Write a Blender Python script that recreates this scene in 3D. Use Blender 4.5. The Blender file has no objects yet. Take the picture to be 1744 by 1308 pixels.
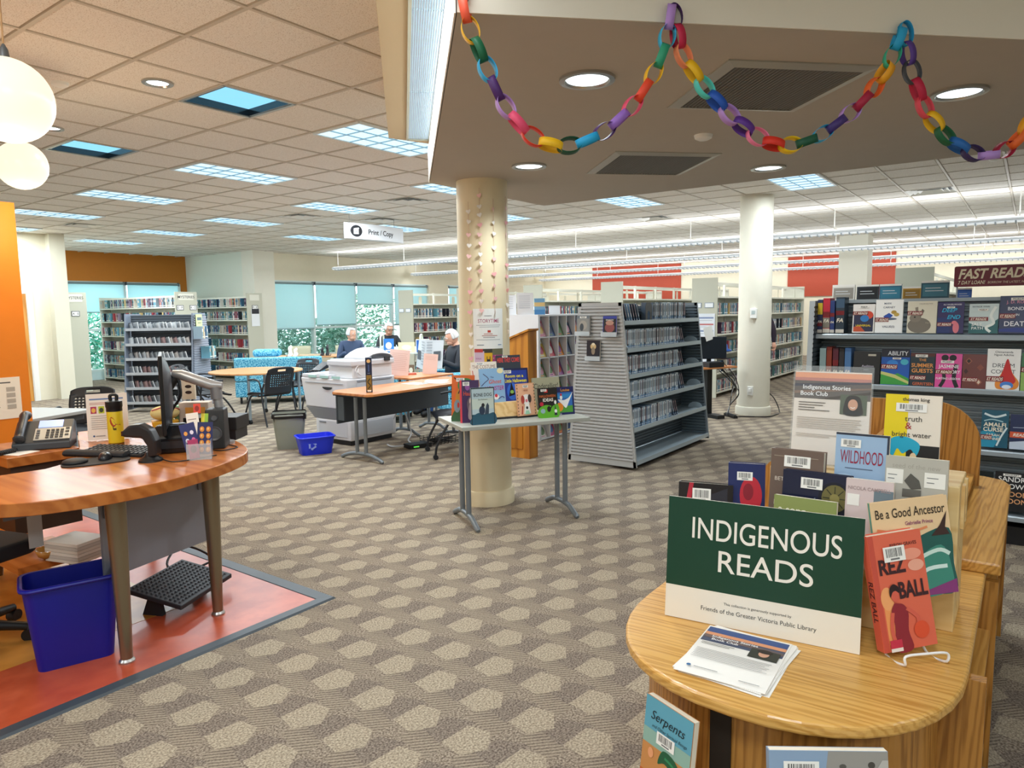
import bpy, bmesh, math, random
from mathutils import Matrix, Vector
random.seed(7)
PI = math.pi
TROFW, DOWNW, GLOBE, GLOBEW, PENDUP, PENDDN = 44, 48, 0.85, 13, 50, 80   # lamp powers
scene = bpy.context.scene
COL = scene.collection
# ------------------------------------------------------------------ camera
cam_d = bpy.data.cameras.new('camera'); cam = bpy.data.objects.new('camera', cam_d); COL.objects.link(cam)
cam_d.sensor_width = 36.0; cam_d.lens = 24.723; cam_d.clip_start = 0.05; cam_d.clip_end = 200
RT, UP, FW = ((0.592622, -0.805342, -0.01497), (0.092239, 0.049389, 0.994511), (0.800182, 0.59075, -0.103553))
cam.matrix_world = Matrix(((RT[0], UP[0], -FW[0], 0), (RT[1], UP[1], -FW[1], 0), (RT[2], UP[2], -FW[2], 1.58), (0, 0, 0, 1)))
scene.camera = cam
# ------------------------------------------------------------------ world + exposure
w = bpy.data.worlds.new('sky'); scene.world = w; w.use_nodes = True
bg = w.node_tree.nodes['Background']; bg.inputs[0].default_value = (0.80, 0.93, 1.0, 1); bg.inputs[1].default_value = 3.6
scene.view_settings.view_transform = 'Standard'; scene.view_settings.look = 'None'
scene.view_settings.gamma = 1.0; scene.view_settings.use_curve_mapping = False; scene.view_settings.exposure = 0.42
# ------------------------------------------------------------------ materials
MATS = {}
def lin(c): return c / 12.92 if c <= 0.04045 else ((c + 0.055) / 1.055) ** 2.4
def hexrgb(h):
    h = h.lstrip('#'); return tuple(lin(int(h[i:i + 2], 16) / 255) for i in (0, 2, 4))
def new_mat(name):
    m = bpy.data.materials.new(name); m.use_nodes = True
    return m, m.node_tree, m.node_tree.nodes['Principled BSDF']
def C(h, rough=0.5, metal=0.0, emit=0.0, spec=0.5, alpha=None, trans=0.0, var=0.0):
    key = (h, rough, metal, emit, spec, trans, var, alpha)
    if key in MATS: return MATS[key]
    m, nt, b = new_mat('mat_' + h.strip('#') + '_%d' % len(MATS))
    col = hexrgb(h) + (1,)
    b.inputs['Base Color'].default_value = col
    b.inputs['Roughness'].default_value = rough; b.inputs['Metallic'].default_value = metal
    b.inputs['Specular IOR Level'].default_value = spec
    if trans: b.inputs['Transmission Weight'].default_value = trans; b.inputs['IOR'].default_value = 1.05
    if alpha is not None: b.inputs['Alpha'].default_value = alpha
    if emit: b.inputs['Emission Color'].default_value = col; b.inputs['Emission Strength'].default_value = emit
    if var:
        n = nt.nodes.new('ShaderNodeTexNoise'); n.inputs['Scale'].default_value = 9; n.inputs['Detail'].default_value = 5
        mr = nt.nodes.new('ShaderNodeMapRange'); mr.inputs[3].default_value = 1 - var; mr.inputs[4].default_value = 1 + var
        mx = nt.nodes.new('ShaderNodeMix'); mx.data_type = 'RGBA'; mx.blend_type = 'MULTIPLY'; mx.inputs[0].default_value = 1
        mx.inputs[6].default_value = col
        tc = nt.nodes.new('ShaderNodeTexCoord')
        nt.links.new(tc.outputs['Object'], n.inputs['Vector'])
        nt.links.new(n.outputs[0], mr.inputs[0]); nt.links.new(mr.outputs[0], mx.inputs[7]); nt.links.new(mx.outputs[2], b.inputs['Base Color'])
    MATS[key] = m; return m
def wood(name, c1, c2, scale, axis, rough=0.35, bump=0.15, ring=6.0):
    """streaky procedural wood, grain running along the given object axis"""
    m, nt, b = new_mat(name); N = nt.nodes; L = nt.links
    tc = N.new('ShaderNodeTexCoord'); mp = N.new('ShaderNodeMapping')
    s = [scale, scale, scale]; s[axis] = scale * 0.06; mp.inputs['Scale'].default_value = s
    n1 = N.new('ShaderNodeTexNoise'); n1.inputs['Scale'].default_value = 1; n1.inputs['Detail'].default_value = 8; n1.inputs['Roughness'].default_value = 0.65
    n1.inputs['Distortion'].default_value = 0.6
    wv = N.new('ShaderNodeTexWave'); wv.inputs['Scale'].default_value = ring * 0.12; wv.inputs['Distortion'].default_value = 9; wv.inputs['Detail'].default_value = 3
    wv.bands_direction = 'DIAGONAL'
    mx = N.new('ShaderNodeMath'); mx.operation = 'MULTIPLY_ADD'; mx.inputs[1].default_value = 0.45
    cr = N.new('ShaderNodeValToRGB'); cr.color_ramp.elements[0].position = 0.42; cr.color_ramp.elements[1].position = 0.85
    cr.color_ramp.elements[0].color = hexrgb(c2) + (1,); cr.color_ramp.elements[1].color = hexrgb(c1) + (1,)
    L.new(tc.outputs['Object'], mp.inputs[0]); L.new(mp.outputs[0], n1.inputs['Vector']); L.new(mp.outputs[0], wv.inputs['Vector'])
    L.new(wv.outputs[1], mx.inputs[0]); L.new(n1.outputs[0], mx.inputs[2]); L.new(mx.outputs[0], cr.inputs[0])
    L.new(cr.outputs[0], b.inputs['Base Color'])
    bp = N.new('ShaderNodeBump'); bp.inputs['Strength'].default_value = bump; bp.inputs['Distance'].default_value = 0.002
    L.new(mx.outputs[0], bp.inputs['Height']); L.new(bp.outputs[0], b.inputs['Normal'])
    b.inputs['Roughness'].default_value = rough
    return m
def speckle(name, base, spot, scale, lo, hi, rough=0.8, bump=0.0, base2=None, s2=3.0):
    m, nt, b = new_mat(name); N = nt.nodes; L = nt.links
    tc = N.new('ShaderNodeTexCoord'); n = N.new('ShaderNodeTexNoise'); n.inputs['Scale'].default_value = scale; n.inputs['Detail'].default_value = 4
    cr = N.new('ShaderNodeValToRGB'); e = cr.color_ramp.elements; e[0].position = lo; e[1].position = hi
    e[0].color = hexrgb(spot) + (1,); e[1].color = hexrgb(base) + (1,)
    L.new(tc.outputs['Object'], n.inputs['Vector']); L.new(n.outputs[0], cr.inputs[0])
    out = cr.outputs[0]
    if base2:
        n2 = N.new('ShaderNodeTexNoise'); n2.inputs['Scale'].default_value = s2; n2.inputs['Detail'].default_value = 6
        mx = N.new('ShaderNodeMix'); mx.data_type = 'RGBA'; mx.inputs[7].default_value = hexrgb(base2) + (1,)
        L.new(tc.outputs['Object'], n2.inputs['Vector']); L.new(n2.outputs[0], mx.inputs[0]); L.new(out, mx.inputs[6]); out = mx.outputs[2]
    L.new(out, b.inputs['Base Color']); b.inputs['Roughness'].default_value = rough
    if bump:
        bp = N.new('ShaderNodeBump'); bp.inputs['Strength'].default_value = bump; bp.inputs['Distance'].default_value = 0.003
        L.new(n.outputs[0], bp.inputs['Height']); L.new(bp.outputs[0], b.inputs['Normal'])
    return m
# ------------------------------------------------------------------ mesh building
TXT = {}
def text_geo(s, offset=0.0, shear=0.0):
    k = (s, offset, shear)
    if k in TXT: return TXT[k]
    cu = bpy.data.curves.new('lettering', 'FONT'); cu.body = s; cu.size = 1; cu.resolution_u = 8 if s in ('INDIGENOUS', 'READS', 'Print / Copy', 'FAST READS') else 3; cu.offset = offset; cu.shear = shear
    ob = bpy.data.objects.new('lettering', cu); COL.objects.link(ob)
    bpy.context.view_layer.update()
    me = bpy.data.meshes.new_from_object(ob.evaluated_get(bpy.context.evaluated_depsgraph_get()))
    vs = [(v.co.x, v.co.y) for v in me.vertices]; fs = [tuple(f.vertices) for f in me.polygons]
    bpy.data.objects.remove(ob); bpy.data.curves.remove(cu); bpy.data.meshes.remove(me)
    if not vs: vs = [(0, 0), (1, 1)]
    x0 = min(v[0] for v in vs); x1 = max(v[0] for v in vs); y0 = min(v[1] for v in vs); y1 = max(v[1] for v in vs)
    TXT[k] = (vs, fs, x0, y0, x1, y1); return TXT[k]
class MB:
    def __init__(s): s.v = []; s.f = []; s.m = []; s.mats = []; s.M = None
    def mi(s, mat):
        if mat not in s.mats: s.mats.append(mat)
        return s.mats.index(mat)
    def add(s, vs, fs, mat):
        o = len(s.v)
        if s.M is not None: vs = [tuple(s.M @ Vector(p)) for p in vs]
        s.v += [tuple(p) for p in vs]; i = s.mi(mat)
        for f in fs: s.f.append(tuple(k + o for k in f)); s.m.append(i)
        return s
    def box(s, a, b, mat):
        x0, y0, z0 = (min(a[i], b[i]) for i in range(3)); x1, y1, z1 = (max(a[i], b[i]) for i in range(3))
        return s.add([(x0, y0, z0), (x1, y0, z0), (x1, y1, z0), (x0, y1, z0), (x0, y0, z1), (x1, y0, z1), (x1, y1, z1), (x0, y1, z1)],
                     [(0, 3, 2, 1), (4, 5, 6, 7), (0, 1, 5, 4), (1, 2, 6, 5), (2, 3, 7, 6), (3, 0, 4, 7)], mat)
    def hexa(s, bot, top, mat):
        return s.add(list(bot) + list(top), [(0, 3, 2, 1), (4, 5, 6, 7), (0, 1, 5, 4), (1, 2, 6, 5), (2, 3, 7, 6), (3, 0, 4, 7)], mat)
    def poly(s, pts, mat): return s.add(pts, [tuple(range(len(pts)))], mat)
    def prism(s, pts, z0, z1, mat, plane='xy'):
        n = len(pts)
        def P(a, b, c): return {'xy': (a, b, c), 'xz': (a, c, b), 'yz': (c, a, b)}[plane]
        vs = [P(a, b, z0) for a, b in pts] + [P(a, b, z1) for a, b in pts]
        fs = [tuple(range(n - 1, -1, -1)), tuple(range(n, 2 * n))] + [(i, (i + 1) % n, (i + 1) % n + n, i + n) for i in range(n)]
        return s.add(vs, fs, mat)
    def tube(s, path, r, mat, n=8, closed=False, caps=True):
        path = [Vector(p) for p in path]; m = len(path); vs = []; fs = []
        rs = r if isinstance(r, (list, tuple)) else [r] * m
        prev = None
        for i, p in enumerate(path):
            if closed: t = path[(i + 1) % m] - path[i - 1]
            else: t = path[min(i + 1, m - 1)] - path[max(i - 1, 0)]
            t.normalize()
            if prev is None:
                a = Vector((0, 0, 1)) if abs(t.z) < 0.9 else Vector((1, 0, 0)); u = t.cross(a).normalized()
            else:
                u = (prev - t * prev.dot(t))
                u = u.normalized() if u.length > 1e-6 else t.orthogonal().normalized()
            prev = u; w_ = t.cross(u)
            for k in range(n):
                q = 2 * PI * k / n; vs.append(p + (u * math.cos(q) + w_ * math.sin(q)) * rs[i])
        for i in range(m if closed else m - 1):
            j = (i + 1) % m
            for k in range(n): fs.append((i * n + k, i * n + (k + 1) % n, j * n + (k + 1) % n, j * n + k))
        if caps and not closed: fs += [tuple(range(n - 1, -1, -1)), tuple(range((m - 1) * n, m * n))]
        return s.add(vs, fs, mat)
    def cyl(s, a, b, r, mat, n=16, r2=None): return s.tube([a, b], [r, r if r2 is None else r2], mat, n)
    def lathe(s, prof, mat, c=(0, 0, 0), n=24):
        vs = []; fs = []; m = len(prof)
        for r, z in prof:
            for k in range(n): q = 2 * PI * k / n; vs.append((c[0] + r * math.cos(q), c[1] + r * math.sin(q), c[2] + z))
        for i in range(m - 1):
            for k in range(n): fs.append((i * n + k, i * n + (k + 1) % n, (i + 1) * n + (k + 1) % n, (i + 1) * n + k))
        if prof[0][0] > 1e-5: fs.append(tuple(range(n - 1, -1, -1)))
        if prof[-1][0] > 1e-5: fs.append(tuple(range((m - 1) * n, m * n)))
        return s.add(vs, fs, mat)
    def ball(s, c, r, mat, n=16, sc=(1, 1, 1)):
        return s.sph(c, r, mat, n, sc)
    def sph(s, c, r, mat, n=16, sc=(1, 1, 1)):
        k = n // 2; vs = [(c[0], c[1], c[2] - r * sc[2])]; fs = []
        for i in range(1, k):
            a = -PI / 2 + PI * i / k
            for j in range(n):
                q = 2 * PI * j / n; vs.append((c[0] + r * sc[0] * math.cos(a) * math.cos(q), c[1] + r * sc[1] * math.cos(a) * math.sin(q), c[2] + r * sc[2] * math.sin(a)))
        vs.append((c[0], c[1], c[2] + r * sc[2])); t = len(vs) - 1
        for j in range(n): fs.append((0, 1 + (j + 1) % n, 1 + j)); fs.append((t, 1 + (k - 2) * n + j, 1 + (k - 2) * n + (j + 1) % n))
        for i in range(k - 2):
            for j in range(n): fs.append((1 + i * n + j, 1 + i * n + (j + 1) % n, 1 + (i + 1) * n + (j + 1) % n, 1 + (i + 1) * n + j))
        return s.add(vs, fs, mat)
    def grid(s, fn, nu, nv, mat, keep=None):
        vs = [fn(i / nu, j / nv) for j in range(nv + 1) for i in range(nu + 1)]
        fs = [(j * (nu + 1) + i, j * (nu + 1) + i + 1, (j + 1) * (nu + 1) + i + 1, (j + 1) * (nu + 1) + i) for j in range(nv) for i in range(nu) if keep is None or keep(i, j)]
        return s.add(vs, fs, mat)
    def text(s, t, cx, cz, w, h, y, mat, bold=0.0, shear=0.0, align='c', fit=True):
        """lettering standing in the local xz plane at depth y, facing -y; fitted to height h and at most width w"""
        vs, fs, x0, y0, x1, y1 = text_geo(t, bold, shear)
        k = h / max(0.05, 0.73 if fit else (y1 - y0)); ww = (x1 - x0) * k; kx = k * min(1.0, w / ww) if w else k
        ox = {'c': cx - (x0 + x1) / 2 * kx, 'l': cx - x0 * kx, 'r': cx - x1 * kx}[align]
        return s.add([(ox + a * kx, y, cz + b * k) for a, b in vs], [tuple(f) for f in fs], mat)
    def build(s, name, parent=None, smooth=False, bevel=0.0, loc=None, rot=None, solid=0.0, seg=2, sub=0):
        me = bpy.data.meshes.new(name); me.from_pydata(s.v, [], s.f); me.update()
        for m in s.mats: me.materials.append(m)
        if len(s.mats) > 1: me.polygons.foreach_set('material_index', s.m)
        if smooth: me.polygons.foreach_set('use_smooth', [True] * len(me.polygons)); 
        o = bpy.data.objects.new(name, me); COL.objects.link(o)
        if smooth == 'auto':
            try: me.set_sharp_from_angle(angle=math.radians(38))
            except Exception: pass
        if parent: o.parent = parent
        if loc: o.location = loc
        if rot: o.rotation_euler = rot
        if solid: md = o.modifiers.new('solid', 'SOLIDIFY'); md.thickness = solid; md.offset = 0
        if bevel: md = o.modifiers.new('bevel', 'BEVEL'); md.width = bevel; md.segments = seg; md.limit_method = 'ANGLE'; md.angle_limit = 0.6
        if sub: md = o.modifiers.new('sub', 'SUBSURF'); md.levels = sub; md.render_levels = sub
        return o
def tag(o, label=None, cat=None, group=None, kind=None):
    if label: o['label'] = label
    if cat: o['category'] = cat
    if group: o['group'] = group
    if kind: o['kind'] = kind
    return o
def thing(name, label, cat, loc=(0, 0, 0), rz=0.0, group=None, rx=0.0, ry=0.0):
    o = bpy.data.objects.new(name, None); COL.objects.link(o); o.empty_display_size = 0.05
    o.location = loc; o.rotation_euler = (rx, ry, rz)
    return tag(o, label, cat, group)
def dup(root, loc=None, rz=None, label=None, group=None):
    def cp(o, par):
        c = o.copy(); COL.objects.link(c); c.parent = par
        for ch in o.children: cp(ch, c)
        return c
    r = cp(root, None)
    if loc is not None: r.location = loc
    if rz is not None: r.rotation_euler = (root.rotation_euler[0], root.rotation_euler[1], rz)
    if label: r['label'] = label
    if group: r['group'] = group
    return r
def ngon(cx, cy, rx, ry, n=24, a0=0.0): return [(cx + rx * math.cos(a0 + 2 * PI * k / n), cy + ry * math.sin(a0 + 2 * PI * k / n)) for k in range(n)]
def rrect(x0, y0, x1, y1, r, n=5):
    out = []
    for cx, cy, a in ((x1 - r, y1 - r, 0), (x0 + r, y1 - r, PI / 2), (x0 + r, y0 + r, PI), (x1 - r, y0 + r, 1.5 * PI)):
        out += [(cx + r * math.cos(a + PI / 2 * k / n), cy + r * math.sin(a + PI / 2 * k / n)) for k in range(n + 1)]
    return out
def smooth_closed(pts, n=6):
    out = []; m = len(pts)
    for i in range(m):
        p0, p1, p2, p3 = (pts[(i + k - 1) % m] for k in range(4))
        for j in range(n):
            t = j / n
            out.append(tuple(0.5 * (2 * p1[d] + (p2[d] - p0[d]) * t + (2 * p0[d] - 5 * p1[d] + 4 * p2[d] - p3[d]) * t * t + (3 * p1[d] - p0[d] - 3 * p2[d] + p3[d]) * t ** 3) for d in range(len(p1))))
    return out
def spline(pts, n=6):
    P = [pts[0]] + list(pts) + [pts[-1]]; out = []
    for i in range(1, len(P) - 2):
        p0, p1, p2, p3 = P[i - 1:i + 3]
        for j in range(n):
            t = j / n
            out.append(tuple(0.5 * (2 * p1[d] + (p2[d] - p0[d]) * t + (2 * p0[d] - 5 * p1[d] + 4 * p2[d] - p3[d]) * t * t + (3 * p1[d] - p0[d] - 3 * p2[d] + p3[d]) * t ** 3) for d in range(len(p1))))
    out.append(tuple(pts[-1])); return out
def area(name, loc, size, power, col=(1, 1, 1), rot=(0, 0, 0), sy=None):
    d = bpy.data.lights.new(name, 'AREA'); d.energy = power; d.color = col; d.size = size
    if sy: d.shape = 'RECTANGLE'; d.size_y = sy
    o = bpy.data.objects.new(name, d); COL.objects.link(o); o.location = loc; o.rotation_euler = rot
    return o

# ================================================================== THE SETTING
CZ = 3.176; GX0, GY0, G = 2.91, 3.985, 0.6096; SOF = 2.61
def carpet_mat():
    m, nt, b = new_mat('carpet'); N = nt.nodes; L = nt.links
    def vm(op, a, bb=None, c=None):
        n = N.new('ShaderNodeVectorMath'); n.operation = op
        for i, q in enumerate((a, bb, c)):
            if q is None: continue
            if isinstance(q, tuple): n.inputs[i].default_value = q
            else: L.new(q, n.inputs[i])
        return n.outputs['Value'] if op in ('LENGTH', 'DOT_PRODUCT') else n.outputs[0]
    def ma(op, a, bb=0.0, c=0.0):
        n = N.new('ShaderNodeMath'); n.operation = op
        for i, q in enumerate((a, bb, c)):
            if isinstance(q, (int, float)): n.inputs[i].default_value = q
            else: L.new(q, n.inputs[i])
        return n.outputs[0]
    tc = N.new('ShaderNodeTexCoord'); p = vm('MULTIPLY', tc.outputs['Object'], (1, 1, 0))
    nz = N.new('ShaderNodeTexNoise'); nz.inputs['Scale'].default_value = 5; L.new(p, nz.inputs['Vector'])
    H = (0.245, 0.126, 0.5); Hn = (-0.245, -0.126, -0.5)
    def lattice(ox, oy):
        q = vm('SUBTRACT', p, (ox, oy, 0))
        a = vm('WRAP', q, H, Hn); q2 = vm('SUBTRACT', q, (0.245, 0.126, 0)); bb = vm('WRAP', q2, H, Hn)
        la = vm('LENGTH', a); lb = vm('LENGTH', bb); f = ma('LESS_THAN', lb, la)
        mx = N.new('ShaderNodeMix'); mx.data_type = 'VECTOR'; L.new(f, mx.inputs[0]); L.new(a, mx.inputs[4]); L.new(bb, mx.inputs[5])
        return mx.outputs[1]
    def pent(loc, dirs):
        r = None
        for dx, dy, s in dirs:
            d = ma('DIVIDE', vm('DOT_PRODUCT', loc, (dx, dy, 0)), s)
            r = d if r is None else ma('MAXIMUM', r, d)
        return ma('LESS_THAN', r, 1.0)
    light = pent(lattice(1.13, 2.48), [(1, 0.15, .085), (-1, 0.2, .08), (0.1, 1, .075), (0.55, -0.85, .075), (-0.6, -0.8, .07)])
    dark = pent(lattice(1.14, 2.61), [(1, 0.3, .075), (-1, -0.2, .09), (0.2, 1, .055), (-0.2, -1, .06)])
    stripe = pent(lattice(1.27, 2.50), [(1, -0.3, .05), (-1, 0.3, .05), (0.2, 1, .09), (-0.2, -1, .09)])
    wv = N.new('ShaderNodeTexWave'); wv.inputs['Scale'].default_value = 26; wv.inputs['Distortion'].default_value = 0.6; wv.bands_direction = 'DIAGONAL'; L.new(p, wv.inputs['Vector'])
    fine = N.new('ShaderNodeTexNoise'); fine.inputs['Scale'].default_value = 125; fine.inputs['Detail'].default_value = 2; L.new(p, fine.inputs['Vector'])
    big = N.new('ShaderNodeTexNoise'); big.inputs['Scale'].default_value = 0.7; L.new(p, big.inputs['Vector'])
    def mix(f, a, bb):
        n = N.new('ShaderNodeMix'); n.data_type = 'RGBA'
        if isinstance(f, float): n.inputs[0].default_value = f
        else: L.new(f, n.inputs[0])
        for i, q in ((6, a), (7, bb)):
            if isinstance(q, str): n.inputs[i].default_value = hexrgb(q) + (1,)
            else: L.new(q, n.inputs[i])
        return n.outputs[2]
    fr = ma('MULTIPLY_ADD', fine.outputs[0], 3.4, -1.2)
    fcl = N.new('ShaderNodeClamp'); L.new(fr, fcl.inputs[0])
    base = mix(fcl.outputs[0], '#63574c', '#a99c8b')
    drk = mix(fcl.outputs[0], '#584d46', '#918579')
    lit = mix(fcl.outputs[0], '#8d816f', '#c0b39c')
    ws = ma('GREATER_THAN', wv.outputs[1], 0.5)
    strp = mix(ws, '#665b50', '#a89b88')
    c = mix(ma('MULTIPLY', dark, 0.8), base, drk); c = mix(ma('MULTIPLY', stripe, 0.6), c, strp); c = mix(ma('MULTIPLY', light, 0.72), c, lit); c = mix(ma('MULTIPLY', ws, 0.1), c, '#5a5046')
    L.new(c, b.inputs['Base Color']); b.inputs['Roughness'].default_value = 0.95; b.inputs['Specular IOR Level'].default_value = 0.1
    bp = N.new('ShaderNodeBump'); bp.inputs['Strength'].default_value = 0.4; bp.inputs['Distance'].default_value = 0.004
    L.new(fine.outputs[0], bp.inputs['Height']); L.new(bp.outputs[0], b.inputs['Normal'])
    return m
M_CREAM = C('#e9e2cb', 0.7, var=0.03); M_PILLAR = C('#e2d5b4', 0.55, var=0.04); M_OFFWHITE = C('#eceadc', 0.7, var=0.02)
M_ORANGE = C('#e07f14', 0.55, var=0.06); M_TANBAND = C('#c87a1e', 0.6, var=0.05); M_RED = C('#b0452a', 0.6, var=0.04)
M_SOFFIT = C('#bbb2a5', 0.75, var=0.03); M_WHITE = C('#f1f1ec', 0.5); M_BLACK = C('#17181b', 0.45); M_CHROME = C('#b9b9b4', 0.3, metal=0.9)
M_STEEL = C('#9aa3ab', 0.42, metal=0.35); M_STEELD = C('#6e7882', 0.45, metal=0.4); M_FRAME = C('#d7e6e6', 0.5)
M_GLASS = C('#f4ffff', 0.02, trans=1.0, spec=0.3)
def struct(o, label, cat): return tag(o, label, cat, None, 'structure')
# floor
f = MB().box((-5, -6, -0.06), (26, 20.2, 0), carpet_mat()).build('floor'); struct(f, 'grey-beige carpet with a repeating pattern of pale hexagons', 'floor')
LM = speckle('lino_red', '#c9603c', '#9c3a22', 7, 0.35, 0.65, 0.3, base2='#b04a2e', s2=2.2)
LY = speckle('lino_yellow', '#cf8f3e', '#a8692a', 6, 0.35, 0.65, 0.3, base2='#c07f34', s2=2.5)
b = MB(); b.box((-1.0, 3.12, 0), (2.37, 7.3, 0.004), LM); o = b.build('floor_linoleum'); struct(o, 'marbled red linoleum border under the wooden service desk', 'floor')
MB().box((-1.0, 3.65, 0.004), (1.9, 7.2, 0.0055), LY).build('linoleum_inset', o)['label'] = 'marbled yellow inner field'
b = MB(); b.hexa([(-1, 3.05, 0), (2.45, 3.05, 0), (2.36, 3.13, 0), (-1, 3.13, 0)], [(-1, 3.06, 0.009), (2.44, 3.06, 0.009), (2.37, 3.12, 0.007), (-1, 3.12, 0.007)], C('#39424a', 0.5))
b.hexa([(2.36, 3.13, 0), (2.45, 3.05, 0), (2.45, 7.3, 0), (2.36, 7.3, 0)], [(2.37, 3.12, 0.007), (2.44, 3.06, 0.009), (2.44, 7.3, 0.009), (2.37, 7.3, 0.007)], C('#39424a', 0.5))
struct(b.build('trim_1'), 'dark grey rubber edge strip between linoleum and carpet', 'trim')
# ceiling : slab, grid bars, tiles
M_TILE = speckle('ceiling_tile', '#f2eee7', '#c8beb1', 150, 0.33, 0.47, 0.9, bump=0.12); M_TBAR = C('#c9c0b2', 0.5)
ceil = MB().box((-5, -6, CZ + 0.05), (25, 19.2, CZ + 0.15), M_OFFWHITE).build('ceiling'); struct(ceil, 'suspended ceiling of square speckled tiles in a metal grid', 'ceiling')
SOFP = [(1.96, 1.66), (4.28, 3.95), (5.93, 3.95), (6.0, -2.38)]
def inside(x, y): return x + y > 3.63 and (x - y > 0.33) and x < 5.9 and y < 3.9
def inpanel(x, y): return -0.11 < x - y < 0.33 and 3.4 < x + y < 7.85
TROF = [(4.74, y) for y in (4.9, 7.33, 9.77, 12.21, 14.65)] + [(7.18, y) for y in (6.11, 8.55, 10.99, 13.43, 15.87)] + [(9.62, y) for y in (2.46, 4.9, 7.33, 9.77, 12.21)]
TROF_FILL = [(-.14, -2.4), (-.14, .03), (-.14, 2.46), (2.3, -3.6), (-2.58, .03), (-2.58, 4.9)]  # unseen panels added behind the camera to fill camera-facing surfaces with light
HOLE = set()
def cell(x, y): return (int(math.floor((x - GX0) / G)), int(math.floor((y - GY0) / G)))
for x, y in TROF + TROF_FILL: HOLE.add(cell(x - 0.3, y)); HOLE.add(cell(x + 0.3, y))
PAN = [(3.215, 4.9), (3.215, 7.33)]
DIF = [(7.18, 9.77), (7.18, 7.33), (11.75, 5.8), (11.45, 1.0), (9.0, 9.15), (5.65, 13.6)]
DIF = [(GX0 + G * (cell(x, y)[0] + .5), GY0 + G * (cell(x, y)[1] + .5)) for x, y in DIF]
for x, y in PAN + DIF: HOLE.add(cell(x, y))
for k in range(-12, 37):
    x = GX0 + k * G
    MB().box((x - 0.012, -5.8, CZ - 0.006), (x + 0.012, 18.9 if x < 10.5 else 16, CZ + 0.012), M_TBAR).build('grid_bar', ceil)
for k in range(-15, 25):
    y = GY0 + k * G
    MB().box((-4.8, y - 0.012, CZ - 0.0055), (24 if y < 16 else 10.5, y + 0.012, CZ + 0.0125), M_TBAR).build('grid_bar', ceil)
tiles = []
for i in range(-12, 36):
    for j in range(-15, 25):
        cx, cy = GX0 + (i + .5) * G, GY0 + (j + .5) * G
        if (i, j) in HOLE or (cx > 10.6 and cy > 15.9) or cy > 18.9: continue
        if inside(cx - .3, cy - .3) and inside(cx + .3, cy + .3) and inside(cx - .3, cy + .3) and inside(cx + .3, cy - .3): continue
        if inpanel(cx - .1, cy + .1) and inpanel(cx + .1, cy - .1): continue
        d = cx * 0.8 + cy * 0.59; s_ = abs(-0.59 * cx + 0.8 * cy)
        vis = d > 1.5 and s_ < d * 0.85 + .6 and math.hypot(cx, cy) > 2.6
        tiles.append((0 if vis else 1, math.hypot(cx, cy), cx, cy))
tiles.sort(); tmesh = None
def tilegeo(b, cx, cy):
    a = G / 2 - 0.011; e = a - 0.012
    b.add([(cx - e, cy - e, CZ - 0.001), (cx + e, cy - e, CZ - 0.001), (cx + e, cy + e, CZ - 0.001), (cx - e, cy + e, CZ - 0.001),
           (cx - a, cy - a, CZ + 0.009), (cx + a, cy - a, CZ + 0.009), (cx + a, cy + a, CZ + 0.009), (cx - a, cy + a, CZ + 0.009)],
          [(3, 2, 1, 0), (0, 1, 5, 4), (1, 2, 6, 5), (2, 3, 7, 6), (3, 0, 4, 7)], M_TILE)
for k, (v_, d, cx, cy) in enumerate(tiles[:300]):
    if tmesh is None: tb = MB(); tilegeo(tb, 0, 0); o = tb.build('ceiling_tile', ceil, loc=(cx, cy, 0)); tmesh = o.data
    else: o = bpy.data.objects.new('ceiling_tile', tmesh); COL.objects.link(o); o.parent = ceil; o.location = (cx, cy, 0)
tb = MB()
for v_, d, cx, cy in tiles[300:]: tilegeo(tb, cx, cy)
tb.build('ceiling_tiles', ceil)['kind'] = 'stuff'
# low bulkhead: soffit with a stepped side that holds a strip light
o = MB().prism(SOFP, SOF, CZ + 0.05, M_SOFFIT).build('ceiling_bulkhead'); struct(o, 'low grey-beige dropped bulkhead with paper chains pinned to its front', 'ceiling'); bk = o  # underside toned darker than the upright faces
def D45(s, t): return ((t + s) / 2, (t - s) / 2)      # s = x-y, t = x+y
side = [D45(-0.11, 3.0), D45(0.325, 3.0), D45(0.325, 7.95), D45(-0.11, 7.72)]
o = MB().prism(side, 2.87, CZ + 0.05, C('#dccaa6', 0.6)).build('ceiling_step'); struct(o, 'cream stepped bulkhead side with a strip light in its underside', 'ceiling')
b = MB(); b.hexa([(1.955, 1.655, SOF + .001), (5.99, -2.385, SOF + .001), (5.995, -2.38, SOF + .001), (1.96, 1.66, SOF + .001)], [(1.955, 1.655, CZ + .04), (5.99, -2.385, CZ + .04), (5.995, -2.38, CZ + .04), (1.96, 1.66, CZ + .04)], C('#ebe2d0', .6)); b.hexa([(1.957, 1.663, SOF + .001), (4.277, 3.953, SOF + .001), (4.273, 3.957, SOF + .001), (1.953, 1.667, SOF + .001)], [(1.957, 1.663, 2.868), (4.277, 3.953, 2.868), (4.273, 3.957, 2.868), (1.953, 1.667, 2.868)], C('#f0ebe0', .5)); b.build('bulkhead_face', bk)['label'] = 'cream upright faces'
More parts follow.
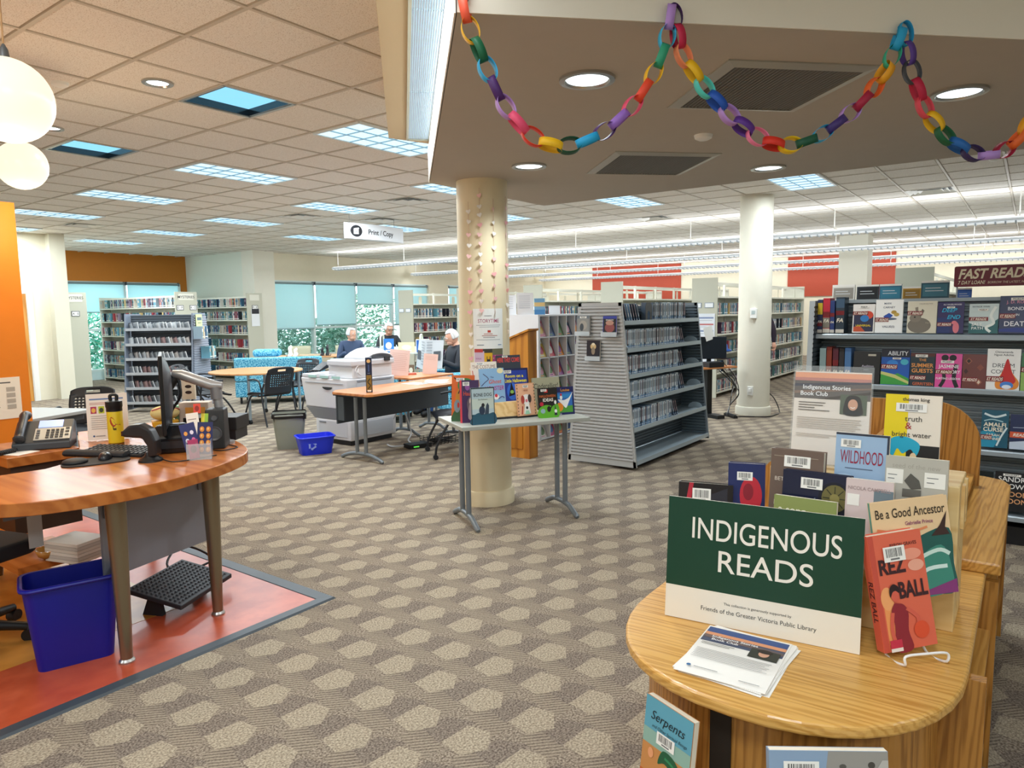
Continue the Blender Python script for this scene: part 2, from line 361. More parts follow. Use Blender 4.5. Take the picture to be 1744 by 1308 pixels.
# walls
def wall(name, a, b, mat, label): return struct(MB().box(a, b, mat).build(name), label, 'wall')
wall('wall_partition', (-1.5, 5.75, 0), (1.98, 5.87, 2.38), M_ORANGE, 'bright orange partition wall behind the desk phone')
o = MB(); o.box((-2, 15.3, 0), (5.05, 15.5, CZ + .04), M_CREAM); o.box((5.05, 15.3, 2.1), (5.42, 15.5, CZ + .04), M_CREAM); o.box((5.42, 15.3, 0), (5.72, 15.5, CZ + .04), M_CREAM)
o.box((5.72, 15.1, 0), (5.99, 15.6, CZ + .04), C('#ddd8c4', 0.7)); struct(o.build('wall_left'), 'cream wall and pilaster with a door on the left', 'wall')
o = thing('door_1', 'open wooden door in white frame in cream left wall', 'door'); o['kind'] = 'structure'
b = MB(); b.box((4.5, 15.27, 0), (4.58, 15.33, 2.12), M_WHITE); b.box((5.34, 15.27, 0), (5.43, 15.33, 2.12), M_WHITE); b.box((4.58, 15.27, 2.04), (5.34, 15.33, 2.12), M_WHITE); b.build('door_frame', o)
MB().box((4.6, 15.22, 0.01), (5.3, 15.265, 2.03), wood('door_wood', '#d89a4a', '#b87830', 6, 2)).build('door_leaf', o)
YW = 18.9
b = MB(); b.box((5.6, YW, 2.44), (10.55, YW + .2, CZ + .04), M_TANBAND); b.box((10.27, YW, 0), (10.55, YW + .2, 2.44), M_TANBAND)
struct(b.build('wall_back_upper'), 'tan orange band of wall above the far left windows', 'wall')
b = MB(); b.box((5.6, YW, 0), (7.36, YW + .2, 2.44), M_CREAM); b.box((7.36, YW, 0), (10.27, YW + .2, 0.24), C('#cfe4e6', 0.6)); struct(b.build('wall_back_lower'), 'pale wall and sill below the far left windows', 'wall')
wall('wall_alcove', (10.5, 16.0, 0), (10.7, YW + .2, CZ + .04), C('#e3e9dc', 0.7), 'pale green-white wall beside the mystery shelves')
b = MB(); b.box((10.48, 15.7, 0), (11.08, 16.2, CZ + .04), M_OFFWHITE); struct(b.build('wall_pier'), 'off-white square pier between two window walls', 'wall')
b = MB(); b.box((11.08, 16, 2.44), (24.2, 16.2, CZ + .04), M_CREAM); b.box((11.08, 16, 0), (24.2, 16.2, 0.45), M_CREAM); b.box((17.05, 15.9, 0.45), (18.0, 16.2, 2.44), M_CREAM); b.box((20.6, 16, 0.45), (24.2, 16.2, 2.44), M_CREAM)
struct(b.build('wall_back'), 'cream wall with a row of wide windows behind the reading area', 'wall')
b = MB(); b.box((24, -4, 0), (24.2, 16.2, CZ + .04), M_CREAM); far = b.build('wall_right'); struct(far, 'cream far wall behind the book stacks', 'wall')
for y0, y1, z0 in ((10.15, 13.75, 1.9), (4.9, 6.47, 1.9), (3.36, 4.2, 1.9)):
    MB().box((23.96, y0, z0), (24.0, y1, CZ - .01), M_RED).build('red_panel', far)['label'] = 'brick-red painted wall panel'
wall('wall_front', (-5, -6, 0), (26, -5.8, CZ + .04), M_OFFWHITE, 'off-white wall behind the camera on the right')
wall('wall_rear', (-5, -6, 0), (-4.8, 15.3, CZ + .04), M_OFFWHITE, 'off-white wall behind the camera on the left')
# windows
def window(name, x0, x1, z0, z1, y, muls, trans, label):
    r = thing(name, label, 'window', (0, 0, 0)); r['kind'] = 'structure'
    xs = [x0] + muls + [x1]; zs = [z0] + trans + [z1]
    b = MB()
    for x in xs: b.box((x - 0.035, y - 0.02, z0), (x + 0.035, y + 0.12, z1), M_FRAME)
    for z in zs: b.box((x0, y - 0.015, z - 0.03), (x1, y + 0.115, z + 0.03), M_FRAME)
    b.build('window_frame', r)
    for i in range(len(xs) - 1):
        for j in range(len(zs) - 1): MB().box((xs[i] + .03, y + .05, zs[j] + .03), (xs[i + 1] - .03, y + .056, zs[j + 1] - .03), M_GLASS).build('pane', r)
window('window_1', 7.4, 10.27, 0.24, 2.44, YW, [8.82], [1.26], 'tall two-bay window below the tan orange band')
window('window_2', 11.12, 17.03, 0.45, 2.44, 16, [12.49, 13.98, 15.48], [1.2], 'wide four-bay window behind the reading area')
window('window_3', 18.03, 20.57, 0.45, 2.44, 16, [19.3], [1.2], 'far window right of the pier, seen past the round pillar')
m, nt, bs = new_mat('blind_fabric'); tr = nt.nodes.new('ShaderNodeBsdfTranslucent'); tr.inputs[0].default_value = (0.72, 0.92, 0.95, 1)
bs.inputs['Base Color'].default_value = (0.74, 0.86, 0.87, 1); bs.inputs['Roughness'].default_value = 0.8
mxs = nt.nodes.new('ShaderNodeMixShader'); mxs.inputs[0].default_value = 0.6
nt.links.new(bs.outputs[0], mxs.inputs[1]); nt.links.new(tr.outputs[0], mxs.inputs[2]); nt.links.new(mxs.outputs[0], nt.nodes['Material Output'].inputs[0]); M_BLIND = m
def blind(x0, x1, zt, zb, y, label):
    r = thing('roller_blind', label, 'blind', ((x0 + x1) / 2, y - .06, zb), group='roller blinds'); w_ = (x1 - x0) / 2; h = zt - zb
    MB().box((-w_ + .03, -.002, .02), (w_ - .03, .002, h), M_BLIND).build('shade', r)
    MB().box((-w_ + .03, -.012, 0), (w_ - .03, .012, .03), C('#8fb0b4', 0.5)).build('hem_bar', r)
    MB().cyl((-w_, 0, h - .02), (w_, 0, h - .02), .028, C('#7f9396', 0.5), 12).build('roller_tube', r)
    b = MB(); b.box((-w_ - .0, -.035, h - .06), (-w_ + .02, .05, h + .03), M_STEELD); b.box((w_ - .02, -.035, h - .06), (w_, .05, h + .03), M_STEELD); b.build('bracket', r)
blind(7.42, 8.80, 2.44, 1.68, YW, 'pale blue roller blind on the left bay below the tan band')
blind(8.84, 10.24, 2.44, 1.68, YW, 'pale blue roller blind on the right bay below the tan band')
blind(11.15, 12.47, 2.42, 1.17, 16, 'roller blind on the bay next to the off-white pier')
blind(12.51, 13.96, 2.42, 1.25, 16, 'roller blind on the second bay from the off-white pier')
blind(14.0, 15.46, 2.42, 1.82, 16, 'half-raised roller blind on the third bay, open window below it')
blind(15.5, 17.0, 2.42, 1.2, 16, 'roller blind on the fourth bay, partly behind a shelf end')
blind(18.05, 20.5, 2.42, 1.2, 16, 'roller blind on the far window seen beside the round pillar')
# foliage outside the windows
def hedge(name, x0, x1, y, zb, zt, n, label, c1, c2):
    b = MB(); rnd = random.Random(3); ms = [C(c, 0.7) for c in (c1, c2, '#cfe8dd', '#7fb59c')]
    for _ in range(n):
        p = Vector((rnd.uniform(x0, x1), y + rnd.uniform(-.25, .25), zb + (zt - zb) * rnd.random() ** 1.15)); u = Vector((rnd.gauss(0, 1), rnd.gauss(0, .6), rnd.gauss(0, 1))).normalized(); v_ = u.orthogonal().normalized()
        l = rnd.uniform(.05, .11); k = l * .38
        b.add([p - u * l, p + v_ * k, p + u * l, p - v_ * k], [(0, 1, 2, 3)], rnd.choice(ms))
    return tag(b.build(name), label, 'hedge', None, 'stuff')
hedge('hedge', 6.5, 11.5, 20.3, -.2, 1.75, 9000, 'leafy teal-green hedge outside the far left window', '#2fb79c', '#8fe0cc')
hedge('hedge', 11, 15.2, 17.6, -.2, 1.45, 8000, 'pale leafy hedge outside the reading area windows', '#a8d4c8', '#d6efe6')
hedge('hedge', 14.6, 17.6, 18.2, -.2, 2.3, 5000, 'taller pale bush outside the third window bay', '#b4d4c4', '#e6f2e8')
struct(MB().box((-3, 20.2, -.3), (40, 40, -.2), C('#d6e6e2', 0.9)).build('ground_outside'), 'pale paved ground outside the windows', 'ground')
# columns
def column(x, y, r, h, label, mat, band):
    t = thing('column', label, 'column', (x, y, 0)); t['kind'] = 'structure'
    MB().lathe([(r, 0.0), (r, h)], mat, n=48).build('shaft', t, smooth='auto')
    MB().lathe([(r + .022, 0.0), (r + .022, .1), (r + .012, .12), (r, .125)], mat, n=48).build('base_band', t, smooth='auto')
    return t
column(4.52, 3.61, 0.205, SOF + .02, 'round cream column with paper hearts and a poster behind the book table', M_PILLAR, 1)
column(10.50, 3.29, 0.232, CZ + .03, 'round off-white column beside the computer desk', C('#e8e3d2', 0.55, var=0.03), 1)
MB().box((17.7, 3.05, 0), (18.3, 3.65, CZ + .03), C('#e4e2d4', .6)).build('column')
struct(bpy.data.objects['column.002'], 'square pale column far behind the fast-reading shelf', 'column')
# column fittings
t = thing('thermostat', 'small white box mounted on the off-white column', 'thermostat', (10.50 - .232, 3.29 - .06, 1.42), -PI / 2)
MB().box((-.045, -.03, 0), (.045, 0.015, .14), M_WHITE).build('case', t, bevel=.006); MB().box((-.025, -.033, .06), (.025, -.028, .11), C('#b9c6c4', .3)).build('display', t)
t = thing('wall_outlet', 'white power outlet low on the off-white column', 'outlet', (10.50 - .232, 3.29 - .03, .30), -PI / 2)
MB().box((-.04, -.012, 0), (.04, .02, .13), M_WHITE).build('plate', t, bevel=.004); MB().box((-.018, -.05, .05), (.018, -.012, .1), M_WHITE).build('plug', t, bevel=.004)

# ================================================================== LIGHT FITTINGS
M_TROF = C('#c4e6fa', 0.4, emit=0.8); M_DOWN = C('#e8f8ff', 0.4, emit=2.2)
def troffer():
    t = thing('ceiling_light', '', 'ceiling light', group='lensed ceiling lights')
    a, c = G - .012, G / 2 - .012
    b = MB(); M = C('#dfe6e8', .4)
    for s in (-1, 1): b.box((-a, s * c - .014, -.014), (a, s * c + .014, .02), M); b.box((s * a - .014, -c, -.014), (s * a + .014, c, .02), M)
    b.build('frame', t)
    MB().box((-a, -c, -.006), (a, c, -.001), M_TROF).build('diffuser', t)
    b = MB(); M2 = C('#a9cfe2', .4)
    for i in range(1, 6): x = -a + 2 * a * i / 6; b.box((x - .005, -c, -.014), (x + .005, c, -.006), M2)
    for i in range(1, 3): y = -c + 2 * c * i / 3; b.box((-a, y - .005, -.014), (a, y + .005, -.006), M2)
    b.build('louver', t)
    return t
TR0 = troffer(); first = True
COLN = {4.74: 'left', 7.18: 'middle', 9.62: 'right'}; ORD = ['nearest', 'second', 'third', 'fourth', 'farthest']
cnt = {}
BACKN = ['right of the camera', 'directly behind the camera', 'left of the camera', 'far right behind the camera', 'far behind the camera', 'far left behind the camera']
for i_, (x, y) in enumerate(TROF + TROF_FILL):
    k = cnt.get(x, 0); cnt[x] = k + 1
    lab = 'added unseen fill light panel %s' % BACKN[i_ - len(TROF)] if i_ >= len(TROF) else '%s lensed light panel in the %s row across the tiled ceiling' % (ORD[k], COLN[x])
    t = TR0 if first else dup(TR0); first = False
    t.location = (x, y, CZ - .006); t['label'] = lab
    l = area('panel_lamp', (x, y, CZ - .03), 1.1, TROFW if i_ < len(TROF) else TROFW * .75, (.86, .95, 1), sy=.5)
def recess(x, y, label):
    t = thing('ceiling_light', label, 'ceiling light', (x, y, CZ), group='square recessed ceiling lights'); a = G / 2 - .012
    b = MB(); M = C('#1a1c1f', .15, spec=.8)
    for s in (-1, 1): b.hexa([(-a, s * a, -.004), (a, s * a, -.004), (a, s * (a - .03), -.004), (-a, s * (a - .03), -.004)][::s], [(-a, s * a, .12), (a, s * a, .12), (a, s * (a - .03), .12), (-a, s * (a - .03), .12)][::s], M); b.box((s * a, -a, -.003), (s * (a - .03), a, .12), M)
    b.build('dark_reveal', t); MB().box((-a + .02, -a + .02, .05), (a - .02, a - .02, .06), C('#9fd4f2', .25, emit=.5)).build('glowing_panel', t)
    b = MB()
    for s in (-1, 1): b.box((-a - .01, s * a - .01, -.008), (a + .01, s * a + .01, 0), M_CHROME); b.box((s * a - .01, -a, -.008), (s * a + .01, a, 0), M_CHROME)
    b.build('rim', t)
recess(*PAN[0], 'square recessed light with black reveal, nearer one left of the bulkhead')
recess(*PAN[1], 'square recessed light with black reveal beside the lower globe lamp')
DN = ['on the ceiling right of the print sign wires', 'left of the round-pillar end of the bulkhead', 'above the off-white column side', 'at the far right above the stacks', 'above the reading area', 'above the mystery shelves']
for k, (x, y) in enumerate(DIF):
    t = thing('air_diffuser', 'square white ceiling air vent ' + DN[k], 'air vent', (x, y, CZ), group='ceiling air vents'); a = G / 2 - .012; b = MB()
    for q in range(3):
        r0 = a - q * .07; b.add([(-r0, -r0, -.002), (r0, -r0, -.002), (r0, r0, -.002), (-r0, r0, -.002), (-r0 + .05, -r0 + .05, .03), (r0 - .05, -r0 + .05, .03), (r0 - .05, r0 - .05, .03), (-r0 + .05, r0 - .05, .03)], [(0, 1, 5, 4), (1, 2, 6, 5), (2, 3, 7, 6), (3, 0, 4, 7)], M_WHITE)
    b.build('vane', t); MB().box((-a, -a, .03), (a, a, .04), C('#555b60', .6)).build('backing', t)
def downlight(x, y, z, r, label, power, col=(.9, .97, 1)):
    t = thing('downlight', label, 'downlight', (x, y, z), group='round recessed downlights')
    MB().lathe([(r, .0), (r, -.012), (r - .022, -.014), (r - .03, -.004), (r - .03, 0)], M_CHROME, n=32).build('rim', t, smooth='auto')
    MB().lathe([(r - .03, -.004), (0, -.003)], M_DOWN, n=32).build('lens', t)
    if power:
        d = bpy.data.lights.new('down_lamp', 'SPOT'); d.energy = power; d.spot_size = 2.4; d.spot_blend = .7; d.shadow_soft_size = r * .8; d.color = col
        o = bpy.data.objects.new('down_lamp', d); COL.objects.link(o); o.location = (x, y, z - .03)
downlight(2.85, 1.66, SOF, .125, 'nearest bulkhead downlight inside the first chain loop', DOWNW)
downlight(4.24, 2.95, SOF, .125, 'bulkhead downlight next to the top of the cream column', DOWNW)
downlight(5.45, 1.63, SOF, .125, 'bulkhead downlight under the middle chain, near the far edge', DOWNW)
downlight(4.17, .34, SOF, .125, 'bulkhead downlight at the right, inside the third chain loop', DOWNW)
downlight(2.61, 4.91, CZ, .1, 'small downlight on the tiled ceiling between the square recessed lights', DOWNW, (1, .85, .62))
downlight(2.64, 6.75, CZ, .1, 'small downlight on the tiled ceiling behind the big globe lamp', DOWNW, (1, .85, .62))
for x, y, z, lab in ((4.19, 1.64, SOF, 'small round detector on the bulkhead underside'), (2.2, 5.42, CZ, 'small round detector on the tiled ceiling beside the big globe lamp'), (9.6, .42, CZ, 'small round detector on the ceiling at far right')):
    t = thing('smoke_detector', lab, 'detector', (x, y, z), group='round ceiling detectors'); MB().lathe([(.055, 0), (.05, -.02), (.03, -.03), (0, -.03)], M_WHITE, n=20).build('case', t, smooth='auto')
def grille(cx, cy, a, label, n):
    t = thing('return_air_grille', label, 'air grille', (cx, cy, SOF), PI / 4, group='bulkhead air grilles'); b = MB(); M = C('#b5b3a8', .4, metal=.4)
    for s in (-1, 1): b.hexa([(-a, s * a, 0), (a, s * a, 0), (a - .05, s * (a - .05), 0), (-a + .05, s * (a - .05), 0)][::-s], [(-a, s * a, -.006), (a, s * a, -.006), (a - .05, s * (a - .05), -.016), (-a + .05, s * (a - .05), -.016)][::-s], M); b.hexa([(s * a, -a, 0), (s * a, a, 0), (s * (a - .05), a - .05, 0), (s * (a - .05), -a + .05, 0)][::s], [(s * a, -a, -.006), (s * a, a, -.006), (s * (a - .05), a - .05, -.016), (s * (a - .05), -a + .05, -.016)][::s], M)
    b.build('frame', t); MB().box((-a + .04, -a + .04, -.002), (a - .04, a - .04, 0), C('#15171a', .6)).build('dark_opening', t)
    m = None
    for k in range(n):
        y = -a + .055 + (2 * a - .11) * (k + .5) / n
        if m is None: o = MB().hexa([(-a + .05, -.006, -.014), (a - .05, -.006, -.014), (a - .05, -.003, -.014), (-a + .05, -.003, -.014)], [(-a + .05, -.002, -.004), (a - .05, -.002, -.004), (a - .05, .001, -.004), (-a + .05, .001, -.004)], C('#74736e', .5)).build('slat', t, loc=(0, y, 0)); m = o.data
        else: o = bpy.data.objects.new('slat', m); COL.objects.link(o); o.parent = t; o.location = (0, y, 0)
grille(3.5, 1.07, .35, 'larger slatted air grille near the front of the bulkhead', 30)
grille(4.75, 2.25, .37, 'smaller-looking slatted air grille deeper under the bulkhead', 30)
# strip light in the bulkhead step (runs along the 45 degree direction)
t = thing('strip_light', 'long ribbed strip light recessed in the cream bulkhead step', 'strip light', (*D45(.2, 5.3), 2.868), PI / 4)
L2 = 1.72; b = MB(); M = C('#cfd6c8', .5)
b.box((-L2, -.088, -.012), (L2, -.072, 0), M); b.box((-L2, .072, -.012), (L2, .088, 0), M); b.box((L2 - .02, -.08, -.012), (L2, .08, 0), M); b.build('frame', t)
for k in range(3):
    x0 = -L2 + k * (2 * L2 - .02) / 3; x1 = x0 + (2 * L2 - .02) / 3 - .01
    o = MB().box((x0, -.072, -.004), (x1, .072, 0), C('#bcd9ee', .3, emit=.42 if k else .36)).build('lens', t)
    bb = MB()
    for q in range(13): y = -.066 + .011 * q; bb.box((x0, y - .0022, -.009), (x1, y + .0022, -.004), C('#aebfca', .4))
    bb.build('lens_ribs', o)['kind'] = 'stuff'
area('strip_lamp', (*D45(.2, 5.3), 2.85), 3.3, 12, (.9, .96, 1), (0, 0, PI / 4), sy=.14)
# hanging globes over the service desk
def globe(c, r, label):
    t = thing('globe_lamp', label, 'lamp', c, group='globe pendant lamps')
    m, nt, bs = new_mat('globe_glass'); bs.inputs['Base Color'].default_value = (.3, .26, .18, 1); bs.inputs['Emission Color'].default_value = (1, .86, .62, 1); bs.inputs['Emission Strength'].default_value = GLOBE; bs.inputs['Roughness'].default_value = .25
    MB().sph((0, 0, 0), r, m, 40).build('glass_globe', t, smooth=True)
    MB().lathe([(.006, r - .003), (.018, r), (.014, r + .03), (.004, r + .05)], C('#555555', .4), n=16).build('cap', t, smooth='auto')
    MB().cyl((0, 0, r + .04), (0, 0, CZ - c[2]), .0035, C('#b98b5a', .5), 8).build('cord', t)
    d = bpy.data.lights.new('globe_bulb', 'POINT'); d.energy = GLOBEW; d.color = (1, .78, .5); d.shadow_soft_size = r
    o = bpy.data.objects.new('globe_bulb', d); COL.objects.link(o); o.location = (c[0], c[1], c[2] - r - .16)
globe((1.082, 3.114, 2.388), .152, 'larger glowing globe lamp at the left edge')
globe((1.889, 5.305, 2.56), .150, 'lower, smaller-looking glowing globe lamp at the left')
# long pendant tubes over the stacks
PEND = [(12.45, 15.0, 'nearest'), (16.15, 15.75, 'second'), (19.8, 15.75, 'third'), (23.3, 15.75, 'farthest')]
for x, y1, nm in PEND:
    t = thing('pendant_tube_light', '%s long white pendant tube light above the stacks' % nm, 'pendant light', (x, 0, 2.7), group='pendant tube lights')
    prof = [(.10 * math.cos(a), .06 * math.sin(a) + .05) for a in [PI * k / 12 for k in range(13)]]
    MB().prism(prof[:], -3, y1, C('#dfe6ee', .45), 'xz').build('housing', t, smooth='auto')
    MB().box((-.07, -3, .03), (.07, y1, .049), C('#f4faff', .4, emit=.35)).build('lens', t)
    b = MB(); k = 0
    for q in range(int((y1 + 3) / .12)): yy = -3 + q * .12; b.box((-.085, yy, .012), (.085, yy + .02, .045), C('#c2ccd6', .4))
    b.build('louver', t)['kind'] = 'stuff'
    yy = y1 - .15
    while yy > -3: MB().cyl((0, yy, .1), (0, yy, CZ - 2.7), .008, M_WHITE, 8).build('rod', t); yy -= 2.44
    for s_ in (-1, 1): area('pendant_up', (x + s_ * .03, y1 / 2 - 1, 2.83), y1 + 2, PENDUP, (.92, .96, 1), (PI + s_ * 1.0, 0, PI / 2), sy=.1)
    area('pendant_down', (x, y1 / 2 - 1, 2.69), y1 + 2, PENDDN, (.92, .96, 1), (0, 0, PI / 2), sy=.12)
# hanging Print / Copy sign (lens-shaped)
t = thing('hanging_sign', 'white curved hanging sign reading Print / Copy', 'sign', (7.7 + .66, 9.0, 2.79), 0)
b = MB(); pts = []
W2 = .665
for s in (-1, 1):
    for k in range(13): u = (k / 12 * 2 - 1) * (-s); pts.append((u * W2, s * .085 * (1 - u * u) + s * .004))
b.prism(pts, 0, .25, C('#e9ecf2', .4)).build('sign_body', t, smooth='auto')
def curve_y(x): return -.085 * (1 - (x / W2) ** 2) - .0065
def bent(b):
    b.v = [(x, y + curve_y(x), z) for x, y, z in b.v]; return b
b = MB(); b.text('Print / Copy', .07, .085, .62, .085, 0, C('#14161c', .5), bold=.012); bent(b).build('lettering', t)
b = MB(); b.add([(p[0], 0, p[1]) for p in ngon(-.45, .125, .11, .095, 28)], [tuple(range(28))], C('#14161c', .5)); b.add([(-.5, -.002, .075), (-.41, -.002, .075), (-.41, -.002, .16), (-.5, -.002, .16)], [(0, 1, 2, 3)], M_WHITE)
b.add([(-.5, -.002, .165), (-.41, -.002, .18), (-.40, -.002, .172), (-.40, -.002, .165)], [(0, 1, 2, 3)], M_WHITE); b.add([(-.48, -.004, .105), (-.43, -.004, .105), (-.43, -.004, .125), (-.48, -.004, .125)], [(0, 1, 2, 3)], C('#8a8f98', .5)); bent(b).build('copier_symbol', t)
for s in (-.55, .45): MB().cyl((s, 0, .25), (s, 0, CZ - 2.79), .003, C('#777777', .5), 6).build('wire', t)

# ================================================================== BOOKS
def art(b, W, Hh, y, els):
    """flat printed shapes on a cover W x Hh (origin bottom centre), facing -y"""
    lay = 0
    for e in els:
        lay += 1; yy = y - .00022 * lay; k = e[0]
        fx = lambda u: (u - .5) * W
        fz = lambda v_: v_ * Hh
        if k == 'r': b.add([(fx(e[1]), yy, fz(e[2])), (fx(e[3]), yy, fz(e[2])), (fx(e[3]), yy, fz(e[4])), (fx(e[1]), yy, fz(e[4]))], [(0, 1, 2, 3)], C(e[5], .45))
        elif k == 'e':
            n = 20; b.add([(fx(e[1]) + e[3] * W * math.cos(2 * PI * q / n), yy, fz(e[2]) + e[4] * Hh * math.sin(2 * PI * q / n)) for q in range(n)], [tuple(range(n))], C(e[5], .45))
        elif k == 'p': b.add([(fx(u), yy, fz(v_)) for u, v_ in e[1]], [tuple(range(len(e[1])))], C(e[2], .45))
        elif k == 't':
            o = e[7] if len(e) > 7 else {}
            b.text(e[1], fx(e[2]), fz(e[3]), e[5] * W, e[4] * Hh, yy, C(e[6], .5), o.get('b', .012), o.get('s', 0), o.get('al', 'c'))
        elif k == 'b':
            x, z, w_, h_ = e[1:5]; b.add([(fx(x), yy, fz(z)), (fx(x + w_), yy, fz(z)), (fx(x + w_), yy, fz(z + h_)), (fx(x), yy, fz(z + h_))], [(0, 1, 2, 3)], C('#f4f1ea', .5))
            rnd = random.Random(int(x * 1000)); u = x + w_ * .12
            while u < x + w_ * .86:
                q = w_ * rnd.choice((.012, .02, .03)); b.add([(fx(u), yy - .0001, fz(z + h_ * .3)), (fx(u + q), yy - .0001, fz(z + h_ * .3)), (fx(u + q), yy - .0001, fz(z + h_ * .88)), (fx(u), yy - .0001, fz(z + h_ * .88))], [(0, 1, 2, 3)], C('#222222', .5)); u += q + w_ * rnd.choice((.014, .022, .03))
            b.add([(fx(x + w_ * .3), yy - .0001, fz(z + h_ * .1)), (fx(x + w_ * .72), yy - .0001, fz(z + h_ * .1)), (fx(x + w_ * .72), yy - .0001, fz(z + h_ * .22)), (fx(x + w_ * .3), yy - .0001, fz(z + h_ * .22))], [(0, 1, 2, 3)], C('#777777', .5))
        elif k == 'l':     # thin curved line
            pts = [(fx(u), fz(v_)) for u, v_ in spline(e[1], 5)]; t_ = e[2] * W
            vs = []; fs = []
            for i, (px, pz) in enumerate(pts):
                a = pts[min(i + 1, len(pts) - 1)]; c_ = pts[max(i - 1, 0)]; d = math.hypot(a[0] - c_[0], a[1] - c_[1]) or 1; nx, nz = -(a[1] - c_[1]) / d * t_ / 2, (a[0] - c_[0]) / d * t_ / 2
                vs += [(px - nx, yy, pz - nz), (px + nx, yy, pz + nz)]
                if i: fs.append((2 * i - 2, 2 * i, 2 * i + 1, 2 * i - 1))
            b.add(vs, fs, C(e[3], .45))
def book(label, W, Hh, T, loc, rz, cover, els, lean=0.0, spine=None, group=None, ry=0.0, soft=False, spine_txt=None, name='book', yaw_open=0, cat='book'):
    t = thing(name, label, cat, loc, rz, group, rx=lean, ry=ry); cm = C(cover, .3); sm = C(spine or cover, .3)
    o = 0 if soft else .003
    b = MB(); b.box((-W / 2, -T / 2, 0), (W / 2, -T / 2 + .0025, Hh), cm); b.box((-W / 2, T / 2 - .0025, 0), (W / 2, T / 2, Hh), cm); b.box((-W / 2, -T / 2 + .0025, 0), (-W / 2 + .0025, T / 2 - .0025, Hh), sm); b.build('cover', t)
    MB().box((-W / 2 + .0026, -T / 2 + .0026, o), (W / 2 - o, T / 2 - .0026, Hh - o), C('#efe6d2', .8)).build('pages', t)
    if els:
        b = MB(); art(b, W, Hh, -T / 2, [e for e in els if e[0] != 'b'])
        if b.f: b.build('cover_print', t)
        bc = [e for e in els if e[0] == 'b']
        if bc: b = MB(); art(b, W, Hh, -T / 2 - .00022 * len(els), bc); b.build('barcode_label', t)
    if spine_txt:
        b = MB(); b.text(spine_txt[0], 0, 0, Hh * .5, T * .6, 0, C(spine_txt[1], .5), .02); b.v = [(-W / 2 - .0004, -v_[2] + T * .25, Hh * .42 - v_[0]) for v_ in b.v]; b.build('spine_print', t)
    return t
FRS = lambda z, x=0.0, w_=.55: [('r', x, z, x + w_, z + .13, '#7d1420'), ('t', 'ST READS', x + w_ / 2, z + .03, .075, w_ * .95, '#f4ead8', {'b': .02, 's': .25}), ('r', x + .05, z + .012, x + w_ - .05, z + .02, '#d8b9a8')]
# ---------------------------------------------------------------- grey A-frame display (fast reading books), at the right
def corrugated(b, p0, p1, z0, z1, x0, x1, pitch, amp, mat):
    """horizontal ribs on a plane from (p0,z0) to (p1,z1): p is the leaning coordinate, x0..x1 the long one; returns local verts (p, x, z)"""
    n = int((z1 - z0) / pitch); vs = []; fs = []
    for k in range(n + 1):
        for q, a in ((0, 0), (.12, -amp), (.62, -amp), (.74, 0)):
            z = z0 + (k + q) * pitch
            if z > z1: z = z1
            p = p0 + (p1 - p0) * (z - z0) / (z1 - z0); vs += [(p + a, x0, z), (p + a, x1, z)]
    for k in range(len(vs) // 2 - 1): fs.append((2 * k, 2 * k + 1, 2 * k + 3, 2 * k + 2))
    b.add(vs, fs, mat)
M_GREY = C('#8f9aa3', .4, metal=.25); M_GREYL = C('#aab3b8', .4, metal=.2); M_GREYD = C('#5d6870', .45, metal=.3)
fr = thing('display_shelf', 'long grey metal display shelf of face-out books under a burgundy sign', 'bookshelf', (5.5, 0, 0))
YL, YR = 1.34, -1.5
b = MB(); corrugated(b, .27, .42, .03, 1.60, YR, YL - .02, .034, .012, C('#7f8a90', .45, metal=.2)); o = b.build('slat_back', fr); o['kind'] = 'stuff'
b = MB(); b.hexa([(0.0, YL - .02, .03), (.8, YL - .02, .03), (.8, YL + .02, .03), (0.0, YL + .02, .03)], [(.15, YL - .02, 1.62), (.6, YL - .02, 1.62), (.6, YL + .02, 1.62), (.15, YL + .02, 1.62)], M_GREYL); b.build('end_panel', fr)
b = MB(); corrugated(b, 0, 0, .08, 1.58, 0, 1, .034, .008, M_GREYD); b.v = [(.03 + .72 * v_[1] + (.09 if v_[1] < .5 else -.13) * (v_[2] / 1.62), YL - .021 + v_[0], v_[2]) for v_ in b.v]; b.build('end_panel_slats', fr)['kind'] = 'stuff'
SHZ = [(.19, 0.0), (.60, .06), (1.0, .11), (1.36, .155)]
for z, x in SHZ:
    b = MB(); b.box((x + .015, YR, z - .012), (.40, YL - .03, z), M_GREY); b.build('shelf', fr)
    b = MB(); b.prism([(x, z - .022), (x + .02, z - .026), (x + .02, z + .011), (x + .006, z + .013), (x, z + .005)], YR, YL - .03, C('#a3afb7', .35, metal=.3), 'xz'); b.build('shelf_lip', fr)
b = MB(); b.box((.37, YR, 1.60), (.55, YL + .02, 1.625), M_GREYL); b.build('top', fr); b = MB(); b.box((.5, YR, 1.48), (.78, YL - .03, 1.495), M_GREY); b.build('shelf', fr); b = MB(); b.box((.06, YR, 0), (.7, YL - .05, .12), M_BLACK); b.build('plinth', fr)
def frbook(y0, y1, z, h, label, cover, els, x=.25, T=.03): return book(label, abs(y0 - y1), h, T, (5.5 + x, (y0 + y1) / 2, z + .001), -PI / 2, cover, els, lean=-.12, group='face-out books on the grey display shelf')
z1 = 1.378
frbook(1.07, .925, z1, .21, 'white book with a bright collage and yellow title, upper row', '#f0ece6', [('r', .05, .04, .95, .62, '#2a2d4a'), ('e', .7, .62, .24, .14, '#d8482e'), ('e', .55, .5, .2, .12, '#2f7fc4'), ('p', [(.05, .04), (.6, .04), (.35, .25), (.05, .2)], '#c7522d'), ('t', 'UNIVERSAL', .5, .22, .07, .86, '#f2d51f')] + FRS(.62, 0, .7) + [('b', .3, .86, .4, .08)], .22)
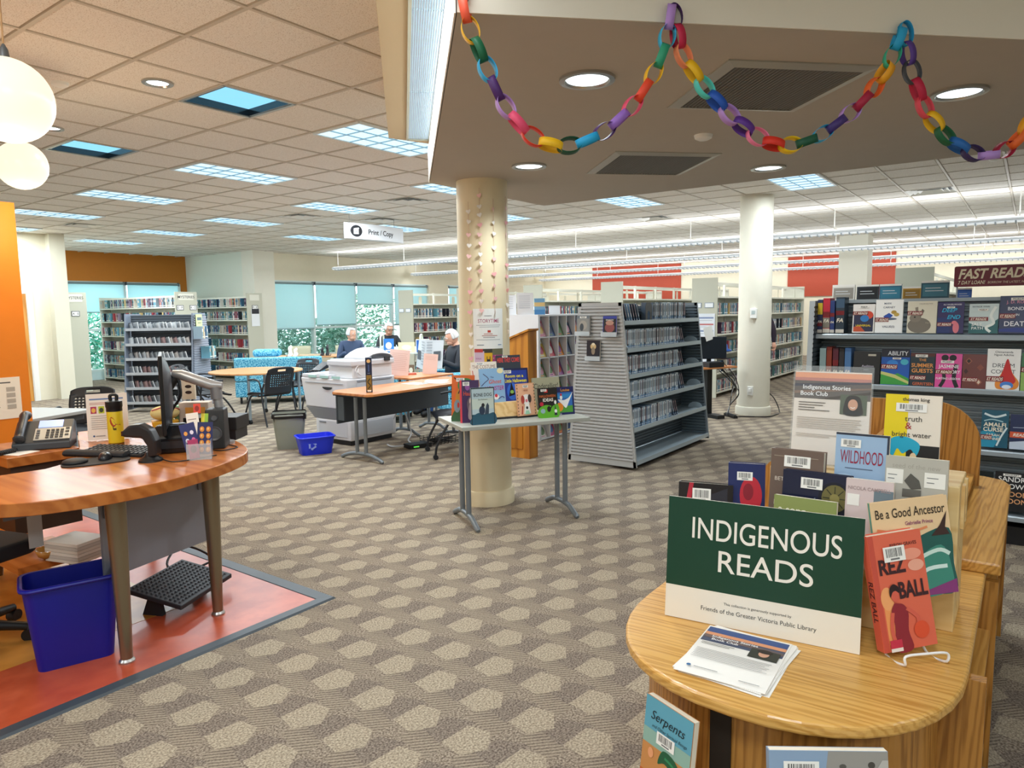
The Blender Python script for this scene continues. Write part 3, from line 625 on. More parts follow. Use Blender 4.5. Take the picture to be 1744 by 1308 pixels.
frbook(.92, .745, z1, .24, 'tall white book with gold coins and a blue ship, upper row', '#fbfbf8', [('t', 'MARK', .45, .86, .055, .5, '#3b4a66'), ('t', 'CARNEY', .5, .74, .06, .72, '#3b4a66'), ('e', .68, .62, .1, .055, '#b9963e'), ('e', .78, .55, .1, .055, '#c8a94e'), ('p', [(.3, .5), (.5, .6), (.65, .52), (.55, .44), (.35, .44)], '#1f4fae'), ('e', .5, .42, .3, .035, '#55657c'), ('t', 'VALUE(S)', .5, .16, .06, .74, '#3b4a66')] + FRS(.33, 0, .5), .22)
frbook(.715, .535, z1, .225, 'cream book with a grey hare drawing, upper row', '#ddd6c0', [('e', .42, .24, .4, .24, '#7a7265'), ('e', .28, .47, .2, .13, '#857c6e'), ('p', [(.3, .55), (.26, .8), (.36, .82), (.38, .56)], '#8d8475'), ('p', [(.42, .55), (.5, .76), (.58, .7), (.46, .5)], '#6e665a'), ('e', .26, .5, .03, .025, '#20201c'), ('t', 'CHLOE DALTON', .62, .9, .035, .6, '#8b8474'), ('t', 'Hare', .72, .3, .05, .3, '#a99f88')] + FRS(.56, 0, .52), .22)
frbook(.53, .375, z1, .215, 'indigo book with cyan title and pink lobster, upper row', '#2b1f58', [('r', 0, 0, .5, .5, '#1d2f6a'), ('t', 'ALI HAZELWOOD', .55, .9, .045, .8, '#f1eef4'), ('t', 'DEEP', .45, .68, .13, .62, '#24b6e0', {'s': .3, 'b': .015}), ('t', 'END', .62, .46, .13, .5, '#24b6e0', {'s': .3, 'b': .015}), ('e', .72, .18, .12, .18, '#e27b86'), ('e', .65, .34, .1, .06, '#e27b86')] + FRS(.22, 0, .56) + [('b', .35, .8, .3, .06)], .22)
frbook(.345, .18, z1, .2, 'pale teal book with a curling white path, upper row', '#c9d8d6', [('p', [(0, 0), (1, 0), (1, .5), (.6, .2), (0, .35)], '#2f6a6c'), ('l', [(.9, .9), (.75, .6), (.85, .35), (.6, .2), (.75, .05)], .1, '#eef4ee'), ('t', 'RAYNOR WINN', .4, .88, .05, .7, '#2c4248'), ('t', 'SALT', .28, .26, .1, .4, '#f2f6f2'), ('t', 'PATH', .3, .13, .1, .42, '#f2f6f2')] + FRS(.42, 0, .66) + [('b', .3, .76, .35, .07)], .22)
frbook(.175, -.02, z1, .25, 'navy book with large white and pink lettering, upper row at the frame edge', '#1c2450', [('t', 'J. D. ROBB', .5, .8, .08, .86, '#d98aa0'), ('t', 'BONDED', .55, .62, .09, .8, '#f0eef4'), ('t', 'IN', .5, .47, .06, .15, '#f0eef4'), ('t', 'DEATH', .5, .2, .13, .86, '#f0eef4'), ('p', [(0, .05), (1, .02), (1, .12), (.5, .16), (0, .12)], '#31408a')] + FRS(.4, 0, .45) + [('b', .3, .88, .4, .07)], .22)
z2 = 1.003
frbook(1.05, .875, z2, .24, 'black book with small grey title on the second row', '#121214', [('t', 'Audition', .55, .52, .07, .6, '#b9b4c4'), ('t', 'Katie', .5, .42, .045, .3, '#8d8694'), ('r', .55, .86, .85, .92, '#c9c4b4')], .19)
frbook(.865, .685, z2, .26, 'blue and green book with large black-topped title, second row', '#1557b0', [('r', 0, .78, 1, 1, '#14182a'), ('t', 'ABILITY', .58, .83, .12, .72, '#e6e9ee'), ('p', [(0, .02), (1, .02), (1, .2), (.6, .34), (.3, .24), (0, .3)], '#3a9a3c'), ('p', [(0, .3), (.5, .2), (1, .05), (1, .12), (.5, .3), (0, .38)], '#c8c878'), ('e', .82, .65, .14, .08, '#49b6cc'), ('e', .4, .6, .2, .1, '#2f86d8')] + FRS(.45, 0, .58) + [('b', .4, .72, .3, .05)], .19)
frbook(.68, .53, z2, .235, 'dark green book with large orange title, second row', '#1f3038', [('r', 0, .9, 1, 1, '#5a2a24'), ('t', 'THE', .5, .76, .08, .3, '#e59a4e'), ('t', 'SUMMER', .5, .58, .12, .9, '#e59a4e', {'b': .02}), ('t', 'GUESTS', .5, .42, .12, .86, '#e59a4e', {'b': .02}), ('t', 'GERRITSEN', .55, .04, .09, .84, '#d86a3a')] + FRS(.2, 0, .66) + [('b', .2, .88, .5, .08)], .19)
frbook(.525, .37, z2, .235, 'hot pink book with black dancing figures, second row', '#e0519c', [('e', .35, .88, .14, .09, '#141416'), ('e', .65, .88, .14, .09, '#141416'), ('l', [(.2, .02), (.35, .25), (.3, .5)], .14, '#141416'), ('l', [(.85, .02), (.72, .3), (.8, .7)], .16, '#141416'), ('t', 'JASMINE', .5, .58, .1, .84, '#f4f0f2'), ('t', 'GUILLORY', .55, .42, .1, .8, '#f4f0f2'), ('t', 'FLIRTING LESSONS', .5, .24, .06, .92, '#f4f0f2')] + FRS(.4, 0, .66) + [('b', .2, .72, .5, .08)], .19)
frbook(.365, .23, z2, .235, 'brown book with diamond pattern cover, second row', '#6e332c', [('p', [(.1, .8), (.25, .9), (.4, .8), (.25, .7)], '#9a5a44'), ('p', [(.16, .8), (.25, .86), (.34, .8), (.25, .74)], '#2a1414'), ('p', [(.55, .2), (.7, .3), (.85, .2), (.7, .1)], '#9a5a44'), ('p', [(.62, .2), (.7, .26), (.78, .2), (.7, .14)], '#e0c8b0'), ('p', [(.05, .5), (.15, .58), (.25, .5), (.15, .42)], '#401c1a'), ('p', [(.6, .62), (.75, .72), (.9, .62), (.75, .52)], '#8a4a3a')] + FRS(.2, 0, .66), .19)
frbook(.228, .045, z2, .275, 'white book with a red flame drop, second row', '#f2f0ec', [('t', 'Chimamanda', .5, .9, .05, .76, '#3a3a3e'), ('t', 'Ngozi Adichie', .5, .83, .05, .76, '#3a3a3e'), ('t', 'DREAM', .5, .55, .1, .9, '#4a4a50', {'b': 0}), ('t', 'COUNT', .5, .4, .1, .9, '#4a4a50', {'b': 0}), ('p', smooth_closed([(.62, .72), (.78, .42), (.98, .2), (.9, .04), (.6, .02), (.32, .04), (.28, .2), (.45, .4)]), '#e58a2a'), ('p', smooth_closed([(.62, .76), (.76, .44), (.88, .22), (.62, .1), (.4, .22), (.48, .44)]), '#c8201e'), ('e', .62, .12, .2, .09, '#3f7fd0'), ('e', .62, .08, .14, .05, '#e8eef8')] + FRS(.2, 0, .52), .19)
frbook(.04, -.12, z2, .25, 'green book cut by the frame edge, second row', '#2f6b3c', [('p', [(0, 0), (1, 0), (1, .3), (0, .5)], '#8fb35a'), ('t', 'TO', .4, .5, .1, .4, '#f0f0e6')] + FRS(.5, 0, .6), .19)
frbook(.24, .09, .618, .25, 'teal book with white wave pattern, third row', '#12576e', [('p', [(0, 0), (.5, 0), (.7, .3), (.3, .5), (0, .4)], '#1c8fb0'), ('l', [(.1, .9), (.5, .82), (.9, .9)], .09, '#d9e8ea'), ('l', [(.6, .05), (.75, .3), (.95, .55)], .07, '#d9e8ea'), ('l', [(.1, .7), (.4, .75), (.8, .7)], .05, '#a8cdd4'), ('t', 'AMALFI', .5, .56, .11, .86, '#f2ecd6', {'b': .02}), ('t', 'CURSE', .45, .43, .11, .76, '#f2ecd6', {'b': .02}), ('t', 'SARAH', .45, .3, .07, .5, '#f2ecd6'), ('t', 'PENNER', .5, .2, .07, .5, '#f2ecd6')] + FRS(.2, 0, .42), .16)
frbook(.08, -.07, .618, .23, 'navy book with an orange sticker, third row at the frame edge', '#1d2b55', [('p', [(0, 0), (1, 0), (1, .3), (0, .2)], '#c6d3e4'), ('r', 0, .33, .8, .5, '#d8562e'), ('t', 'READS', .4, .37, .09, .66, '#f6efe2', {'s': .25, 'b': .02}), ('l', [(.1, .62), (.9, .64)], .02, '#c9d6ea')], .16)
frbook(.145, -.07, .212, .255, 'black book with tall white and orange capitals, bottom row', '#14161c', [('t', 'SANDRA', .5, .76, .13, .92, '#f0efec'), ('t', 'BROWN', .5, .58, .13, .9, '#f0efec'), ('t', 'BLOOD', .5, .38, .13, .84, '#e3a470'), ('t', 'MOON', .5, .2, .13, .7, '#e3a470'), ('b', .2, .9, .45, .06)] + FRS(.5, .0, .3), .1)
frbook(.37, .155, .212, .245, 'black book with green capitals, bottom row', '#101c1e', [('t', 'GOOD', .7, .66, .12, .5, '#3a6a62')], .1)
# spine-out books at the end of the two upper rows
def spine_book(label, y, z, T, h, c, bands, x, txt=None):
    t = thing('book', label, 'book', (5.5 + x, y, z + .001), -PI / 2, 'spine-out books on the grey display shelf'); d = .15
    MB().box((-T / 2, 0, 0), (T / 2, d, h), C(c, .35)).build('cover', t, bevel=.003)
    b = MB()
    for z0, z1_, c2 in bands: b.box((-T / 2 + .001, -.0006, h * z0), (T / 2 - .001, 0, h * z1_), C(c2, .4))
    if txt: b.text(txt, 0, h * .3, T * .9, T * .5, -.0009, C('#f2ead8', .5), .03, .2)
    b.build('spine_print', t)
for k, (y, T, h, c, bands, lab) in enumerate([(1.295, .036, .25, '#27335e', [(.55, .9, '#d9b92e'), (.2, .32, '#7d1420'), (0, .1, '#e8e2d6')], 'blue and yellow'), (1.25, .05, .26, '#c01f35', [(.62, .95, '#d22a40'), (.46, .6, '#7d1420'), (.0, .12, '#e8e2d6'), (.14, .44, '#8a8478')], 'red and grey'), (1.208, .032, .24, '#26407e', [(.5, .62, '#7d1420'), (0, .1, '#d8d4cc')], 'blue'), (1.155, .06, .265, '#2a3c4c', [(.5, .62, '#7d1420'), (0, .1, '#e0dbd0'), (.7, .95, '#3f5f7c')], 'slate')]):
    spine_book('%s spine-out book at the left end of the upper row' % lab, y, z1, T, h, c, bands, .2, 'FA')
for k, (y, T, h, c, bands, lab) in enumerate([(1.26, .045, .26, '#9db9bd', [(.16, .32, '#7d1420')], 'pale grey'), (1.215, .038, .27, '#7c2a20', [(.3, .9, '#8f3a26')], 'rust brown'), (1.17, .04, .262, '#3c1420', [(.5, .66, '#7d1420'), (.66, .95, '#5a1c30')], 'wine red'), (1.128, .036, .262, '#16161a', [(.16, .3, '#7d1420'), (.4, .9, '#2a2a30')], 'black'), (1.085, .044, .265, '#3a6498', [(.1, .22, '#7d1420'), (.3, .9, '#4a78ac')], 'steel blue')]):
    spine_book('%s spine-out book at the left end of the second row' % lab, y, z2, T, h, c, bands, .17, 'FA')
for y0, y1, h, c, c2, lab in [(1.3, 1.135, .12, '#d9d7cf', '#8f8a80', 'white'), (1.12, .965, .115, '#1f2c36', '#0e161c', 'dark slate'), (.96, .81, .115, '#1f6280', '#2f7f9a', 'teal'), (.80, .68, .09, '#b98a2a', '#8f6a1c', 'gold'), (.68, .50, .13, '#1f4e5e', '#3c7484', 'sea green'), (.45, .36, .07, '#1c4fa8', '#3f6fc0', 'bright blue')]:
    book('%s book back standing on top of the grey display shelf' % lab, y0 - y1, h + .13, .025, (6.1, (y0 + y1) / 2, 1.496), -PI / 2, c, [('r', .06, .55, .94, .9, c2), ('r', 0, .94, 1, 1, '#e9e6de'), ('r', .15, .7, .8, .72, '#cfd6d8'), ('r', .15, .78, .7, .8, '#cfd6d8')], lean=-.1, group='books standing on top of the grey display shelf')
# burgundy sign above
t = thing('shelf_sign', 'burgundy FAST READS sign above the grey display shelf', 'sign', (5.95, .10, 1.70), -PI / 2)
b = MB(); b.prism(rrect(-.36, 0, .36, .145, .012), -.006, .006, C('#701a2c', .35), 'xz'); b.build('sign_board', t)
b = MB(); b.text('FAST READS', -.335, .058, .42, .068, -.0075, C('#efe4c8', .5), .03, .28, 'l'); b.build('title_lettering', t); b = MB(); b.text('7 DAY LOAN!', -.335, .018, .16, .026, -.0075, C('#efe4c8', .5), .012, .2, 'l'); b.text('BORROW THE LATEST, NO', .06, .02, .22, .016, -.0075, C('#e0c8b0', .5), .008, .2, 'r'); b.build('loan_lettering', t)
MB().box((-.345, .003, -.075), (-.335, .009, .08), M_STEEL).build('post', t); MB().box((.335, .003, -.075), (.345, .009, .08), M_STEEL).build('post', t)

# ================================================================== GREY TENT-SHAPED DISC DISPLAY
tn = thing('disc_display', 'grey tent-shaped metal display of disc cases with a slatted end', 'display shelf', (6.14, 3.04, 0))
def tent_end(x0, x1, mat):
    b = MB()
    for (ya, yb, yc, yd) in ((0, .03, .2, .165), (.75, .78, .645, .61)):
        b.hexa([(x0, ya, .03), (x1, ya, .03), (x1, yb, .03), (x0, yb, .03)], [(x0, yd if ya == 0 else yd, 1.645), (x1, yd, 1.645), (x1, yc if ya == 0 else yc, 1.645), (x0, yc, 1.645)], mat)
    b.hexa([(x0, 0, .03), (x1, 0, .03), (x1, .78, .03), (x0, .78, .03)], [(x0, .006, .09), (x1, .006, .09), (x1, .774, .09), (x0, .774, .09)], mat)
    b.hexa([(x0, .163, 1.61), (x1, .163, 1.61), (x1, .648, 1.61), (x0, .648, 1.61)], [(x0, .165, 1.645), (x1, .165, 1.645), (x1, .645, 1.645), (x0, .645, 1.645)], mat)
    return b
tent_end(0, .025, C('#b4b6b6', .4, metal=.2)).build('end_frame', tn); tent_end(1.915, 1.94, M_GREY).build('end_frame', tn)
for xe, sgn, mt in ((.012, 1, C('#b9babb', .45, metal=.15)), (1.915, 1, C('#74828c', .45, metal=.2))):
    b = MB(); corrugated(b, 0, 0, .09, 1.61, 0, 1, .034, .018, mt)
    b.v = [(xe + v_[0], (.02 + .15 * v_[2] / 1.64) if v_[1] < .5 else (.76 - .13 * v_[2] / 1.64), v_[2]) for v_ in b.v]; b.build('slat_end', tn)['kind'] = 'stuff'
b = MB(); corrugated(b, .34, .38, .09, 1.61, 0.03, 1.91, .031, .01, C('#66727b', .5, metal=.2)); b.v = [(v_[1], v_[0], v_[2]) for v_ in b.v]; b.build('slat_back', tn)['kind'] = 'stuff'
TS = [(1.455, .14), (1.187, .107), (.932, .086), (.68, .06), (.407, .035), (.085, .0)]
M_SH = C('#b4c4ce', .38, metal=.15)
for z, y in TS:
    b = MB(); b.box((.03, y + .01, z - .012), (1.91, .36, z), M_SH); b.prism([(y, z - .03), (y + .014, z - .034), (y + .014, z + .012), (y, z + .012)], .03, 1.91, C('#b9c8d1', .35, metal=.3), 'yz'); b.build('shelf', tn)
    if .1 < z < 1.4:
        for x in (.03, 1.8):
            pts = [(y, z)] + [(y + .09 + .09 * math.cos(a), z + .07 * math.sin(a)) for a in [PI * (1 - k / 8) for k in range(9)]] + [(y + .19, z)]
            MB().prism(pts, x, x + .004, M_SH, 'yz').build('shelf_bracket', tn)
MB().box((.1, .08, 0), (1.85, .7, .06), M_BLACK).build('plinth', tn)
DV = []
for k, (c1, c2, c3) in enumerate([('#b9cede', '#eef4f8', '#4a8ac4'), ('#5a6a7c', '#dbe6ee', '#4a8ac4'), ('#dbe6ee', '#9fb4c8', '#3f80c0'), ('#7f9cb8', '#f4f6f6', '#5a96c8'), ('#3a4250', '#b9a0a4', '#4a8ac0'), ('#eef2f2', '#8a8494', '#6ba3d0')]):
    b = MB(); b.box((-.0072, 0, 0), (.0072, .135, .19), C(c1, .3)); b.box((-.0066, -.0006, .05), (.0066, 0, .18), C(c2, .35)); b.box((-.0066, -.0006, .004), (.0066, 0, .03), C(c3, .4)); b.box((-.0066, -.0008, .012), (.0066, -.0006, .02), C('#f4f4f0', .4)); b.box((-.003, -.001, .09), (.003, -.0006, .16), C('#26303c', .4))
    o = b.build('disc_case'); DV.append(o)
def place_disc(k, loc, tilt, label, group):
    src = DV[k]; o = src.copy(); COL.objects.link(o); o.location = loc; o.rotation_euler = (0, tilt, 0); tag(o, label, 'disc case', group); return o
rnd = random.Random(11); ROWN = ['top', 'second', 'third', 'fourth', 'fifth']
for r, (z, y) in enumerate(TS[:5]):
    lab = 'slim plastic disc case filed spine-out on the %s shelf of the grey tent display' % ROWN[r]; grp = 'disc cases on the %s tent shelf' % ROWN[r]
    x0, x1, st = [(.46, 1.62, .026), (.06, 1.34, .0195), (.06, 1.28, .0195), (.06, 1.25, .0195), (.06, 1.02, .026)][r]
    if r == 0:
        for q in range(7): place_disc(rnd.randrange(6), (6.14 + .1 + q * .055, 3.04 + y + .04, z + .003), -.42, 'disc case leaning at the left end of the top tent shelf', 'leaning disc cases on the top tent shelf')
        x0 = .76
    x = x0
    while x < x1: place_disc(rnd.randrange(6), (6.14 + x, 3.04 + y + .04 + rnd.uniform(0, .008), z + .001), rnd.uniform(-.01, .01), lab, grp); x += st + rnd.uniform(0, .002)
    if r: 
        for q in range(3): place_disc([1, 4, 4][q], (6.14 + x1 + .08 + q * .045, 3.04 + y + .05, z + .003), -.45, 'disc case leaning at the right end of the %s tent shelf' % ROWN[r], 'leaning disc cases on the %s tent shelf' % ROWN[r])
for o in DV: bpy.data.objects.remove(o)
t = thing('book_end', 'black metal bookend among the cases on the top tent shelf', 'bookend', (6.14 + .62, 3.04 + .17, 1.456), 0); b = MB()
pts = [(-.075, 0), (-.03, 0), (-.03, .07), (-.02, .095), (0, .105), (.02, .095), (.03, .07), (.03, 0), (.075, 0), (.075, .15), (.05, .19), (-.05, .19), (-.075, .15)]
b.prism(pts, 0, .003, C('#26282c', .4), 'xz'); b.build('plate', t); MB().box((-.075, .003, 0), (.075, .1, .002), C('#26282c', .4)).build('foot', t)
for k, (y, z, lab, c, els) in enumerate([(3.615, 1.33, 'grey disc case displayed at upper left of the slatted end', '#6f7880', [('r', .05, .05, .95, .85, '#8b8a86'), ('e', .5, .5, .3, .25, '#a39a90'), ('e', .4, .4, .15, .2, '#40474e'), ('b', .25, .87, .5, .1)]), (3.315, 1.325, 'blue-edged disc case displayed at upper right of the slatted end', '#2c3f9a', [('r', .04, .04, .96, .86, '#161820'), ('e', .5, .4, .35, .25, '#8d4a4a'), ('e', .5, .65, .3, .12, '#b98a78'), ('t', 'SPARROW', .5, .76, .07, .7, '#f0e8e0')]), (3.50, 1.085, 'dark disc case displayed below the other two on the slatted end', '#20252f', [('e', .5, .68, .22, .16, '#c6a878'), ('e', .5, .45, .14, .2, '#8a7a66'), ('e', .5, .8, .12, .07, '#e0d2b4')])]):
    book(lab, .15, .19, .015, (6.112, y, z), -PI / 2, c, els, lean=-.05, soft=True, name='disc_case', cat='disc case', group='disc cases shown on the tent end')
    t = thing('acrylic_holder', 'clear acrylic holder under the %s disc case on the slatted end' % ('upper left', 'upper right', 'lower')[k], 'holder', (6.13, y, z - .012), -PI / 2, 'acrylic holders on the tent end'); M = C('#e6eef2', .1, alpha=.45)
    b = MB(); b.box((-.085, -.045, 0), (.085, 0, .004), M); b.box((-.085, -.045, 0), (.085, -.041, .045), M); b.build('tray', t)
# ================================================================== OAK ISLAND DISPLAY (foreground right)
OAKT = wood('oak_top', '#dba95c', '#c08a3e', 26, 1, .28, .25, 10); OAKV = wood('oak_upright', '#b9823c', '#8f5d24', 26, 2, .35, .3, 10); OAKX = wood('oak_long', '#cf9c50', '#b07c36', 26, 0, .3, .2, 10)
oak = thing('oak_display_table', 'round-ended oak display island holding the green sign and books', 'display table', (1.95, .5, 0))
def dend(rx, ry, xe, n=20, ex=2.25):
    out = [(xe, -ry)]
    for k in range(n + 1):
        a = -PI / 2 - PI * k / n; c, s = math.cos(a), math.sin(a); out.append((math.copysign(abs(c) ** (2 / ex), c) * rx, math.copysign(abs(s) ** (2 / ex), s) * ry))
    out.append((xe, ry)); return out[::-1]
MB().prism(dend(.475, .42, .95), .668, .70, OAKT).build('table_top', oak, bevel=.009, seg=3)
MB().prism(dend(.40, .36, .9), .10, .668, OAKV).build('curved_base', oak); MB().prism(dend(.37, .33, .9), 0, .10, M_BLACK).build('plinth', oak)
for x0, y0, y1 in ((-.405, .02, .07),): MB().box((x0, y0, .1), (x0 + .02, y1, .668), C('#20160c', .7)).build('dark_slot', oak)
# rear counter with side shelves
MB().prism([(.75, -.46), (2.0, -.46), (2.1, -.43), (2.15, -.35), (2.15, .46), (.75, .46)], .70, .738, OAKX).build('rear_counter', oak, bevel=.006)
b = MB(); b.box((.9, -.33, .0), (2.05, .36, .70), OAKV); b.build('rear_body', oak)
for x in (.02, .78, 1.95): MB().box((x, -.455, .02), (x + .035, -.30, .668), OAKV).build('stile', oak)
for z in (.08, .28, .48): MB().box((.055, -.44, z), (1.95, -.30, z + .022), OAKX).build('side_shelf', oak)
# curved-top shelf unit standing on the counter
un = thing('oak_shelf_unit', 'oak shelf unit with rounded end panels standing on the oak island', 'shelf', (2.85, .52, .738))
def panel(h): return [(-.36, 0)] + [(-.36 + .2 - .2 * math.cos(a), h - .2 + .2 * math.sin(a)) for a in [PI / 2 * k / 10 for k in range(11)]] + [(.36 - .2 + .2 * math.sin(a), h - .2 + .2 * math.cos(a)) for a in [PI / 2 * k / 10 for k in range(11)]] + [(.36, 0)]
MB().prism(panel(.28), 0, .022, OAKV, 'yz').build('end_panel', un); MB().prism(panel(.385), 1.0, 1.022, OAKV, 'yz').build('end_panel', un)
MB().box((.022, -.34, .03), (1.0, .34, .055), OAKX).build('shelf', un); MB().box((.022, -.012, .055), (1.0, .012, .27), OAKV).build('divider', un)
for k in range(9):
    h = random.uniform(.19, .25); book('upright book packed on the oak shelf unit behind the poster', .15, h, .028, (3.05 + k * .06, .40 + .02 * (k % 2), .795), 0, random.choice(['#d9cbb0', '#b9a78a', '#7c3a30', '#e6dcc8', '#c46a4a']), None, group='books on the oak shelf unit')
# stepped riser
LW = wood('birch', '#e9c98e', '#d9b070', 14, 1, .45, .05, 5); rs = thing('book_riser', 'pale wooden stepped riser holding three tiers of books', 'riser', (1.975, .5, .70))
for k, (x0, x1, h, ya, yb) in enumerate(((0, .085, .14, -.15, .37), (.085, .18, .26, -.3, .24), (.18, .40, .40, -.37, .12))): MB().box((x0, ya, 0), (x1, yb, h), LW).build('step', rs, bevel=.003)
for k in range(2): MB().box((.25 + k * .08, -.378, .27), (.28 + k * .08, -.37, .39), LW).build('batten', rs)
def ob(label, x, y0, y1, zt, h, T, cover, els, lean=-.12, rzo=0.0, **kw): return book(label, abs(y0 - y1), h, T, (x, (y0 + y1) / 2, zt - h), -PI / 2 + rzo, cover, els, lean=lean, group='books on the oak display island', **kw)
ob('yellow and cream book with a turquoise buffalo on the top riser step', 2.26, .33, .19, 1.325, .222, .02, '#efe3d2', [('r', 0, 0, .42, 1, '#efd40f'), ('r', .42, .0, 1, .36, '#1a1614'), ('r', 0, 0, .45, .2, '#d8203a'), ('p', smooth_closed([(.08, .3), (.14, .42), (.3, .46), (.5, .44), (.66, .36), (.6, .22), (.5, .3), (.36, .24), (.26, .3), (.18, .2)]), '#1fa8c8'), ('e', .55, .2, .06, .06, '#e8c9a0'), ('t', 'thomas king', .55, .92, .045, .6, '#3a3430'), ('t', 'truth', .52, .66, .07, .34, '#3a3430', {'b': 0}), ('t', '&', .44, .56, .09, .14, '#b02a30', {'b': 0}), ('t', 'bright water', .5, .46, .065, .74, '#3a3430', {'b': 0}), ('r', .1, .04, .8, .05, '#f0d8d0'), ('b', .2, .78, .55, .11)])
POST = lambda: [('r', .0, .70, 1, .985, '#6a625e'), ('r', 0, .93, 1, .985, '#f0a986'), ('r', 0, .895, 1, .93, '#c98a80'), ('p', [(0, .86), (1, .9), (1, .88), (0, .83)], '#4c4a56'), ('p', [(0, .78), (1, .84), (1, .82), (0, .75)], '#8a7264'), ('p', [(.3, .70), (1, .8), (1, .77), (.5, .70)], '#4a4038'), ('t', 'Indigenous Stories', .43, .805, .048, .74, '#ffffff'), ('t', 'Book Club', .27, .735, .048, .4, '#ffffff'), ('r', .62, .55, .96, .76, '#5a6450'), ('p', smooth_closed([(.68, .55), (.68, .68), (.72, .745), (.8, .755), (.87, .73), (.9, .65), (.9, .55)]), '#241a16'), ('e', .785, .655, .062, .06, '#d8a488'), ('p', [(.66, .55), (.72, .59), (.85, .59), (.92, .55)], '#1c1c20'), ('l', [(.755, .63), (.785, .62), (.815, .63)], .01, '#fff4ee')] + [('r', .07, .655 - .028 * k, .07 + [.36, .33, .22, .42][k], .662 - .028 * k, '#55504c') for k in range(4)] + [('r', .06, .49 - .022 * k, .06 + [.84, .82, .85, .8, .84, .78][k], .496 - .022 * k, '#b3a79c') for k in range(6)] + [('r', .06, .31 - .022 * k, .06 + [.7, .45][k], .316 - .022 * k, '#b3a79c') for k in range(2)]
t = thing('poster_stand', 'clear acrylic stand holding the Indigenous Stories Book Club poster', 'poster stand', (2.235, .475, 1.102), -PI / 2, rx=-.14)
ACR = C('#eef4f4', .05, alpha=.07, spec=.5)
MB().box((-.112, -.004, 0), (.112, -.001, .30), ACR).build('acrylic_front', t); MB().box((-.112, .004, 0), (.112, .007, .30), ACR).build('acrylic_back', t); MB().box((-.112, -.06, 0), (.112, .05, .004), ACR).build('acrylic_foot', t)
o = MB().box((-.107, -.0008, .004), (.107, .0035, .283), C('#f1e6da', .7)).build('poster', t); b = MB(); art(b, .214, .279, -.0009, POST()); b.v = [(x, y, z + .004) for x, y, z in b.v]; b.build('poster_print', o)
ob('pale blue book with a tall red hand-drawn title on the middle step', 2.115, .43, .295, 1.225, .19, .018, '#9db9d6', [('r', 0, 0, 1, .3, '#7f9cc0'), ('r', .96, 0, 1, 1, '#2a3040'), ('r', 0, .97, 1, 1, '#2a3040'), ('e', .2, .2, .3, .2, '#b3cbe2'), ('t', 'WILDHOOD', .5, .56, .2, .8, '#9a1c3c', {'b': .0}), ('r', .2, .48, .72, .492, '#5a6a86'), ('b', .1, .79, .38, .12)], soft=True)
ob('grey book with white labels and line drawing at the right of the middle step', 2.10, .30, .155, 1.175, .21, .03, '#b8b4a8', [('t', 'seed of the new', .5, .86, .06, .8, '#a49e92', {'b': 0}), ('r', .02, .66, .3, .84, '#efece2'), ('r', .05, .76, .2, .77, '#777777'), ('r', .05, .71, .16, .72, '#777777'), ('r', .64, .64, .97, .83, '#efece2'), ('r', .68, .76, .86, .77, '#777777'), ('r', .68, .7, .8, .71, '#777777'), ('p', [(.32, .7), (.42, .8), (.56, .72), (.6, .62), (.44, .6)], '#55524c'), ('r', .3, .5, .6, .6, '#6a665e')], soft=True)
ob('taupe book with cream capitals at the left of the middle step', 2.095, .60, .455, 1.165, .215, .04, '#6f5c52', [('t', 'LEANNE', .52, .68, .055, .4, '#e6dacb', {'b': 0}), ('t', 'BETASAMOSAKE', .5, .57, .055, .92, '#e6dacb', {'b': 0}), ('t', 'SIMPSON', .5, .46, .055, .5, '#e6dacb', {'b': 0}), ('t', 'NOOPIMING', .5, .24, .07, .9, '#e6dacb', {'b': 0}), ('r', .06, .9, .9, .91, '#a0907f'), ('b', .26, .77, .5, .15)])
ob('dark navy hardcover with a turtle shell design on the front step', 2.05, .555, .375, 1.115, .235, .03, '#161b38', [('e', .78, .72, .24, .19, '#0c0f22'), ('e', .78, .72, .19, .16, '#6e6638')] + [('l', [(.78, .72), (.78 + .17 * math.cos(a), .72 + .14 * math.sin(a))], .012, '#2a2c1c') for a in [PI / 4 * k for k in range(8)]] + [('e', .78, .72, .07, .055, '#8c8248'), ('e', .55, .62, .07, .06, '#8a6a3a'), ('e', .8, .42, .06, .08, '#8a6a3a'), ('l', [(.5, .7), (.46, .58), (.56, .5), (.7, .5)], .016, '#8fa0b4'), ('b', .28, .8, .32, .13)])
ob('sage green book with a cream title directly behind the green sign', 2.0, .565, .40, 1.05, .2, .02, '#8f9a5a', [('t', 'a song', .3, .76, .12, .44, '#f0eeda', {'b': 0}), ('t', 'over', .25, .56, .12, .36, '#f0eeda', {'b': 0}), ('l', [(.74, .5), (.75, .62), (.79, .78)], .012, '#e8e6cc')], soft=True)
ob('pale pink and grey book with a swirling line drawing on the front step', 2.03, .385, .27, 1.115, .24, .02, '#d9c6c4', [('r', .6, 0, 1, .9, '#6f7f88'), ('l', [(.05, .3), (.3, .45), (.5, .3), (.35, .18), (.2, .28)], .04, '#e9e6d6'), ('l', [(.0, .2), (.3, .1), (.6, .2)], .04, '#aab09a'), ('t', 'NICOLA CAMPBELL', .5, .88, .04, .9, '#a8918f'), ('r', .04, .7, .3, .83, '#f2efe8')], soft=True)
ob('black book with a dark feather pattern left of the sage book', 2.02, .85, .69, 1.05, .2, .035, '#1c1718', [('p', [(.1, .5), (.2, 1), (.28, 1), (.2, .5)], '#b8283a'), ('p', [(.4, .0), (.9, .2), (.9, .95), (.5, .8)], '#2b2a33'), ('b', .26, .72, .34, .2)], rzo=.25)
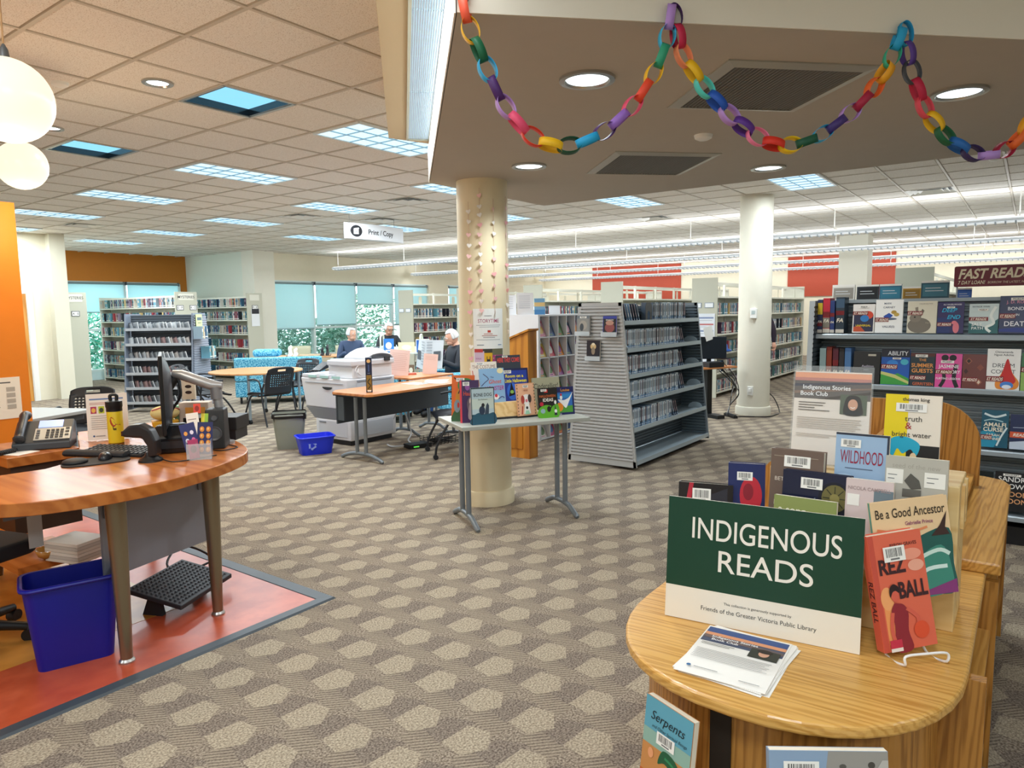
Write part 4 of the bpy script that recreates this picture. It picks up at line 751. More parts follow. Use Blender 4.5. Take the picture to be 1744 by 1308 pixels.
ob('navy book with a red moon, tilted on the front step', 2.07, .715, .61, 1.115, .21, .045, '#1f2a5e', [('e', .62, .55, .3, .27, '#c22436'), ('e', .55, .6, .14, .12, '#8e1a2c'), ('r', 0, 0, 1, .25, '#7fa4d0'), ('b', .24, .76, .42, .12)], rzo=.3)
ob('picture book with a green wave and eagle, behind the orange book', 2.02, .30, .10, 1.085, .25, .014, '#e9c79a', [('p', smooth_closed([(.2, 0), (.24, .3), (.4, .5), (.62, .62), (.98, .66), (.99, .3), (.98, .01), (.6, .01)], 4), '#1f5a52'), ('p', smooth_closed([(.3, 0), (.35, .25), (.55, .4), (.85, .5), (.95, .3), (.9, .02)], 4), '#3f8a78'), ('l', [(.3, .1), (.5, .35), (.8, .45), (.95, .4)], .05, '#cfe6da'), ('l', [(.4, .02), (.6, .25), (.9, .28)], .05, '#d8ece4'), ('p', [(.3, 0), (1, 0), (1, .14), (.6, .05)], '#8a3a78'), ('p', [(.74, .6), (.86, .7), (.97, .84), (.93, .68), (.98, .6), (.86, .6)], '#3a2420'), ('l', [(.05, .72), (.4, .66), (.7, .7)], .03, '#e58a5a'), ('t', 'Be a Good Ancestor', .5, .83, .1, .9, '#2a2018', {'b': .005}), ('t', 'Gabrielle Prince', .6, .74, .04, .36, '#8a3a6a')], rzo=.66, spine='#5f9c90', ry=-.10)
book('orange book with a basketball player standing on a white wire easel', .145, .29, .03, (1.95, .212, .722), -.80, '#e0694e', [('r', .0, 0, .1, 1, '#c9503e'), ('r', .12, .06, .3, .5, '#f09a5a'), ('e', .2, .45, .12, .1, '#f2a66a'), ('e', .82, .7, .15, .05, '#eda88f'), ('e', .75, .8, .2, .05, '#ee9a80'), ('t', 'BYRON GRAVES', .64, .88, .03, .5, '#5a2a24'), ('t', 'REZ', .38, .66, .13, .5, '#3a1a20', {'b': .035}), ('t', 'BALL', .7, .44, .14, .54, '#3a1a20', {'b': .035}), ('p', smooth_closed([(.24, .0), (.26, .22), (.23, .33), (.3, .4), (.38, .4), (.48, .38), (.54, .31), (.5, .16), (.54, 0)], 4), '#8f2430'), ('l', [(.25, .33), (.2, .18), (.24, .05)], .07, '#d8604c'), ('l', [(.52, .35), (.7, .26), (.68, .17)], .07, '#d8604c'), ('e', .74, .15, .14, .075, '#e0512e'), ('e', .34, .47, .075, .055, '#d8604c'), ('p', smooth_closed([(.25, .46), (.25, .53), (.33, .57), (.42, .54), (.42, .49), (.36, .51), (.3, .5)], 4), '#2a1418'), ('r', .12, .02, .34, .1, '#c9304a'), ('r', .12, .0, .34, .03, '#f0e6dc'), ('b', .24, .76, .4, .13)], lean=-.16, ry=-.10, spine='#cf5a44', spine_txt=('REZ BALL', '#4a1a20'), group='books on the oak display island')
t = thing('wire_easel', 'white wire book easel under the orange book', 'easel', (1.95, .212, .70), -.80); M = C('#f2f0ec', .35)
b = MB(); b.tube(spline([(-.05, .06, .14), (-.05, .02, .008), (-.05, -.055, .006), (-.05, -.06, .03), (.0, -.062, .034), (.06, -.06, .03), (.06, -.055, .006), (.06, .02, .008), (.06, .06, .14)], 6), .0032, M, 8); b.build('wire', t)
# green sign
t = thing('sign_board', 'green and cream INDIGENOUS READS sign leaning on the oak island', 'sign', (1.855, .56, .701), -1.455, rx=-.10)
W_, H_ = .505, .345
b = MB(); b.box((-W_ / 2, -.003, 0), (W_ / 2, .003, H_), C('#efe6d6', .5)); b.build('board', t)
b = MB(); g0 = H_ * .27; b.add([(-W_ / 2, -.0033, g0), (W_ / 2, -.0033, g0), (W_ / 2, -.0033, H_), (-W_ / 2, -.0033, H_)], [(0, 1, 2, 3)], C('#0b3d2a', .4)); b.build('green_field', t)
b = MB(); M = C('#efe8dc', .5); b.text('INDIGENOUS', .01, .235, .385, .062, -.0036, M, .004); b.text('READS', .015, .15, .245, .062, -.0036, M, .004); b.build('title_lettering', t); b = MB(); b.text('This collection is generously supported by', 0, .060, .2, .0075, -.0036, C('#333333', .5), 0); b.text('Friends of the Greater Victoria Public Library', 0, .036, .3, .0125, -.0036, C('#333333', .5), 0); b.build('credit_lettering', t)
MB().hexa([(-W_ / 2, .003, 0), (W_ / 2, .003, 0), (W_ / 2, .09, -.008), (-W_ / 2, .09, -.008)], [(-W_ / 2, .003, .004), (W_ / 2, .003, .004), (W_ / 2, .09, -.005), (-W_ / 2, .09, -.005)], C('#e9e9e6', .2)).build('foot', t)
# leaflets
for k in range(5):
    t = thing('leaflet', ['book club leaflet lying on top of the stack before the green sign', 'leaflet second from the top of the stack before the green sign', 'leaflet in the middle of the stack before the green sign', 'leaflet second from the bottom of the stack before the green sign', 'bottom leaflet of the stack before the green sign'][k], 'leaflet', (1.685 + .004 * (k % 3), .56 - .003 * k, .7075 - k * .0016), -PI / 2 + [.05, -.03, .02, -.06, .03][k], 'stack of book club leaflets')
    MB().box((-.108, -.14, -.0012), (.108, .14, 0), C('#f3efe8', .6)).build('sheet', t)
    if k == 0:
        b = MB(); art(b, .216, .28, 0, [('r', 0.02, .66, .98, .97, '#46506a'), ('r', .02, .86, .98, .97, '#2f4f8a'), ('r', .02, .80, .98, .86, '#e09a70'), ('p', [(.02, .8), (.98, .76), (.98, .7), (.02, .74)], '#6a5a5a'), ('t', 'Indigenous Stories', .4, .76, .042, .66, '#ffffff'), ('t', 'Book Club', .3, .70, .042, .4, '#ffffff'), ('r', .62, .55, .95, .73, '#30342c'), ('e', .78, .65, .06, .06, '#d8a488'), ('e', .78, .70, .09, .04, '#241a16'), ('r', .06, .62, .45, .628, '#666666'), ('r', .06, .59, .4, .598, '#666666')] + [('r', .06, .48 - .03 * q, .06 + (.86, .84, .8)[q % 3], .488 - .03 * q, '#b0b0b0') for q in range(7)] + [('e', .12, .12, .025, .02, '#3a6a9a'), ('r', .18, .11, .45, .12, '#8a8a8a'), ('r', .7, .06, .92, .07, '#8a8a8a')])
        b.v = [(x, z - .14, -y + .0002) for x, y, z in b.v]; b.build('leaflet_print', t)
# books on the lower front of the oak island
book('blue to orange book with a green snake leaning on the island base, low left', .155, .23, .02, (1.475, .655, .405), -1.95, '#c98a4e', [('r', 0, .66, 1, 1, '#5fa3b8'), ('r', 0, .5, 1, .66, '#8fb3a4'), ('r', 0, 0, 1, .2, '#c0602e'), ('p', smooth_closed([(.45, .52), (.7, .5), (.86, .36), (.82, .2), (.6, .1), (.5, .22), (.66, .34), (.5, .4), (.36, .36)], 4), '#1c5a3a'), ('l', [(.5, .46), (.7, .42), (.76, .3)], .04, '#2f8a5a'), ('e', .2, .42, .06, .055, '#e8a070'), ('t', 'Serpents', .5, .78, .1, .8, '#1c2a2e', {'s': .3, 'b': 0}), ('t', 'and Other Spiritual Beings', .55, .70, .035, .74, '#1c2a2e', {'s': .3, 'b': 0}), ('b', .3, .56, .38, .13)], lean=-.12, soft=True, group='books on the lower front of the oak island')
book('blue and grey book with a photographed face lying against the island base', .24, .17, .02, (1.46, .285, .50), -.98, '#8fa6c0', [('p', [(.4, 0), (1, 0), (1, 1), (.5, 1)], '#9a968f'), ('e', .62, .82, .03, .03, '#5a5650'), ('e', .86, .84, .03, .04, '#4a4640'), ('p', [(.7, .3), (.95, .9), (1, .9), (1, .2)], '#b9b5ae'), ('t', 'sose', .28, .3, .16, .35, '#2a3650', {'b': 0}), ('b', .12, .62, .3, .26)], lean=-.15, soft=True, group='books on the lower front of the oak island')
for y, lab in ((.655, 'left'), (.285, 'right')):
    t = thing('book_ledge', 'small oak ledge low on the island front, %s of the dark slot' % lab, 'ledge', (1.475 if lab == 'left' else 1.46, y, .38 if lab == 'left' else .475), -1.95 if lab == 'left' else -.98); MB().box((-.12, -.045, 0), (.12, .1, .02), OAKX).build('ledge', t, bevel=.003); MB().box((-.12, -.05, 0), (.12, -.045, .04), OAKX).build('ledge_lip', t)

# ================================================================== PAPER CHAINS on the bulkhead front (plane x + y = 3.60)
def chain(label, pts, cols):
    """pts: (s, z) path, s along the bulkhead face; one paper link per colour"""
    t = thing('paper_chain', label, 'paper chain', (1.8, 1.8, 2.61), -PI / 4, 'rainbow paper chains')
    path = spline(pts, 8); L = [0.0]
    for i in range(1, len(path)): L.append(L[-1] + math.hypot(path[i][0] - path[i - 1][0], path[i][1] - path[i - 1][1]))
    def at(d):
        for i in range(1, len(L)):
            if L[i] >= d: f_ = (d - L[i - 1]) / max(1e-6, L[i] - L[i - 1]); return [path[i - 1][k] + (path[i][k] - path[i - 1][k]) * f_ for k in (0, 1)]
        return list(path[-1])
    n = len(cols); step = L[-1] / n; rnd = random.Random(len(label))
    for k, c in enumerate(cols):
        p = at((k + .5) * step); a = at((k + .1) * step); q = at((k + .9) * step); ang = math.atan2(q[1] - a[1], q[0] - a[0])
        half = step * .64; wd = .031; tw = (0 if k % 2 else PI / 2) + rnd.uniform(-.3, .3); N_ = 22; vs = []; fs = []
        asp = rnd.uniform(.56, .68)
        for i in range(N_):
            th = 2 * PI * i / N_; x = half * math.cos(th); y = half * asp * math.sin(th)
            for s in (-1, 1):
                yy, zz = y, s * wd / 2
                y2 = yy * math.cos(tw) - zz * math.sin(tw); z2 = yy * math.sin(tw) + zz * math.cos(tw)
                vs.append((p[0] + x * math.cos(ang) - z2 * math.sin(ang), y2 - .005, p[1] - 2.61 + x * math.sin(ang) + z2 * math.cos(ang)))
        for i in range(N_): j = (i + 1) % N_; fs.append((2 * i, 2 * j, 2 * j + 1, 2 * i + 1))
        MB().add(vs, fs, C(c, .55)).build('paper_link', t, smooth='auto', solid=.0006)
RD, OR, YE, GR, BL, PU, LP, PK, TQ, DB = '#c21a40', '#ef6a28', '#f3bd12', '#10643f', '#22a8dc', '#4a1f66', '#b48ad2', '#ec4f74', '#35c2a6', '#1d55a8'
chain('left paper chain from the bulkhead corner, red link at its top', [(.225, 2.72), (.235, 2.64), (.254, 2.553), (.309, 2.428), (.369, 2.305), (.456, 2.206), (.565, 2.164), (.693, 2.197), (.81, 2.282), (.893, 2.385), (.957, 2.512), (.985, 2.66)],
      [RD, '#ef5a3a', YE, GR, BL, PU, LP, PK, '#e0371c', YE, '#0d5238', BL, PU, '#9a6cc8', PK, '#ef4a2a', YE, '#2a9a72', '#2fb0d8', LP])
chain('middle paper chain hanging between two pins, pink and red links at its bottom', [(.99, 2.66), (1.024, 2.509), (1.097, 2.404), (1.19, 2.309), (1.303, 2.225), (1.418, 2.184), (1.548, 2.21), (1.667, 2.284), (1.771, 2.376), (1.847, 2.482), (1.90, 2.62)],
      [PU, '#c81e48', '#f08a5a', YE, '#4fd0c4', '#1f57b8', LP, '#5a2a8c', '#ee7aa4', '#e0301c', '#f5cf10', '#0d5238', BL, '#3f2a70', '#b890d8', '#a8183c', OR, '#f2a81c', '#2fb894', BL])
chain('right paper chain running out of the frame', [(1.91, 2.64), (1.93, 2.53), (1.975, 2.41), (2.038, 2.302), (2.143, 2.209), (2.275, 2.162), (2.398, 2.203), (2.5, 2.33), (2.6, 2.5), (2.65, 2.63)],
      [BL, '#5a3a90', '#3a4048', '#c21a40', '#e0485a', YE, GR, '#1f66b0', '#38285e', '#b890d8', '#a8183c', OR, '#f2a81c', GR, BL, LP, YE, RD])
for s, z, lab in ((.985, 2.665, 'white tape holding the left and middle paper chains'), (1.905, 2.635, 'white tape holding the middle and right paper chains')):
    t = thing('tape_pin', lab, 'tape', (1.8 + s * .7071 + .01, 1.8 - s * .7071 + .01, z), -PI / 4); MB().box((-.02, -.004, -.012), (.02, .004, .012), M_WHITE).build('tape', t, bevel=.002)
# ================================================================== BOOK TABLE in front of the cream column
E1 = (.857, -.515); E2 = (.515, .857); RZT = math.atan2(-.515, .857); TO = (3.70, 3.16); TZ = .775
def tp(a, b_, z=0.0): return (TO[0] + E1[0] * a + E2[0] * b_, TO[1] + E1[1] * a + E2[1] * b_, z)
tb = thing('display_table', 'small grey-topped table of picture books before the cream column', 'table', tp(0, 0), RZT)
MB().box((-.01, 0, TZ - .03), (1.01, .58, TZ), C('#a9aca4', .45)).build('table_top', tb, bevel=.005)
M_LEG = C('#7d858c', .4, metal=.4)
def tleg(par, x, y0, y1, ztop, mat):
    ym = (y0 + y1) / 2
    for s in (-.07, .07): MB().cyl((x, ym + s, .07), (x, ym + s, ztop), .02, mat, 16).build('leg', par, smooth='auto')
    pts = [(x, y0, .012), (x, y0 + .08, .045), (x, ym - .1, .075), (x, ym + .1, .075), (x, y1 - .08, .045), (x, y1, .012)]
    b = MB(); b.tube(spline(pts, 5), [.014] + [.02] * 24 + [.014], mat, 10); b.build('foot', par, smooth='auto')
for x in (.1, .9): tleg(tb, x, .01, .56, TZ - .03, M_LEG)
def tbk(label, a0, a1, e, zt, h, cover, els, T=.012, lean=-.14, rzo=0.0, **kw):
    return book(label, abs(a1 - a0), h, T, tp((a0 + a1) / 2, e, zt - h), RZT + rzo, cover, els, lean=lean, group='picture books on the grey table', **kw)
tbk('orange jungle picture book at the left end of the grey table', -.0, .17, .26, 1.115, .34, '#d9641f', [('p', smooth_closed([(0, 0), (.3, .35), (.6, .3), (1, .5), (1, 0)], 4), '#2f5a34'), ('e', .45, .5, .28, .24, '#c9851f'), ('e', .62, .78, .36, .16, '#3f7f3c'), ('e', .25, .33, .14, .14, '#7d8f9a'), ('e', .3, .35, .05, .06, '#c02818'), ('l', [(.1, .95), (.4, .8), (.3, .6)], .05, '#2a2018'), ('b', .2, .86, .36, .08)], rzo=-.55)
tbk('purple picture book with a pale figure, second from the left on the grey table', .04, .18, .17, 1.085, .31, '#3c1f4e', [('r', 0, 0, .1, 1, '#d83a4a'), ('e', .6, .42, .24, .2, '#6a5660'), ('e', .6, .5, .12, .1, '#d9c2b4'), ('p', smooth_closed([(.42, .1), (.5, .45), (.7, .45), (.8, .1)], 4), '#a58f92'), ('e', .4, .84, .12, .08, '#8a4a8e'), ('t', 'Haunted', .56, .64, .1, .74, '#c8492f', {'b': .015}), ('b', .16, .87, .34, .09)], rzo=-.3, spine='#c93344')
tbk('pale blue book with child and dog silhouettes, front of the grey table', .085, .26, .06, 1.04, .265, '#b9d0d8', [('r', 0, .42, 1, .7, '#c9d8d0'), ('r', 0, .0, 1, .28, '#1f4a5e'), ('p', smooth_closed([(0, .2), (.3, .32), (.6, .26), (1, .3), (1, 0), (0, 0)], 4), '#2a5a70'), ('e', .45, .38, .13, .12, '#2a3a52'), ('e', .5, .52, .07, .055, '#2a2a30'), ('p', [(.56, .28), (.64, .52), (.7, .58), (.76, .5), (.74, .28)], '#38485a'), ('t', 'BONE DOG', .5, .76, .09, .78, '#2a3034', {'b': .01}), ('t', 'Eric Rohmann', .5, .66, .035, .4, '#4a5a60'), ('l', [(0, 0), (0, 1)], .03, '#1c2a30'), ('r', .97, 0, 1, 1, '#20323a'), ('r', 0, .97, 1, 1, '#20323a')], lean=-.06)
tbk('light blue picture book with red ghost lettering on the wooden ledge', .25, .455, .32, 1.15, .26, '#8fb8dc', [('l', [(.15, .85), (.35, .7), (.2, .6), (.05, .5)], .03, '#4a4a70'), ('e', .85, .92, .13, .08, '#ece2b0'), ('e', .62, .16, .12, .08, '#f2f0ee'), ('e', .62, .2, .06, .05, '#d83a4a'), ('t', 'The', .5, .72, .05, .2, '#4a5a8a'), ('t', 'Ghost', .62, .56, .12, .56, '#d86a5a', {'s': .2}), ('t', 'MONSTER', .56, .36, .13, .8, '#b83a8a', {'s': .2}), ('l', [(.7, .1), (.85, .16), (.95, .12)], .03, '#3a4a8a')], rzo=.08)
tbk('cream picture book half hidden behind the light blue one', .22, .43, .41, 1.195, .32, '#efe4d4', [('t', 'THE COSTUME', .5, .84, .09, .9, '#8a5a4a', {'b': 0}), ('l', [(.06, .1), (.08, .5), (.05, .8)], .03, '#c9553a'), ('e', .3, .5, .08, .08, '#d9a06a'), ('b', .2, .93, .3, .05)])
tbk('dark grey book with red capitals at the back of the table', .45, .655, .47, 1.235, .3, '#343a44', [('t', 'HERE THEY COME!', .5, .82, .12, .92, '#e0443c', {'b': .02}), ('b', .25, .94, .22, .05)] + [('l', [(.1 + .13 * k, .1), (.12 + .13 * k, .6)], .025, '#4a525e') for k in range(7)])
tbk('midnight blue picture book with a yellow title and a witch', .45, .665, .35, 1.14, .27, '#141a4a', [('r', .06, .04, .94, .94, '#1f3a9a'), ('e', .36, .34, .22, .24, '#2f6ad0'), ('p', [(.2, .2), (.32, .62), (.45, .25)], '#0e1020'), ('e', .33, .33, .07, .05, '#8ac05a'), ('t', 'Room on a', .46, .74, .09, .72, '#f2e32a', {'b': .02}), ('t', 'Little Halloween', .5, .6, .1, .84, '#f2e32a', {'b': .02}), ('b', .04, .86, .3, .09)])
tbk('peach dotted book with a clown-like dog in front of the wooden ledge', .50, .66, .21, 1.035, .245, '#e8b088', [('r', .06, .03, .94, .97, '#eeb893')] + [('e', .04, .05 + .1 * k, .025, .018, '#2a2420') for k in range(10)] + [('e', .96, .05 + .1 * k, .025, .018, '#2a2420') for k in range(10)] + [('e', .5, .5, .26, .16, '#f2ece6'), ('e', .3, .5, .1, .13, '#b0443a'), ('e', .68, .52, .1, .13, '#4a3a36'), ('e', .5, .46, .07, .05, '#e0808a'), ('p', [(.3, .06), (.4, .38), (.62, .38), (.7, .06)], '#f4efe8'), ('e', .5, .24, .06, .045, '#1c1c20'), ('p', [(.36, .04), (.42, .16), (.58, .16), (.64, .04)], '#a8d8b8'), ('l', [(.2, .05), (.26, .3)], .05, '#b02a30'), ('t', 'trick', .5, .76, .06, .4, '#a8604a'), ('b', .34, .86, .3, .08)], rzo=.15)
tbk('grey-green picture book with a scrawled black title at the right', .68, .915, .31, 1.06, .25, '#a9a68a', [('p', [(0, 0), (.4, .2), (.7, .1), (1, .3), (1, 0)], '#8a8568'), ('t', 'Cinderelliot!', .5, .66, .17, .88, '#2a2620', {'b': .0}), ('l', [(.3, .5), (.6, .54), (.85, .5)], .03, '#8a7a5e')])
tbk('black and green activity book with a cat and candles at the right front', .64, .80, .12, 1.0, .222, '#1a1614', [('p', smooth_closed([(0, 0), (0, .3), (.35, .42), (.7, .38), (1, .42), (1, 0)], 4), '#5faf28'), ('r', .32, .84, .5, .94, '#c8201e'), ('t', 'HALLOWEEN', .48, .68, .09, .84, '#c9632a', {'b': .015}), ('t', 'IDEAS', .5, .54, .11, .56, '#f0ece2', {'b': .02}), ('e', .52, .28, .1, .1, '#101010'), ('l', [(.6, .3), (.7, .4), (.62, .46)], .05, '#101010'), ('e', .2, .22, .12, .08, '#8fb0b8'), ('e', .15, .46, .1, .07, '#b81e38'), ('p', [(.78, .06), (.84, .42), (.94, .06)], '#26213a'), ('e', .86, .2, .07, .06, '#ececec'), ('e', .86, .5, .06, .07, '#f0f0ea'), ('b', .14, .88, .3, .08)])
tbk('navy picture book with a white hen and pumpkin at the right end', .80, .985, .21, .99, .2155, '#1c2158', [('r', .0, .08, .92, .8, '#2f6ab8'), ('p', [(0, .08), (.92, .08), (.92, .32), (0, .28)], '#4f9a38'), ('r', 0, .6, .92, .74, '#2f8ac8'), ('e', .28, .28, .2, .16, '#ec8a1f'), ('p', smooth_closed([(.25, .55), (.45, .36), (.6, .24), (.72, .4), (.95, .8), (.78, .62), (.66, .56), (.5, .52)], 4), '#f4f2ee'), ('e', .4, .62, .06, .08, '#f4f2ee'), ('e', .4, .72, .04, .05, '#d81e2a'), ('t', 'Louise', .6, .84, .1, .6, '#e9a23a', {'b': .01}), ('t', 'Margie Palatini'.split()[0], .3, .02, .04, .4, '#d9d9e6')])
t = thing('book_ledge', 'pale wooden easel ledge behind the peach book', 'ledge', tp(.25, .24, TZ), RZT); MB().hexa([(0, 0, 0), (.44, 0, 0), (.44, .2, 0), (0, .2, 0)], [(0, .05, .115), (.44, .05, .115), (.44, .2, .115), (0, .2, .115)], LW).build('ledge_body', t, bevel=.003); MB().box((0, -.02, 0), (.44, 0, .014), C('#2a2a2c', .5)).build('ledge_foot', t)
# ================================================================== column decorations
CX, CY, CR = 4.52, 3.61, .205
def cpt(u, z, off=.004):
    """u metres along the column surface from the point that faces the table front"""
    a0 = math.atan2(-CY, -CX) ; a = a0 + u / CR; return (CX + (CR + off) * math.cos(a), CY + (CR + off) * math.sin(a), z), a
def heart(b, sc, mat):
    pts = [(sc * .062 * 16 * math.sin(t_) ** 3, sc * .062 * (13 * math.cos(t_) - 5 * math.cos(2 * t_) - 2 * math.cos(3 * t_) - math.cos(4 * t_))) for t_ in [2 * PI * k / 20 for k in range(20)]]
    b.prism(pts, -.0008, .0008, mat, 'xz'); return b
HM = {}
for c in ('#f1c3c0', '#f6f2ec', '#e8a9ac'): o = heart(MB(), .02, C(c, .6)).build('heart'); HM[c] = o.data; bpy.data.objects.remove(o)
for s_i, (u, zt, zb, n, lab) in enumerate([(-.108, 2.40, 1.08, 15, 'leftmost paper heart string on the cream column'), (-.02, 2.50, 1.55, 13, 'second paper heart string from the left, above the poster'), (.085, 2.42, 1.53, 9, 'third paper heart string from the left, above the poster'), (.215, 2.45, 1.35, 10, 'rightmost paper heart string at the edge of the cream column')]):
    (x, y, _), a = cpt(u, 0, .01); t = thing('heart_string', lab, 'heart garland', (x, y, zt), a + PI / 2, 'paper heart strings')
    MB().cyl((0, 0, zb - zt), (0, 0, .03), .0012, C('#c9a08a', .6), 6).build('thread', t)
    rnd = random.Random(s_i)
    for k in range(n):
        o = bpy.data.objects.new('heart', HM[rnd.choice(list(HM))]); COL.objects.link(o); o.parent = t; o.location = (rnd.uniform(-.004, .004), -.004, (zb - zt) * (k + .5) / n + rnd.uniform(-.012, .012)); o.rotation_euler = (0, rnd.uniform(-.3, .3), rnd.uniform(-.9, .9) + .3)
t = thing('storytime_poster', 'white storytime poster with autumn photo wrapped on the cream column', 'poster', (0, 0, 0))
def wrapcol(b, uc, z0, off):
    out = []
    for x, y, z in b.v: (X, Y, Z), a = cpt(uc + x, z0 + z, off - y); out.append((X, Y, Z))
    b.v = out; return b
PW, PH = .25, .46
b = MB(); b.grid(lambda u, v_: ((u - .5) * PW, 0, v_ * PH), 10, 2, C('#e9ecea', .6)); wrapcol(b, .035, 1.14, .002).build('sheet', t)
b = MB(); R_ = lambda x0, z0, x1, z1, c, y=-.0006: b.grid(lambda u, v_: ((x0 + (x1 - x0) * u - .5) * PW, y, (z0 + (z1 - z0) * v_) * PH), 8, 1, C(c, .6))
R_(.03, .02, .98, .31, '#3a3a30'); R_(.03, .02, .34, .27, '#c9b4cc', -.001); R_(.34, .02, .6, .24, '#d9a81f', -.001); R_(.6, .02, .98, .2, '#a8447e', -.001); R_(.6, .2, .98, .31, '#6a6a52', -.0012); R_(.03, .25, .3, .31, '#b83a3a', -.0012)
for k in range(14): x = .42 + .04 * (k % 14); R_(min(.94, .6 + .027 * k), .03 + .015 * (k * 7 % 11), min(.97, .625 + .027 * k), .05 + .015 * (k * 7 % 11), ('#e08ab4', '#c8d06a', '#5a2a4a')[k % 3], -.0015)
R_(.42, .08, .53, .13, '#2a2018', -.0015); R_(.42, .13, .44, .18, '#2a2018', -.0015); R_(.51, .13, .53, .18, '#2a2018', -.0015); R_(.43, .03, .45, .08, '#2a2018', -.0015); R_(.5, .03, .52, .08, '#2a2018', -.0015)
for z, x0, x1, c in ((.87, .36, .6, '#9a9aa0'), (.71, .1, .9, '#b4bcc0'), (.68, .2, .86, '#b4bcc0'), (.56, .34, .62, '#c07a6a'), (.53, .28, .78, '#b07a74'), (.5, .32, .7, '#a0a0a4'), (.46, .1, .88, '#b4bcc0'), (.37, .12, .34, '#5a6a80'), (.37, .8, .93, '#5a80b0')): R_(x0, z, x1, z + .012, c)
R_(.46, .59, .56, .63, '#b83a2a')
b.text('STORYTIME', .0, .76 * PH, .17, .03, -.0008, C('#a8446a', .6), .004); b.text('WALK', -.085, .13 * PH, .06, .012, -.0016, C('#9a3a8a', .6), .004)
wrapcol(b, .035, 1.14, .002).build('poster_print', t)

# ================================================================== SERVICE DESK (left)
DZ = .83; DWOOD = wood('desk_walnut', '#bd7236', '#a55c28', 16, 1, .25, .02, 3)
m = DWOOD; m.node_tree.nodes['Mapping'].inputs['Rotation'].default_value = (0, 0, .45)
dk = thing('service_desk', 'curved walnut service desk with grey steel panel and tapered legs', 'desk', (1.6, 3.6, 0))
rim = spline([(.62, 4.05), (.70, 3.72), (1.01, 3.33), (1.23, 3.20), (1.54, 3.155), (1.80, 3.21), (2.06, 3.33), (2.22, 3.47), (2.33, 3.70), (2.40, 4.0), (2.45, 4.5), (2.47, 5.0)], 6)
outl = rim + [(1.98, 5.02), (1.86, 4.72), (1.75, 4.43), (1.62, 4.15), (1.52, 4.0), (1.39, 3.93), (1.2, 3.96), (.95, 4.06)]
MB().prism([(x - 1.6, y - 3.6) for x, y in outl][::-1], DZ - .058, DZ, DWOOD).build('desk_top', dk, bevel=.004)
MLEG = C('#8a7d66', .3, metal=.75)
for x, y in ((1.42, 3.27), (1.95, 3.40), (.80, 3.78), (2.30, 4.8)):
    MB().lathe([(.026, .02), (.045, DZ - .058)], MLEG, c=(x - 1.6, y - 3.6, 0), n=20).build('leg', dk, smooth='auto'); MB().lathe([(.034, 0), (.034, .012), (.026, .022)], M_CHROME, c=(x - 1.6, y - 3.6, 0), n=20).build('leg_glide', dk, smooth='auto')
MB().hexa([(-.15, -.1, .33), (.50, .06, .33), (.497, .075, .33), (-.153, -.085, .33)], [(-.15, -.1, DZ - .07), (.50, .06, DZ - .07), (.497, .075, DZ - .07), (-.153, -.085, DZ - .07)], C('#8d9098', .45, metal=.2)).build('modesty_panel', dk)
for a in (.02, .86):
    x = -.15 + .65 * a; y = -.1 + .16 * a; o = MB().box((x, y - .012, DZ - .2), (x + .09, y - .004, DZ - .06), C('#6d7078', .4, metal=.4)).build('bracket', dk); MB().cyl((x + .045, y - .016, DZ - .13), (x + .045, y - .012, DZ - .13), .006, M_CHROME, 10).build('bolt', o)
for x, y in ((-.42, .12), (-.78, .3)): MB().box((x - .05, y, DZ - .17), (x + .07, y + .006, DZ - .058), C('#6d7078', .4, metal=.3)).build('support_plate', dk)
MB().box((-.37, .14, .5), (-.31, .145, DZ - .1), C('#c9c9c6', .6)).build('hanging_strap', dk)
# return desk with the phone
rt = thing('return_desk', 'low walnut return desk under the desk phone', 'desk', (1.55, 4.75, 0))
MB().box((-.12, -.18, .745), (.27, .42, .80), DWOOD).build('desk_top', rt, bevel=.003); MB().box((-.10, -.16, .35), (.25, .4, .745), C('#3a2414', .6)).build('carcass', rt); MB().box((-.11, -.17, .12), (.26, .35, .16), DWOOD).build('low_shelf', rt)
for x, y in ((-.06, -.12), (.2, -.12), (-.06, .3), (.2, .3)): MB().lathe([(.018, 0), (.032, .12)], MLEG, c=(x, y, 0), n=14).build('leg', rt, smooth='auto')
t = thing('wire_bowl', 'small amber glass bowl on the low shelf under the desk', 'bowl', (1.62, 4.62, .162)); MB().lathe([(.03, 0), (.06, .02), (.075, .06), (.07, .06), (.055, .025), (0, .01)], C('#b8803c', .15, spec=.8), n=20).build('bowl', t, smooth=True)
t = thing('paper_pile', 'white papers stored on the shelf under the desk', 'papers', (1.72, 4.5, .162), .3); [MB().box((-.1, -.13, k * .02), (.1, .13, k * .02 + .018), C(('#d9d4c8', '#c4c0b8', '#e2ded4')[k % 3], .7)).build('sheaf', t) for k in range(6)]
